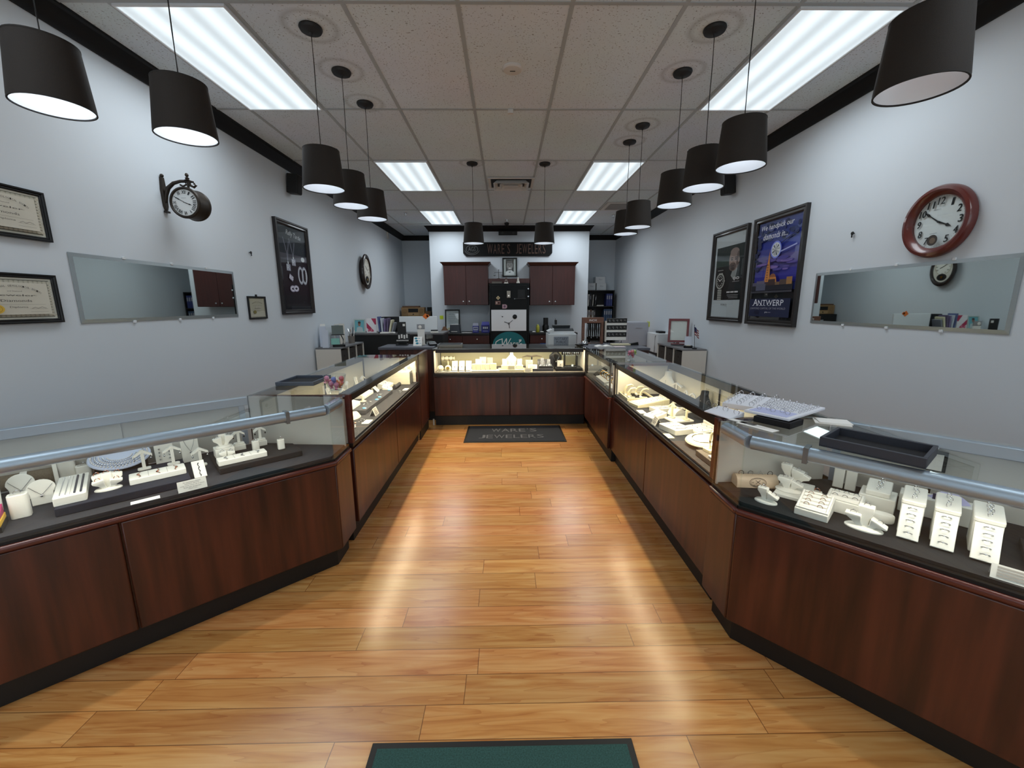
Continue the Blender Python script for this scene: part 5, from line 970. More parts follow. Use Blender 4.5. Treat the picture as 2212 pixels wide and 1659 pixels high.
for k, (y, x) in enumerate(((3.14, 1.33), (3.03, 1.32))):
    lb = ('farther', 'nearer')[k]; t = thing('bracelet_ramp', 'white curled bracelet holder behind the grid tray, %s of two' % lb, 'bracelet display', (x, y, z0), r + 30 * k); MB().rbox(.05, .05, 0, .006, .008).build('foot', WHITE, t); MB().tube([(0, 0, .0062), (0, .0, .10), (.01, 0, .14), (.03, 0, .15), (.048, 0, .135), (.05, 0, .115)], .007, 10).build('curl', WHITE, t)
# short corner case (faces -x)
for k, (y, w) in enumerate(((4.28, .40), (3.90, .22))):
    l = (.975, y, z0); lb = ('long', 'short')[k]; t = thing('bangle_block', '%s white block of yellow and silver bangles in the corner case' % lb, 'bangle display', l, r); mb = MB(); mb.box(-w / 2, w / 2, -.05, .05, 0, .035); mb.v = [(a_, b_, c_ + (.02 * (b_ / .1 + .5) if c_ > 0 else 0)) for a_, b_, c_ in mb.v]; mb.build('block', WHITE, t, .003)
    n = 6 if k == 0 else 3
    for j in range(n): solo('bangle', '%s bangle standing on the %s white block of the corner case' % ('yellow gold' if j % 2 else 'silver', lb), 'bangle', MB().ring(0, 0, .03, .032, .0036, 90, 0, 24, 8), GOLD if j % 2 else SILVER, loc2(l, r, -w * .40 + w * .8 * j / (n - 1), .01, .0475), r + 70, 'bangles on the %s white block' % lb)
t = thing('wedge_display', 'black wedge watch display at the far end of the corner case', 'watch display', (1.02, 4.68, z0), r); MB().add([(-.08, -.06, 0), (.08, -.06, 0), (.08, .06, 0), (-.08, .06, 0), (-.08, .06, .09), (.08, .06, .09), (-.08, -.06, .015), (.08, -.06, .015)], [(3, 2, 1, 0), (6, 7, 5, 4), (0, 1, 7, 6), (2, 3, 4, 5), (1, 2, 5, 7), (3, 0, 6, 4)]).build('wedge', BLACKG, t, .003)
ring((1.01, 4.68, z0 + .062), r, 'bright silver ring on the black wedge display', None, SILVER, .011)
# far case: faces -y
r = 0
def mx(px): return -.02 + (px - 1100.5) * .00582
def F(px, d, z=0): return (mx(px), 4.95 + d, DK + .0004 + z)
t = thing('bracelet_bar', 'bracelet roll of pearl bracelets at the left end of the far case', 'bracelet display', F(966, .30), 0); MB().rbox(.07, .06, 0, .008, .01).build('foot', CREAM, t); MB().box(-.008, .008, -.006, .006, .0082, .12).build('stem', CREAM, t); MB().at(0, 0, .14, ry=90).lathe([(.02, -.085), (.024, -.08), (.024, .08), (.02, .085)], 20).build('roll', CREAM, t)
for k in range(6): solo('bracelet', 'pearl bracelet on the roll at the left end of the far case', 'bracelet', MB().at(ry=90).ring(0, 0, 0, .0292, .0045, 0, 0, 22, 8), [PEARL, SILVER][k % 2], (mx(966) - .065 + .026 * k, 5.25, DK + .1404), 0, 'bracelets on the left roll')
for px, lb in ((954, 'first'), (970, 'second')):
    t = thing('watch_cushion', 'cream round cushion on an oval foot in the far case, %s from the left' % lb, 'watch display', F(px, .10), 0); MB().lathe([(.052, 0), (.052, .008), (.03, .012)], 24, 1, .6).build('foot', WHITE, t); MB().at(0, .0, .042, rx=65).lathe([(.03, -.014), (.04, -.008), (.04, .008), (.03, .014)], 24).build('cushion', CREAM, t)
    solo('watch', 'round watch on the %s cream cushion of the far case' % lb, 'watch', MB().at(0, -.019, .048, rx=65).lathe([(.018, 0), (.02, .003), (.017, .006), (.001, .006)], 22), [PEARL, GOLD][px > 960], F(px, .10), 0)
for k, px in enumerate((982, 997, 1012)):
    lb = ('left', 'middle', 'right')[k]; easel('white pendant card, %s of three leaning in the far case' % lb, .072, .125, F(px, .19), 0, lean=24, deco=('drop pendant on the %s leaning card of the far case' % lb, 'v'), dm=SILVER)
    lay_tray('white earring pad in front of the %s leaning card' % lb, .07, .045, .01, F(px + 2, .085), 0, cols=2)
riser('white tray under five cream pads in the far case', .36, .13, .016, WHITE, F(1048, .14), 0)
for k, px in enumerate((1024.5, 1034, 1044, 1054)): solo('earring_pad', 'upright cream pad, %s of four equal ones in the far case' % ('first', 'second', 'third', 'fourth')[k], 'jewellery display', MB().rbox(.05, .05, 0, .075, .012), CREAM, F(px, .14, .0165), 0, bevel=.004)
solo('earring_pad', 'wide upright cream pad ending the row of five in the far case', 'jewellery display', MB().rbox(.075, .055, 0, .08, .012), CREAM, F(1066, .14, .0165), 0, bevel=.004)
for k, (px, z, w) in enumerate(((1033, .0, .08), (1042, .0, .085), (1057, .0, .075))): solo('sign_card', 'white card on its edge behind the cream pads, %s one' % ('left', 'tallest', 'right')[k], 'sign card', MB().box(-w / 2, w / 2, 0, .003, 0, (.135, .155, .14)[k]).box(-.02, .02, .003, .03, 0, .004), PAPER, F(px, .27 + .05 * k), 0)
riser('cream platform under the white busts in the middle of the far case', .33, .18, .024, CREAM, F(1104.5, .17), 0); zc = .0245
for px, lb in ((1090, 'left'), (1122, 'right')):
    riser('cream block on the %s end of the cream platform' % lb, .085, .07, .045, mat('blush_leatherette', (240, 218, 204), .5), F(px, .16, zc), 0); easel('small white ring card on the %s cream block' % lb, .06, .075, F(px, .165, zc + .0455), 0, lean=12, deco=('pendant on the small %s ring card' % lb, 'v'))
bust('tall white necklace bust in the middle of the cream platform', .20, .13, F(1105, .20, zc), 0, deco='silver pendant necklace on the tall bust in the middle'); riser('small cream pad in front of the tall middle bust', .085, .05, .05, CREAM, F(1104, .11, zc), 0)
riser('long charcoal platform under the black displays in the far case', .335, .20, .03, CHAR, F(1164.5, .19), 0); riser('black platform at the right end of the far case', .33, .22, .036, FELTB, F(1227, .20), 0)
zb = .0305; zd = .0365
t = thing('bracelet_bar', 'dark curved bracelet T bar rising from the charcoal platform', 'bracelet display', F(1149, .245, zb), 0); MB().rbox(.05, .04, 0, .006, .01).build('foot', CHAR, t); MB().box(-.008, .008, -.006, .006, .0062, .13).build('stem', BLACKG, t); MB().tube([(-.12, 0, .128), (-.06, 0, .145), (0, 0, .138), (.06, 0, .145), (.13, 0, .135)], [.004, .010, .011, .010, .004], 10).build('bar', mat('taupe_suede', (96, 86, 72), .8), t)
easel('grey necklace easel in front of the dark bracelet bar', .09, .10, F(1143, .17, zb), 0, mat('grey_suede', (170, 168, 166), .8), 12, ('silver necklace on the grey easel', 'v'))
tent('pale pink card standing on the charcoal platform', .11, .05, F(1149.5, .125, zb), 0, m=mat('pink_card', (244, 222, 222), .7)); tent('cream card standing at the front glass of the far case', .105, .05, F(1139.5, .045), 0, m=CREAM)
for k, px in enumerate((1165, 1172, 1179, 1186)): easel('dark oval earring card, %s of four on the charcoal platform' % ('first', 'second', 'third', 'fourth')[k], .04, .10 + .015 * (k == 1), F(px, .235, zb), 0, mat('slate_card', (74, 76, 84), .7) if k % 2 == 0 else mat('silver_card', (150, 154, 164), .4), 10, ('bright drops on the %s dark earring card' % ('first', 'second', 'third', 'fourth')[k], 'drops'))
t = thing('earring_tray', 'black tray of bright studs on the charcoal platform', 'jewellery tray', F(1178, .14, zb), 0); MB().box(-.085, .085, -.03, .03, 0, .03).build('body', BLACKG, t, .002)
for k in range(6): solo('stud', 'bright cone stud on the black tray of the charcoal platform', 'stud', MB().lathe([(.010, 0), (.008, .006), (.001, .022)], 10), CHROME, F(1166.5 + 4.6 * k, .14, zb + .0305), 0, 'studs on the black tray')
bust('black neck bust hung with three silver necklaces at the right end of the far case', .225, .16, F(1201, .25, zd), 0, BLACKG, 'silver necklace with drop on the black neck bust', CHROME)
lay_tray('black pad with two bright earrings in front of the black neck bust', .065, .05, .014, F(1206, .13, zd), 0, BLACKG, cols=1, item=('bright bar earring on the black pad', 'earring'), n=2, dm=CHROME)
easel('grey necklace easel beside the black neck bust', .075, .085, F(1210, .175, zd), 0, mat('grey_suede', (170, 168, 166), .8), 12, ('silver V necklace on the grey easel beside the black bust', 'v'))
t = thing('bracelet_bar', 'black bracelet rack hung with silver bracelets at the right end of the far case', 'bracelet display', F(1234, .27, zd), 0); MB().rbox(.16, .06, 0, .008, .01).build('foot', BLACKG, t)
for x in (-.075, .075): MB().box(x - .011, x + .011, -.008, .008, .0082, .16).build('upright', BLACKG, t, .003)
MB().at(0, 0, .168, ry=90).lathe([(.02, -.115), (.024, -.11), (.024, .11), (.02, .115)], 20).build('roll', BLACKG, t)
for k in range(9): solo('bracelet', 'silver bracelet hung on the black bracelet rack', 'bracelet', MB().at(ry=90).ring(0, 0, 0, .034, .0035, 0, 0, 22, 7), [CHROME, SILVER][k % 2], (mx(1234) - .092 + .023 * k, 5.22, DK + .2), 0, 'bracelets on the black rack')
lay_tray('black pad of silver jewellery in front of the black bracelet rack', .16, .06, .012, F(1230, .13, zd), 0, BLACKG, cols=1, item=('silver trinket on the black pad before the rack', 'pendant'), n=4, dm=CHROME)
solo('star_pendant', 'bright star pendant propped before the black bracelet rack', 'pendant', MB().at(0, 0, .022, rx=80).prism([((.02 if k % 2 == 0 else .009) * math.cos(R(90 + 36 * k)), (.02 if k % 2 == 0 else .009) * math.sin(R(90 + 36 * k))) for k in range(10)], -.002, .002), CHROME, F(1236, .185, zd), 0)
# ---------------------------------------------------------------- back of the shop
def cabinet(label, x0, x1, z0, z1, y0):
    t = thing('wall_cabinet', label, 'cabinet', ((x0 + x1) / 2, y0, z0)); w, h, d = (x1 - x0) / 2, z1 - z0, YP - y0 - .002
    MB().box(-w, w, .022, d, 0, h).build('body', CABW, t)
    for s in (-1, 1):
        a, b = (-w + .002, -.002) if s < 0 else (.002, w - .002)
        o = MB().box(a, b, 0, .0215, .004, h - .03).build('door', CABW, t, .004); kx = -.06 if s < 0 else .06
        MB().at(kx, 0, .07, rx=90).lathe([(.006, 0), (.006, .012), (.015, .018), (.014, .026), (.001, .029)], 16).build('knob', CHROME, o)
    pr = [(0, 0), (.012, .0), (.02, .02), (.05, .045), (.055, .06), (0, .06)]; path = [(-w, d), (-w, .0), (w, .0), (w, d)]; rings = []
    nrm = [(-1, 0), (-1, -1), (1, -1), (1, 0)]
    for (px, py), (nx, ny) in zip(path, nrm): rings.append([(px + nx * o_, py + ny * o_, h - .029 + z) for o_, z in pr])
    MB().loft(rings).build('cornice', CABW, t); MB().box(-w, w, .0, d, h - .0285, h + .03).build('top_panel', CABW, t)
cabinet('cherry two-door wall cabinet left of the tall black safe', -1.306, -.414, 1.47, 2.28, 8.56); cabinet('cherry two-door wall cabinet right of the tall black safe', .431, 1.342, 1.46, 2.27, 8.56)
t = thing('bridge_shelf', 'cherry shelf bridging the two wall cabinets over the safe', 'shelf', (.008, 8.57, 1.90)); MB().box(-.415, .415, 0, .325, 0, .09).build('board', CABW, t, .003)
# shop sign
t = thing('shop_sign', 'black shop sign with dull bronze WARES JEWELERS letters and round emblem', 'sign', (-.012, YP, 2.595)); w, h = .918, .138
SB = mat('sign_black', (7, 6, 6), .6, spec=.2); MB().at(0, -.001, 0, rx=90).prism([(-w, h), (-w, -h + .06), (-w + .06, -h), (w - .06, -h), (w, -h + .06), (w, h)], 0, .03).build('board', SB, t)
a = Art(); a.ly = -.0315; SG = mat('sign_bronze', (84, 58, 46), .6); SG2 = mat('sign_pewter', (70, 70, 70), .6)
for s, x0, x1 in (('W', -.42, -.31), ('A', -.295, -.225), ('R', -.205, -.145), ('E', -.125, -.07), ('S', -.01, .05), ('J', .17, .215), ('E', .235, .285), ('W', .30, .40), ('E', .42, .475), ('L', .495, .545), ('E', .56, .615), ('R', .635, .70), ('S', .72, .78)): a.text(s, x0, x1, -.09, .10, SG)
a.rect(-.045, -.035, .06, .10, SG); a.done('lettering', t); a = Art(); a.ly = -.0315; a.annul(-.735, .0, .125, .085, .010, SG2); a.annul(-.735, -.005, .155, .108, .010, SG2, 24, 190, 350); a.text('AGS', -.81, -.66, -.04, .05, SG2); a.done('emblem', t)
t = thing('speaker_bar', 'slim black speaker bar under the crown moulding above the shop sign', 'speaker', (-.007, YP, 2.906)); MB().box(-.19, .19, -.07, -.001, -.037, .037).build('cabinet', BLACK, t, .006)
for x in (-.11, .11): MB().at(x, -.0705, 0, rx=90).lathe([(.026, 0), (.022, .003), (.001, .001)], 20).build('driver', mat('driver_grey', (40, 40, 42), .5), t)
def portrait(a, w, h):
    a.rect(-w / 2, w / 2, -h / 2, h / 2, (206, 208, 208)); a.rect(-w * .33, w * .33, -h * .4, h * .47, (84, 84, 88)); a.poly([(-w * .36, -h * .44), (w * .36, -h * .44), (w * .33, -h * .27), (w * .12, -h * .17), (-w * .12, -h * .17), (-w * .33, -h * .27)], (224, 226, 228))
    a.ell(0, h * .10, w * .25, h * .27, (150, 148, 146), 30); a.ell(0, h * .32, w * .24, h * .08, (110, 108, 108), 24); a.ell(-w * .25, h * .1, w * .04, h * .07, (130, 128, 126), 12); a.ell(w * .25, h * .1, w * .04, h * .07, (130, 128, 126), 12)
    for s in (-1, 1): a.rect(s * w * .10 - w * .06, s * w * .10 + w * .06, h * .155, h * .17, (64, 62, 62)); a.ell(s * w * .10, h * .125, w * .035, h * .014, (50, 48, 48), 12)
    a.poly([(-w * .02, h * .12), (w * .04, h * .02), (-w * .04, h * .02)], (120, 118, 116)); a.ell(0, -h * .05, w * .11, h * .035, (214, 212, 210), 18); a.ell(0, -h * .15, w * .14, h * .03, (118, 116, 114), 18)
    a.poly([(-w * .08, -h * .26), (w * .06, -h * .30), (w * .06, -h * .24), (-w * .08, -h * .31)], (30, 30, 32))
frame('framed_portrait', 'framed black-and-white portrait of a smiling man above the safe', 'picture', .305, .385, .025, .02, BLACKG, (.028, YP, 2.235), 0, portrait, steps=False)
# safe
t = thing('safe', 'tall black safe between the two wall cabinets with papers and magnets on its door', 'safe', (.012, 8.2, 0)); SF = mat('safe_black', (13, 16, 18), .6, spec=.25, noise=.15, nscale=200)
MB().box(-.385, .385, .03, .66, .002, 1.88).build('body', SF, t, .006); d = MB().box(-.345, .345, 0, .0295, .06, 1.845).build('door', SF, t, .005)
MB().box(.16, .30, -.004, -.0005, 1.60, 1.76).build('lock_plate', BLACKG, d)
for z in (1.775, 1.63): MB().at(.365, .01, z).lathe([(.018, -.012), (.018, .012)], 12).build('hinge', CHROME, t)
MB().box(-.05, .02, -.012, -.0005, 1.605, 1.735).build('keypad', mat('keypad_grey', (160, 156, 146), .5), d, .004); MB().at(-.015, -.0125, 1.645, rx=90).lathe([(.012, 0), (.010, .004)], 14).build('button', mat('lit_white', (250, 250, 245), .4, emit=.6), d)
MB().tube([(.10, -.012, 1.585), (.32, -.012, 1.592)], .004, 8).at(.10, 0, 1.585, rx=90).lathe([(.012, 0), (.012, .016)], 14).build('handle', mat('dull_steel', (110, 112, 114), .4, .8), d)
def stuck(name, label, cat, art, x, z, y=8.2, th=.002, ry=0):
    t = thing(name, label, cat, (x, y - .0006, z), ry=ry); art(t); return t
def dm(t): MB().at(0, 0, 0, ry=45).box(-.028, .028, -.003, 0, -.028, .028).build('plate', mat('cream_magnet', (214, 200, 158), .6), t); a = Art(); a.ly = -.0035; a.ell(0, 0, .016, .02, (150, 130, 96)); a.done('print', t)
stuck('magnet', 'cream diamond-shaped magnet on the black safe door', 'magnet', dm, -.209, 1.605)
def m2(t): MB().box(-.05, .05, -.003, 0, -.035, .035).build('plate', mat('brown_magnet', (126, 92, 84), .6), t); a = Art(); a.ly = -.0035; a.ell(-.025, 0, .015, .02, (190, 170, 160)); a.rect(.0, .035, -.02, .02, (70, 44, 42)); a.text('W', -.005, .04, .018, .032, (210, 180, 170)); a.done('print', t)
stuck('magnet', 'brown photo magnet below the diamond magnet on the safe', 'magnet', m2, -.214, 1.51)
def m3(t): MB().at(rx=90).prism([(-.045, -.04), (.025, -.04), (.048, -.02), (.048, .02), (.025, .04), (-.045, .04)], 0, .003).build('plate', mat('pink_magnet', (182, 150, 160), .6), t); a = Art(); a.ly = -.0035; a.ell(0, 0, .022, .024, (110, 84, 104)); a.done('print', t)
stuck('magnet', 'pink tag-shaped magnet right of the brown magnet on the safe', 'magnet', m3, -.084, 1.44)
def wb(t):
    MB().box(-.343, .343, -.004, 0, -.205, .205).build('board', mat('white_board', (226, 230, 234), .35), t); MB().at(.118, -.0045, .07, rx=90).lathe([(.044, 0), (.044, .006), (.04, .008)], 28).build('disc_magnet', BLACKG, t); a = Art(); a.ly = -.0046
    a.line([(-.16, .09), (-.14, .075), (-.11, .07)], .004, (150, 154, 158)); a.ell(-.125, .072, .014, .010, (40, 40, 44)); a.line([(.0, -.06), (-.09, -.03)], .014, (70, 70, 74)); a.line([(.0, -.06), (.075, -.0)], .010, (70, 70, 74)); a.line([(.0, -.06), (.012, -.155)], .014, (70, 70, 74)); a.ell(0, -.065, .02, .024, (96, 96, 100)); a.done('drawing', t)
stuck('whiteboard', 'white magnetic board with a three-armed drawing and black disc on the safe', 'whiteboard', wb, -.003, 1.172)
def ov(t):
    MB().at(0, 0, 0, rx=90).lathe([(.325, 0), (.325, .004)], 48, 1, .80).build('panel', mat('teal_sign', (6, 108, 116), .5), t); a = Art(); a.ly = -.0046; wh = (222, 230, 230)
    a.line([(-.27, .0), (-.26, .06), (-.20, .10), (-.15, .115)], .016, wh); a.text('W', -.19, .0, -.04, .13, wh, .25)
    a.text('are', .0, .17, -.04, .05, wh, .2); a.text("'s", .175, .245, -.04, .07, wh, .2); a.poly([(.19, .09), (.25, .09), (.22, .055)], wh); a.rect(.195, .245, .093, .105, wh); a.done('lettering', t)
stuck('oval_sign', 'teal oval sign with white script at the foot of the safe door', 'sign', ov, .0, .69)
solo('taped_paper', 'curled white paper hanging at the left edge of the safe', 'paper', MB().loft([[(q, -.05, -.06 * k), (q + .0015, -.05, -.06 * k), (q + .0015, .05, -.06 * k), (q, .05, -.06 * k)] for k, q in enumerate((0, 0, -.004, -.018, -.038))]), PAPER, (-.3749, 8.30, 1.50))
BOOKD = mat('dark_book', (34, 30, 30), .6)
t = thing('book', 'dark flat book lying at the left on top of the safe', 'book', (-.235, 8.42, 1.8805)); MB().box(-.10, .10, -.07, .07, 0, .045).build('cover', BOOKD, t, .004); MB().box(-.095, .101, -.0705, .066, .006, .039).build('pages', mat('old_pages', (110, 104, 96), .8), t)
t = thing('figurine', 'dark-topped figurine with white foot on the safe', 'figurine', (-.05, 8.36, 1.8805)); MB().lathe([(.045, 0), (.045, .008), (.03, .02)], 16).ball(-.018, 0, .028, .014, 8).ball(.02, 0, .028, .014, 8).build('foot', mat('ivory_resin', (220, 216, 206), .5), t); MB().lathe([(.02, .0205), (.03, .045), (.022, .07), (.012, .085)], 16).ball(0, 0, .098, .02, 12).build('figure', mat('bronze_resin', (90, 76, 70), .5), t)
t = thing('figurine', 'pale seated figurine right of the dark one on the safe', 'figurine', (.185, 8.36, 1.8805)); MB().lathe([(.05, 0), (.05, .008)], 16).build('plinth', BLACKG, t); MB().lathe([(.034, .0082), (.03, .03), (.018, .06), (.02, .075), (.009, .09)], 16, 1, .8).ball(.0, 0, .102, .016, 12).tube([(-.02, -.01, .03), (-.01, -.02, .06), (.012, -.015, .085)], .008, 8).build('figure', mat('ivory_resin', (220, 216, 206), .5), t)
t = thing('balance_scale', 'small dark balance scale standing on the cherry shelf', 'balance scale', (-.20, 8.68, 1.9905)); MB().lathe([(.035, 0), (.035, .008), (.006, .014), (.005, .17), (.016, .175), (.001, .185)], 14).build('pillar', IRON, t); MB().box(-.085, .085, -.003, .003, .125, .131).build('beam', IRON, t)
for s in (-1, 1):
    o = MB().tube([(s * .083, 0, .125), (s * .083 - .02, 0, .07)], .001, 4).tube([(s * .083, 0, .125), (s * .083 + .02, 0, .07)], .001, 4).build('chains', IRON, t); MB().at(s * .083).lathe([(.001, .06), (.02, .064), (.024, .07)], 14).build('pan', IRON, o)
# base cabinets either side of the safe
BTOP = mat('black_worktop', (20, 20, 22), .35)
def base_cab(label, x0, x1, kn):
    t = thing('base_cabinet', label, 'cabinet', ((x0 + x1) / 2, 8.25, 0)); w = (x1 - x0) / 2; MB().box(-w, w, .022, .64, .1, .888).build('body', CABW, t); MB().box(-w, w, .07, .60, .002, .0995).build('toe_kick', KICK, t); MB().box(-w - .01, w + .002, -.02, .645, .8885, .922).build('worktop', BTOP, t, .003)
    for k in range(2):
        a, b = (-w + .003, -.003) if k == 0 else (.003, w - .003); o = MB().box(a, b, 0, .0215, .72, .87).build('drawer', CABW, t, .003); MB().at((a + b) / 2 + kn, 0, .80, rx=90).lathe([(.006, 0), (.006, .012), (.015, .018), (.014, .026), (.001, .029)], 16).build('knob', CHROME, o)
        o = MB().box(a, b, 0, .0215, .11, .71).build('door', CABW, t, .003); MB().at(b - .05 if k == 0 else a + .05, 0, .64, rx=90).lathe([(.006, 0), (.006, .012), (.015, .018), (.014, .026), (.001, .029)], 16).build('knob', CHROME, o)
base_cab('cherry base cabinet with black top left of the safe', -1.46, -.39, .02); base_cab('cherry base cabinet with black top right of the safe', .415, 1.36, .0)
ZB = .9225
def certp(a, w, h): a.rect(-w / 2, w / 2, -h / 2, h / 2, (214, 218, 222)); a.text('CERTIFICATE', -w * .3, w * .3, h * .30, h * .36, (110, 124, 146)); [a.rect(-w * .34, w * (.34 - .1 * (k % 3)), h * (.2 - .09 * k), h * (.215 - .09 * k), (170, 178, 190)) for k in range(6)]; a.rect(-w * .4, w * .4, -h * .46, -h * .36, (206, 200, 160))
frame('framed_certificate', 'black-framed certificate leaning on the wall over the left base cabinet', 'certificate', .31, .46, .025, .02, BLACKG, (-1.185, YP - .075, ZB + .226), 0, certp, tilt=-7, steps=False)
t = thing('label_printer', 'charcoal label printer standing before the leaning certificate', 'printer', (-1.09, 8.48, ZB)); MB().rbox(.21, .22, 0, .16, .02, (.19, .20)).build('body', mat('charcoal_plastic', (52, 56, 62), .5), t, .004); MB().box(-.08, .06, -.03, .03, .1605, .168).build('label_slot', PAPER, t); MB().box(-.07, .05, -.1115, -.1065, .02, .032).build('slot', LAMW, t)
t = thing('paper_bag', 'crumpled brown paper bag left of the label printer', 'bag', (-1.30, 8.42, ZB)); mb = MB(); random.seed(4); mb.loft([[((.085 + random.uniform(-.012, .012) - .02 * k) * math.cos(R(30 * j)), (.06 + random.uniform(-.01, .01) - .01 * k) * math.sin(R(30 * j)), .04 * k + random.uniform(-.008, .008) * (k > 0)) for j in range(12)] for k in range(4)]); mb.build('bag', mat('kraft_paper', (110, 78, 56), .8), t)
for k, (x, w, h) in enumerate(((-.672, .12, .19), (-.475, .165, .215))):
    lb = ('left', 'right')[k]; t = thing('gift_bag', 'royal blue carton with white print beside the safe, %s one' % lb, 'carton', (x, 8.45, ZB)); BLU = mat('royal_blue', (38, 42, 132), .5)
    MB().box(-w / 2, w / 2, -.05, .05, 0, h * .72).build('box', BLU, t, .002); mb = MB(); mb.add([(-w / 2, -.05, h * .7205), (w / 2, -.05, h * .7205), (w / 2, .05, h * .7205), (-w / 2, .05, h * .7205), (-w * .42, -.012, h), (w * .42, -.012, h), (w * .42, .012, h), (-w * .42, .012, h)], [(3, 2, 1, 0), (4, 5, 6, 7), (0, 1, 5, 4), (1, 2, 6, 5), (2, 3, 7, 6), (3, 0, 4, 7)]); mb.build('gable_top', mat('silver_blue', (110, 112, 130), .5) if k == 0 else BLU, t)
    a = Art(); a.ly = -.0505; a.rect(-w * .4, w * .4, h * .25, h * .62, (176, 178, 192) if k == 0 else (60, 62, 96)); [a.rect(-w * .3 + w * .22 * q, -w * .14 + w * .22 * q, h * .36, h * .53, (60, 62, 110) if k == 0 else (206, 208, 216)) for q in range(3)]; a.rect(-w * .3, w * .3, h * .12, h * .17, (150, 152, 180)); a.done('print', t)
for k, (x, y) in enumerate(((-.90, 8.40), (-.80, 8.36))): solo('paper', 'loose white paper on the left base cabinet, %s one' % ('left', 'right')[k], 'paper', MB().at(rz=20 - 30 * k).box(-.05, .05, -.035, .035, 0, .004), PAPER, (x, y, ZB))
t = thing('spray_can', 'yellow-green spray can on the right base cabinet', 'can', (.585, 8.45, ZB)); CANM = mat('lime_can', (170, 166, 52), .4); MB().lathe([(.032, 0), (.034, .004), (.034, .115), (.026, .128)], 20).build('body', CANM, t); MB().lathe([(.022, .1282), (.022, .15), (.016, .155)], 16).build('cap', mat('lime_cap', (196, 196, 96), .4), t)
t = thing('coffee_maker', 'black coffee grinder on the right base cabinet', 'coffee grinder', (.755, 8.55, ZB)); MB().rbox(.14, .14, 0, .03, .03).lathe([(.065, .03), (.068, .11), (.05, .15)], 20).build('base', BLACKG, t); MB().rbox(.095, .10, .1502, .285, .02).build('hopper', BLACKG, t)
t = thing('phone_handset', 'black cordless handset standing behind the white printer', 'telephone', (.965, 8.55, ZB)); MB().rbox(.08, .08, 0, .05, .015).build('cradle', BLACKG, t); MB().at(0, .0, .0505, rx=-8).rbox(.048, .03, 0, .19, .012).build('handset', BLACKG, t, .004); MB().at(-.012, 0, .2405).lathe([(.004, 0), (.004, .03)], 8).build('antenna', BLACKG, t)
for k, x in enumerate((.50, .66)): solo('paper', 'crumpled white paper on the right base cabinet, %s of the spray can' % ('left', 'right')[k], 'paper', MB().ball(0, 0, .012, .03, 8, 1.4, .9, .4), PAPER, (x, 8.37, ZB))
# desk behind the far case, printer with sign
t = thing('desk', 'black work desk behind the far case under the white printer', 'desk', (.08, 5.76, 0)); MB().box(-.96, .98, 0, .75, .72, .75).build('desktop', BLACK, t, .002)
for x in (-.95, .95): MB().box(x - .012, x + .012, .02, .73, .002, .7195).build('side_panel', BLACK, t)
t = thing('office_printer', 'white office printer wearing a NOTARY PUBLIC sign behind the far case', 'printer', (.745, 6.08, .7505)); PRW = mat('printer_white', (206, 210, 212), .45)
MB().rbox(.41, .36, 0, .31, .02).build('body', PRW, t, .004); MB().at(0, .02, 0).rbox(.36, .30, .3105, .345, .02).build('scanner_base', PRW, t, .003); MB().at(.01, .02, 0).rbox(.33, .28, .3455, .385, .02, (.30, .24)).build('scanner_lid', mat('printer_dark', (40, 46, 50), .5), t, .003); MB().at(.0, .02, 0).rbox(.24, .18, .3855, .43, .02, (.25, .20)).build('paper_feeder', mat('printer_dark', (40, 46, 50), .5), t, .003)
mb = MB(); mb.add([(-.20, -.12, .33), (-.12, -.15, .3455), (-.12, .1, .3455), (-.20, .1, .33), (-.21, -.12, .345), (-.12, -.15, .39), (-.12, .1, .39), (-.21, .1, .345)], [(0, 3, 2, 1), (4, 5, 6, 7), (0, 1, 5, 4), (1, 2, 6, 5), (2, 3, 7, 6), (3, 0, 4, 7)]); mb.build('control_panel', PRW, t, .003)
MB().box(-.125, .085, -.1835, -.1805, .165, .275).build('sign_plate', mat('sign_grey', (140, 148, 158), .5), t); a = Art(); a.ly = -.1838; a.text('NOTARY', -.11, .07, .225, .26, (60, 66, 74)); a.text('PUBLIC', -.09, .055, .18, .215, (60, 66, 74)); a.done('lettering', t)
MB().box(-.15, -.03, -.1835, -.1805, .135, .143).build('tray_grip', BLACKG, t)
solo('plastic_cup', 'blue plastic cup left of the white office printer', 'cup', MB().lathe([(.03, 0), (.042, .17), (.039, .17), (.028, .005), (.001, .005)], 20), mat('cup_blue', (36, 84, 150), .4), (.475, 6.0, .7505))
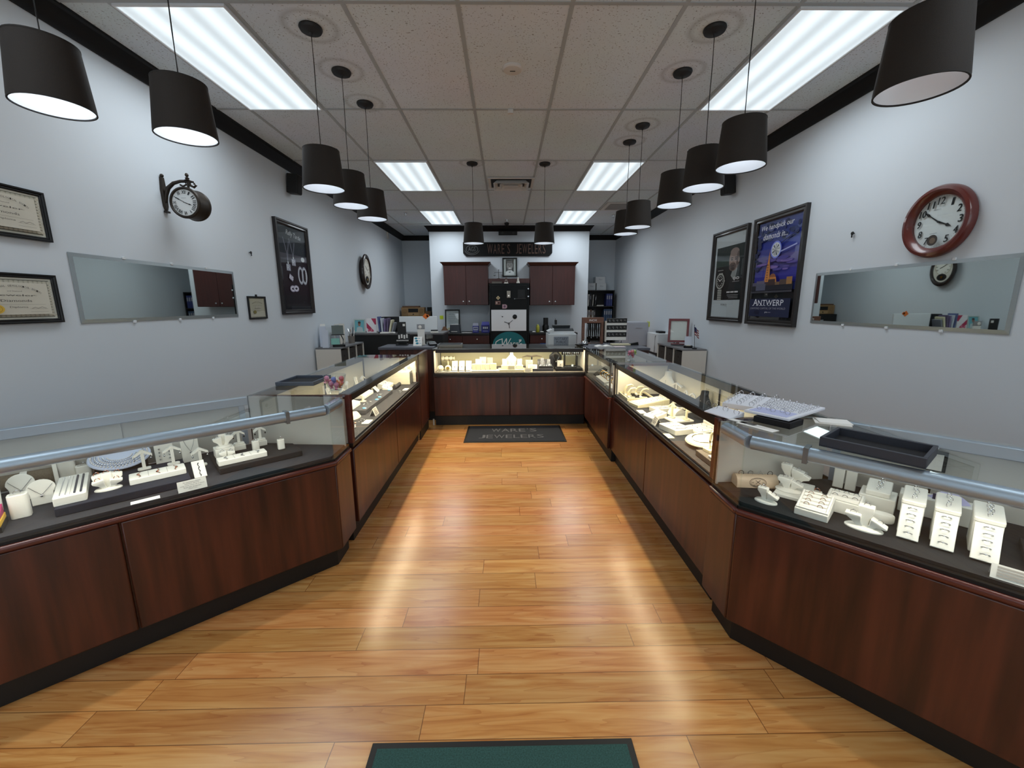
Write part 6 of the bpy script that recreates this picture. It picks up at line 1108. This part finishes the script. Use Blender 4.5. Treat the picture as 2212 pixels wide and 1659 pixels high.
# left wall shelf
def cube_shelf(label, loc, rz, L, D, h, bl):
    t = thing('cube_shelf', label, 'shelf', loc, rz); n = 3; P = .018
    MB().box(0, L, 0, D, h - P, h).build('top', mat('grey_shelf_top', (112, 112, 114), .5), t)
    for x in (0, L - P): MB().box(x, x + P, 0, D, .002, h - P - .0002).build('side_panel', LAMW, t)
    cw = (L - 2 * P - 2 * P) / n
    for k in (1, 2): MB().box(P + k * cw + (k - 1) * P, k * cw + P + k * P, .001, D - .006, .02, h - P - .0002).build('divider', LAMW, t)
    for z in (.003, h / 3, 2 * h / 3): MB().box(P, L - P, .002, D - .006, z, z + P).build('shelf', LAMW, t)
    MB().box(P, L - P, D - .0055, D, .02, h - P - .0002).build('back', LAMW, t)
    for k in range(n):
        x = P + k * (cw + P) + .006; b = thing('storage_bin', 'dark brown bin in the %s cubby of the %s' % (('first', 'second', 'third')[k], bl), 'bin', loc2(loc, rz, x + (cw - .012) / 2, .012, 2 * h / 3 + P + .0006), rz); ww = (cw - .012) / 2; hh = h / 3 - 2 * P - .02; BM = mat('brown_fabric_bin', (44, 38, 32), .9, noise=.2, nscale=120)
        MB().box(-ww, ww, 0, D - .04, 0, hh).build('box', BM, b, .003); MB().at(0, 0, hh * .7, rx=90).lathe([(.010, 0), (.010, .002), (.006, .002)], 14, caps=False).build('eyelet', CHROME, b)
cube_shelf('white cube shelf with brown bins against the left wall beyond the left long case', (-2.14, 5.20, 0), 90, .86, .31, .955, 'left cube shelf')
cube_shelf('white cube shelf with brown bins against the right wall beyond the right long case', (2.205, 6.15, 0), -90, .90, .31, .90, 'right cube shelf')
ZL, ZR = .9556, .9006
for k, (x, y, hh) in enumerate(((-2.415, 5.38, .26), (-2.335, 5.26, .22))): t = thing('brochure_holder', 'white brochure holder on the left cube shelf, %s one' % ('rear', 'front')[k], 'holder', (x, y, ZL), 10, rx=0); MB().add([(-.035, -.05, 0), (.035, -.05, 0), (.035, .05, 0), (-.035, .05, 0), (-.035, -.01, hh), (.035, -.01, hh), (.035, .0, hh), (-.035, .0, hh)], [(3, 2, 1, 0), (4, 5, 6, 7), (0, 1, 5, 4), (1, 2, 6, 5), (2, 3, 7, 6), (3, 0, 4, 7)]).build('stand', mat('pale_plastic', (196, 202, 214), .4), t); MB().box(-.03, .03, .001, .012, hh * .3, hh + .03).build('leaflets', PAPER, t) if k == 0 else None
t = thing('flip_clock', 'black display stand with a glass frame on the left cube shelf', 'stand', (-2.215, 5.36, ZL), 20); MB().rbox(.15, .10, 0, .028, .02).build('base', BLACKG, t, .003); MB().tube([(.05, .02, .0285), (.055, .02, .09), (.03, .02, .15)], .006, 8).build('arm', BLACKG, t); MB().at(-.005, .02, .155, rx=-10).box(-.07, .07, -.004, .004, 0, .115).build('glass_plate', mat('smoky_glass', (96, 108, 106), .08, coat=.5), t); MB().at(-.005, .014, .15, rx=-10).box(-.078, .078, -.010, .010, -.004, .006).build('ledge', BLACKG, t); MB().at(-.04, -.03, .029, rx=-24).box(-.05, .05, -.002, .002, .002, .085).build('teal_card', mat('teal_card', (110, 168, 154), .5), t)
t = thing('brochure_holder', 'tall white file holder at the far end of the left cube shelf', 'holder', (-2.36, 5.78, ZL), 0); MB().box(-.035, .035, -.09, .09, 0, .02).box(-.035, -.03, -.09, .09, .02, .27).box(.03, .035, -.09, .09, .02, .27).box(-.03, .03, .085, .09, .02, .27).build('case', LAMW, t); MB().box(-.028, .028, -.08, .082, .021, .26).build('files', mat('file_grey', (170, 174, 182), .6), t)
t = thing('pen_cup', 'clear cup of pens and cards at the far end of the left cube shelf', 'cup', (-2.235, 5.86, ZL)); MB().lathe([(.04, 0), (.046, .1), (.043, .1), (.037, .004), (.001, .004)], 20).build('cup', mat('taupe_plastic', (120, 112, 104), .4), t)
for k in range(5): MB().at(.014 * math.cos(k * 1.3), .014 * math.sin(k * 1.3), .006, rx=8 * math.sin(k * 2), ry=12 * math.cos(k * 1.7)).lathe([(.0045, 0), (.0045, .17 + .012 * k), (.001, .18 + .012 * k)], 8).build('pen', [PAPER, mat('pen_brown', (110, 80, 60), .4), CHROME, LAMW, BLACKG][k], t)
# black desk along the left wall and what stands on it
t = thing('reception_desk', 'tall black desk standing between the left wall and the far counter', 'desk', (-1.74, 6.40, 0)); MB().box(-.70, .70, .02, .64, .002, 1.024).build('body', mat('desk_black', (9, 9, 10), .5), t, .003); MB().box(-.715, .715, 0, .66, 1.0245, 1.05).build('top', mat('desk_top_grey', (92, 90, 90), .35), t, .003)
ZD = 1.0506
def photo(a, w, h): a.rect(-w / 2, w / 2, -h / 2, h / 2, (110, 176, 186)); a.poly([(-w * .36, -h * .5), (w * .4, -h * .5), (w * .3, -h * .14), (0, -h * .06), (-w * .28, -h * .14)], (186, 196, 196)); a.ell(-w * .02, h * .17, w * .15, h * .2, (150, 110, 96)); a.ell(-w * .02, h * .30, w * .155, h * .1, (70, 48, 42))
frame('photo_frame', 'pale framed photo of a person on the black desk by the left wall', 'photo', .17, .21, .016, .014, mat('pale_green_frame', (176, 190, 184), .4), (-2.352, 6.56, ZD + .108), 6, photo, tilt=-12, steps=False)
def rose(a, w, h): a.rect(-w / 2, w / 2, -h / 2, h / 2, (232, 228, 230)); pk = (176, 48, 82); a.poly([(w * .0, h * .5), (w * .5, h * .5), (w * .5, h * .1), (w * .38, h * .05)], pk); a.poly([(-w * .5, h * .22), (w * .2, -h * .32), (-w * .1, -h * .4), (-w * .5, -h * .15)], pk); [a.ell(-w * .3 + w * .14 * (k % 4), -h * .36 + h * .05 * (k % 3), w * .1, h * .07, ((206, 120, 140), (190, 64, 96))[k % 2], 12) for k in range(7)]
t = thing('greeting_card', 'white and crimson greeting card standing on the black desk', 'card', (-2.165, 6.55, ZD), 8); MB().at(0, 0, .001, rx=-4).box(-.072, .072, 0, .003, 0, .225).build('sheet', PAPER, t); a = Art(); a.at(0, -.0006, .1135, rx=-4); rose(a, .144, .222); a.done('print', t); MB().box(-.05, .05, .012, .06, 0, .003).build('foot', PAPER, t)
t = thing('file_sorter', 'wire file sorter stuffed with folders on the black desk', 'file sorter', (-1.93, 6.60, ZD)); MB().box(-.13, .13, -.08, .08, 0, .012).build('base', BLACKG, t)
for k, (c, hh, tl_) in enumerate(((( 84, 96, 140), .24, -4), ((190, 196, 206), .215, -2), ((120, 104, 140), .205, 3), ((96, 84, 112), .215, 5), ((214, 208, 176), .19, 12), ((120, 122, 130), .15, 16))): MB().at(-.105 + .038 * k, 0, .0125, ry=tl_).box(-.012, .012, -.07, .07, .004, hh).build('folder', mat('folder_%d' % k, c, .6), t)
solo('paper', 'white papers lying on the black desk before the file sorter', 'paper', MB().at(rz=6).box(-.11, .11, -.05, .05, 0, .012).at(.0, 0, .0122, rz=-8).box(-.10, .10, -.045, .045, 0, .006), PAPER, (-1.89, 6.455, ZD))
t = thing('black_printer', 'black printer at the back of the black desk behind the file sorter', 'printer', (-1.93, 6.90, ZD)); MB().rbox(.30, .24, 0, .24, .02).build('body', BLACKG, t, .004); MB().box(-.12, .12, -.124, -.1205, .06, .10).build('slot', BLACK, t)
t = thing('desk_screen', 'white panel screen on the black desk with an orange paper on its top edge', 'screen', (-1.455, 6.66, ZD)); MB().box(-.30, .30, 0, .03, .0, .25).build('panel', mat('screen_white', (226, 230, 232), .4), t, .004)
solo('sticky_note', 'orange diamond-turned sticky note on the white panel screen', 'sticky note', MB().at(ry=40).box(-.034, .034, -.002, 0, -.034, .034).at(.035, 0, .005, ry=50).box(-.02, .02, -.002, 0, -.02, .02), mat('orange_note', (232, 118, 44), .6), (-1.335, 6.6585, ZD + .25))
solo('sticky_note', 'yellow-green sticky note on the pilaster right of the white panel screen', 'sticky note', MB().box(-.038, .038, -.002, 0, -.038, .038), mat('lime_note', (196, 214, 40), .6), (-1.425, YP - .001, 1.215))
solo('sticky_note', 'yellow-green sticky note on the right wall behind the red frame', 'sticky note', MB().box(-.07, .07, -.002, 0, -.045, .045), mat('lime_note', (196, 214, 40), .6), (XR - .001, 7.55, 1.115), -90)
t = thing('desk_phone', 'white desk phone with black handset at the right end of the black desk', 'telephone', (-1.185, 6.54, ZD), 10); MB().rbox(.13, .10, 0, .02, .02, (.12, .09)).build('body', LAMW, t, .003); MB().at(0, 0, .0255).rbox(.11, .035, 0, .018, .012).build('handset', BLACKG, t, .003)
t = thing('filing_cabinet', 'black filing cabinet in the back left corner under the wooden radio', 'cabinet', (-2.05, 9.42, 0)); MB().box(-.38, .38, .002, .60, .002, 1.225).build('body', BLACK, t, .004)
for k in range(3): o = MB().box(-.36, .36, -.018, .0015, .05 + .39 * k, .42 + .39 * k).build('drawer', BLACK, t, .004); MB().box(-.06, .06, -.03, -.0185, .30 + .39 * k, .32 + .39 * k).build('handle', CHROME, o)
t = thing('radio', 'old-style tan wooden radio on the black filing cabinet', 'radio', (-2.16, 9.60, 1.2256)); RD_ = mat('tan_radio_wood', (150, 118, 78), .5, noise=.2, nscale=6); MB().box(-.26, .26, -.10, .10, 0, .20).build('case', RD_, t, .006); MB().box(-.24, .14, -.085, .085, .2005, .23).build('lid', mat('brown_lid', (96, 66, 44), .5), t, .006); MB().box(-.10, .12, -.1025, -.1005, .09, .17).build('dial_window', BLACKG, t); MB().box(-.11, .13, -.1025, -.1005, .012, .075).build('cassette_door', mat('tan_door', (170, 138, 96), .5), t)
for x in (-.18, .19): MB().at(x, -.1005, .12, rx=90).lathe([(.055, 0), (.052, .003), (.001, .002)], 24).build('speaker_grille', mat('tan_grille', (136, 108, 74), .8), t)
MB().at(.01, -.103, .045, rx=90).lathe([(.013, 0), (.012, .01), (.001, .011)], 14).build('knob', BLACKG, t)
solo('picture_frame', 'small black frame standing right of the wooden radio', 'frame', MB().box(-.09, .09, 0, .02, 0, .20).box(-.07, .07, -.002, -.0005, .02, .18), BLACKG, (-1.775, 9.66, 1.2256)); solo('cardboard_box', 'small brown box before the black frame beside the radio', 'box', MB().box(-.06, .06, -.05, .05, 0, .11), mat('brown_card', (112, 88, 66), .8), (-1.82, 9.55, 1.2256), bevel=.002)
# on the left corner counter
ZC_ = TOP + .0005
t = thing('earring_tower', 'tall black earring tower on the left grey counter', 'display stand', (-1.43, 5.47, ZC_), 6); MB().box(-.075, .075, -.06, .06, 0, .014).build('base', BLACKG, t, .002); MB().box(-.055, .055, .02, .034, .0145, .30).build('back_panel', BLACK, t, .002); MB().box(-.065, .09, -.05, .0, .055, .07).build('chrome_shelf', CHROME, t); MB().box(-.05, .10, -.03, .019, .0705, .15).build('rack', BLACK, t, .002)
for k in range(4): MB().box(-.04 + .033 * k, -.02 + .033 * k, -.035, -.0305, .085 + .008 * (k % 2), .135 + .008 * (k % 2)).build('earring_card', PAPER, t)
MB().box(.015, .045, .017, .0195, .245, .275).build('price_label', PAPER, t)
t = thing('product_stand', 'tall white display stand with a grey photo header on the left grey counter', 'display stand', (-1.175, 5.46, ZC_), 4); MB().box(-.05, .05, -.045, .045, 0, .01).build('base', LAMW, t); MB().box(-.045, .045, 0, .02, .0102, .205).build('panel', PAPER, t, .002); MB().box(-.05, .05, .0, .015, .2055, .27).build('header', mat('grey_photo', (150, 152, 156), .5), t); MB().ball(-.01, -.004, .235, .022, 12, sy=.15).build('header_motif', PAPER, t); MB().box(-.02, .02, -.003, -.0005, .05, .10).build('label', mat('pale_label', (190, 176, 170), .6), t)
t = thing('leaflet_stand', 'tilted white leaflet with three teal circles on the left grey counter', 'leaflet', (-1.20, 5.32, ZC_), 0); MB().at(0, 0, .002, rx=-30).box(-.055, .055, 0, .004, 0, .13).build('sheet', PAPER, t); MB().box(-.05, .05, .03, .065, 0, .05).build('holder', CLEAR, t); a = Art(); a.at(0, -.0008, .002, rx=-30)
for x, z in ((-.025, .105), (-.015, .07), (-.005, .035)): a.ell(x, z, .019, .014, (40, 130, 150)); a.rect(x + .025, x + .05, z - .004, z + .004, (150, 170, 184))
a.done('print', t)
t = thing('acrylic_box', 'clear acrylic box right of the white stand on the left grey counter', 'box', (-1.075, 5.52, ZC_)); mb = MB(); mb.tray(.09, .08, .14, .004, .004); mb.build('walls', CLEAR, t); MB().box(-.035, .035, -.03, .03, .0045, .035).build('slips', mat('pale_slips', (206, 204, 196), .7), t)
t = thing('card_reader', 'black card reader on the left grey counter', 'card reader', (-1.02, 5.40, ZC_), 20); MB().add([(-.05, -.07, 0), (.05, -.07, 0), (.05, .07, 0), (-.05, .07, 0), (-.05, -.07, .022), (.05, -.07, .022), (.05, .07, .045), (-.05, .07, .045)], [(3, 2, 1, 0), (4, 5, 6, 7), (0, 1, 5, 4), (1, 2, 6, 5), (2, 3, 7, 6), (3, 0, 4, 7)]).build('body', BLACKG, t, .006); MB().at(0, .03, .041, rx=9.5).box(-.035, .035, -.02, .02, 0, .002).build('screen', mat('lcd_grey', (130, 140, 136), .2), t)
open_tray('presentation_tray', 'grey presentation tray on the left end of the far case top', .30, .22, .03, (-.775, 5.29, TOP + .0005), 0, mat('grey_tray', (112, 116, 118), .5), FELTB)
# on the right corner counter
t = thing('chain_stand', 'wooden chain stand lettered INOX on the right grey counter', 'display stand', (1.085, 5.50, ZC_)); WN = mat('walnut_stand', (110, 72, 54), .5, noise=.25, nscale=5, stretch=(1, 1, 6))
for x in (-.125, .125): MB().box(x - .016, x + .016, -.03, .03, 0, .272).build('post', WN, t, .002)
MB().box(-.141, .141, -.03, .03, .2722, .345).build('header', WN, t, .002); a = Art(); a.ly = -.0306; a.text('INOX', -.05, .05, .295, .322, (236, 236, 236)); a.done('lettering', t); MB().box(-.109, .109, -.02, .03, 0, .012).build('base', WN, t)
for k in range(8): solo('chain', 'steel chain hanging in the wooden chain stand', 'chain', MB().tube([(0, 0, .262), (.002, .001, .18), (-.002, 0, .10), (0, 0, .07 + .02 * (k % 3))], .0026, 6), CHROME, (1.085 - .09 + .026 * k, 5.50, ZC_), 0, 'chains on the wooden stand')
t = thing('earring_rack', 'white earring rack with three black strips on the right grey counter', 'display rack', (1.385, 5.42, ZC_), 0); MB().box(-.13, .13, 0, .012, .05, .335).build('panel', PAPER, t, .002); MB().box(-.145, -.1305, -.0, .06, .03, .30).build('side', LAMW, t)
for x in (-.09, .07): MB().tube([(x, -.04, .002), (x, .0, .03), (x, .006, .0495)], .003, 6).tube([(x, .0, .03), (x, .08, .004)], .003, 6).build('wire_leg', BLACK, t)
for j, z in enumerate((.305, .215, .125)):
    MB().box(-.131, .131, -.006, -.0003, z - .03, z + .03).build('black_strip', BLACK, t)
    for k in range(5): solo('earring', 'small earring pair card on the %s strip of the white earring rack' % ('top', 'middle', 'bottom')[j], 'earring', MB().ball(-.006, 0, 0, .006, 8).ball(.006, 0, 0, .006, 8).ball(.006, 0, -.017, .004, 6), SILVER, (1.385 - .10 + .05 * k, 5.4085, ZC_ + z + .006), 0, 'earrings on the %s strip' % ('top', 'middle', 'bottom')[j])
solo('dish', 'shallow black dish at the front of the right grey counter', 'dish', MB().lathe([(.03, 0), (.05, .012), (.055, .022), (.05, .022), (.03, .006), (.001, .006)], 24), BLACKG, (.86, 5.20, TOP + .0005)); t = thing('desk_bell', 'silver service bell on a black base beside the black dish', 'bell', (.955, 5.33, ZC_)); MB().lathe([(.046, 0), (.046, .012), (.038, .018)], 24).build('base', BLACKG, t); MB().lathe([(.040, .0182), (.038, .036), (.026, .052), (.006, .058), (.006, .066), (.001, .067)], 24).build('dome', CHROME, t)
t = thing('open_book', 'open white book lying on the right grey counter', 'book', (1.14, 5.06, ZC_), 5); mb = MB()
for s in (-1, 1): mb.loft([[(s * x, -.06, 0), (s * x, .06, 0), (s * x, .06, .004 + .02 * math.sin(math.pi * (.12 + x / .13))), (s * x, -.06, .004 + .02 * math.sin(math.pi * (.12 + x / .13)))][::s] for x in (.001, .03, .06, .09, .105)])
mb.build('pages', PAPER, t); solo('paper', 'pale pink sheet beside the open book', 'paper', MB().box(-.07, .07, -.05, .05, 0, .004), mat('pink_sheet', (236, 220, 222), .7), (1.33, 5.05, ZC_)); solo('notepad', 'cream notepad in front of the white earring rack', 'notepad', MB().box(-.12, .12, -.05, .05, 0, .018), mat('cream_pad', (214, 206, 172), .7), (1.40, 5.27, ZC_), bevel=.002)
t = thing('stapler', 'black stapler right of the cream notepad', 'stapler', (1.565, 5.25, ZC_), 0); MB().box(-.06, .06, -.018, .018, 0, .012).build('base', BLACKG, t, .002); MB().add([(-.06, -.014, .0125), (.06, -.014, .0125), (.06, .014, .0125), (-.06, .014, .0125), (-.055, -.014, .02), (.055, -.014, .04), (.055, .014, .04), (-.055, .014, .02)], [(3, 2, 1, 0), (4, 5, 6, 7), (0, 1, 5, 4), (1, 2, 6, 5), (2, 3, 7, 6), (3, 0, 4, 7)]).build('arm', BLACKG, t, .002)
for k, (x, y, hh) in enumerate(((.985, 5.46 - .02, .07), (1.10, 5.40, .045))): solo('glass_jar', ('clear glass jar before the left post of the chain stand', 'low clear acrylic block before the chain stand')[k], 'glass', MB().lathe([(.028, 0), (.032, .005), (.032, hh), (.029, hh), (.029, .008), (.001, .008)], 20) if k == 0 else MB().tray(.11, .05, hh, .006, .006), CLEAR, (x, y, ZC_))
# right wall
t = thing('filing_cabinet', 'light grey filing cabinet behind the earring rack', 'cabinet', (2.11, 6.80, 0)); GC = mat('cabinet_grey', (166, 168, 176), .5); MB().box(-.17, .17, .002, .5, .002, 1.18).build('body', GC, t, .004)
for k in range(3): o = MB().box(-.16, .16, -.014, .0015, .04 + .38 * k, .40 + .38 * k).build('drawer', GC, t, .003); MB().box(-.05, .05, -.024, -.0145, .33 + .38 * k, .345 + .38 * k).build('handle', GC, o)
t = thing('printer_stand', 'low black stand under the white printer by the right wall', 'stand', (2.38, 6.52, 0)); MB().box(-.14, .14, -.24, .24, .70, .735).build('top', BLACK, t)
for x in (-.12, .12):
    for y in (-.22, .22): MB().box(x - .015, x + .015, y - .015, y + .015, .002, .6995).build('leg', BLACK, t)
t = thing('white_printer', 'tall white printer beside the right cube shelf with a black roll on top', 'printer', (2.37, 6.50, .7356)); MB().rbox(.28, .44, 0, .29, .03).build('body', PRW, t, .004); MB().at(0, .0, .2905, ).rbox(.10, .16, 0, .03, .01).build('roll_cover', BLACKG, t, .003); MB().tube([(-.12, -.18, .292), (-.15, -.19, .25), (-.155, -.20, .10), (-.15, -.18, .01)], .004, 6).build('cable', BLACK, t)
def mirr(a, w, h): a.rect(-w / 2, w / 2, -h / 2, h / 2, (206, 208, 204))
t = frame('table_mirror', 'red wooden table mirror on a foot on the right cube shelf', 'mirror', .27, .33, .03, .018, mat('cherry_red_frame', (104, 26, 34), .3, coat=.3), (2.36, 5.80, ZR + .205), -22, mirr, tilt=-8, steps=False)
MB().box(-.09, .09, -.05, .07, -.1945, -.180).build('foot', mat('cherry_red_frame', (104, 26, 34)), t, .003); MB().box(-.02, .02, .004, .016, -.1795, -.12).build('strut', mat('cherry_red_frame', (104, 26, 34)), t)
t = thing('tape_dispenser', 'clear and white dispenser on a black base on the right cube shelf', 'dispenser', (2.36, 5.46, ZR), -20); MB().rbox(.11, .10, 0, .03, .03).build('base', BLACKG, t, .003); MB().at(0, 0, .031, rx=-12).box(-.045, .045, -.004, .004, .001, .12).build('plate', mat('pale_plastic', (196, 202, 214), .4), t); MB().box(-.03, .03, -.045, -.02, .0305, .034).build('label', CREAM, t)
t = thing('desk_flag', 'small striped flag on a stick standing on the right cube shelf', 'flag', (2.38, 5.31, ZR), -25); MB().lathe([(.03, 0), (.03, .012), (.006, .016), (.004, .02)], 16).build('base', BLACKG, t); MB().tube([(0, 0, .018), (-.01, 0, .15), (-.022, 0, .30)], .0025, 8).ball(-.022, 0, .304, .005, 8).build('pole', mat('pole_black', (30, 28, 26), .4), t)
mb = MB(); mats = [mat('flag_red', (130, 44, 48), .8), mat('flag_white', (206, 202, 200), .8), mat('flag_blue', (48, 52, 92), .8)]
for k in range(7):
    mb.mi = k % 2
    for j in range(6):
        f = lambda q, v: (-.021 + .012 * v + q * .055 + .006 * math.sin(q * 6), .008 * math.sin(q * 8 + v * 3), .285 - .105 * v - q * .05)
        q0, q1, v0, v1 = j / 6, (j + 1) / 6, k / 7, (k + 1) / 7; mb.mi = 2 if (k < 4 and j < 3) else k % 2; mb.add([f(q0, v1), f(q1, v1), f(q1, v0), f(q0, v0)], [(0, 1, 2, 3)])
mb.build('flag_cloth', mats, t)
# bookcase in the right corner
t = thing('bookcase', 'tall black bookcase in the back right corner', 'bookcase', (2.12, 9.70, 0)); w, h = .33, 1.79
for x in (-w, w - .02): MB().box(x, x + .02, 0, .34, .002, h).build('side', BLACK, t)
for z in (.03, .37, .71, 1.06, 1.41, h - .02): MB().box(-w + .0205, w - .0205, .002, .335, z, z + .02).build('shelf', BLACK, t)
MB().box(-w + .0205, w - .0205, .3355, .34, .03, h).build('back', BLACK, t)
BK = [((206, 204, 198), .030, .27, 2), ((40, 40, 44), .030, .28, 0), ((190, 186, 178), .02, .26, 4), ((30, 30, 34), .03, .25, 5)]
x = -.29
def book(x, y, z, w_, h_, c, ry, label): t = thing('binder', label, 'binder', (2.12 + x, y, z), 0, None, ry=ry); MB().box(-w_ / 2, w_ / 2, 0, .22, .0, h_).build('cover', mat('binder_%d_%d_%d' % c, c, .5), t, .002); MB().box(-w_ * .3, w_ * .3, -.0012, -.0002, h_ * .55, h_ * .85).build('spine_label', mat('spine_label', (150, 150, 156), .6), t)
for k, (c, w_, h_, ry) in enumerate(BK): book(-.27 + .052 * k, 9.72, 1.4312, w_, h_, c, ry, ('white binder leaning at the left of the top bookcase shelf', 'black binder second on the top bookcase shelf', 'grey leaning binder third on the top bookcase shelf', 'dark tilted binder fourth on the top bookcase shelf')[k])
for k in range(3): book(.17 + .048 * k, 9.72, 1.4306, .042, .28, (44, 54, 108), 0, 'blue binder %s at the right of the top bookcase shelf' % ('first', 'second', 'third')[k])
for k in range(4): book(.12 + .05 * k, 9.72, 1.0806, .044, .28, (52, 74, 104), 0, 'slate-blue binder %s at the right of the second bookcase shelf' % ('first', 'second', 'third', 'fourth')[k])
for k, (c, h_) in enumerate((((150, 140, 132), .27), ((206, 204, 198), .26), ((120, 96, 80), .27), ((190, 188, 180), .25), ((70, 66, 64), .26))): book(-.285 + .042 * k, 9.72, 1.0806, .032, h_, c, 0, 'pale and brown files on the second bookcase shelf, %s from the left' % ('first', 'second', 'third', 'fourth', 'fifth')[k])
for k in range(2): solo('book', 'flat %s book lying in the middle of the top bookcase shelf' % ('pale', 'dark')[k], 'book', MB().box(-.08, .08, 0, .18, 0, .022), (LAMW, BOOKD)[k], (2.11 + .02, 9.73, 1.4306 + .0226 * k), 0)
for k, (x, z, w_, h_) in enumerate(((-.20, 0, .19, .16), (.03, 0, .22, .16), (.0, .1605, .22, .14))):
    t = thing('white_box', 'white carton on the bookcase, %s' % ('lower left', 'lower right', 'topmost')[k], 'carton', (2.12 + x, 9.76, 1.7906 + z)); MB().box(-w_ / 2, w_ / 2, 0, .24, 0, h_).build('box', mat('carton_white', (196, 200, 202), .6), t, .002); a = Art(); a.ly = -.0005; a.text('Ware', -.04, .04, h_ * .45, h_ * .7, (130, 136, 146), .2); a.done('print', t)
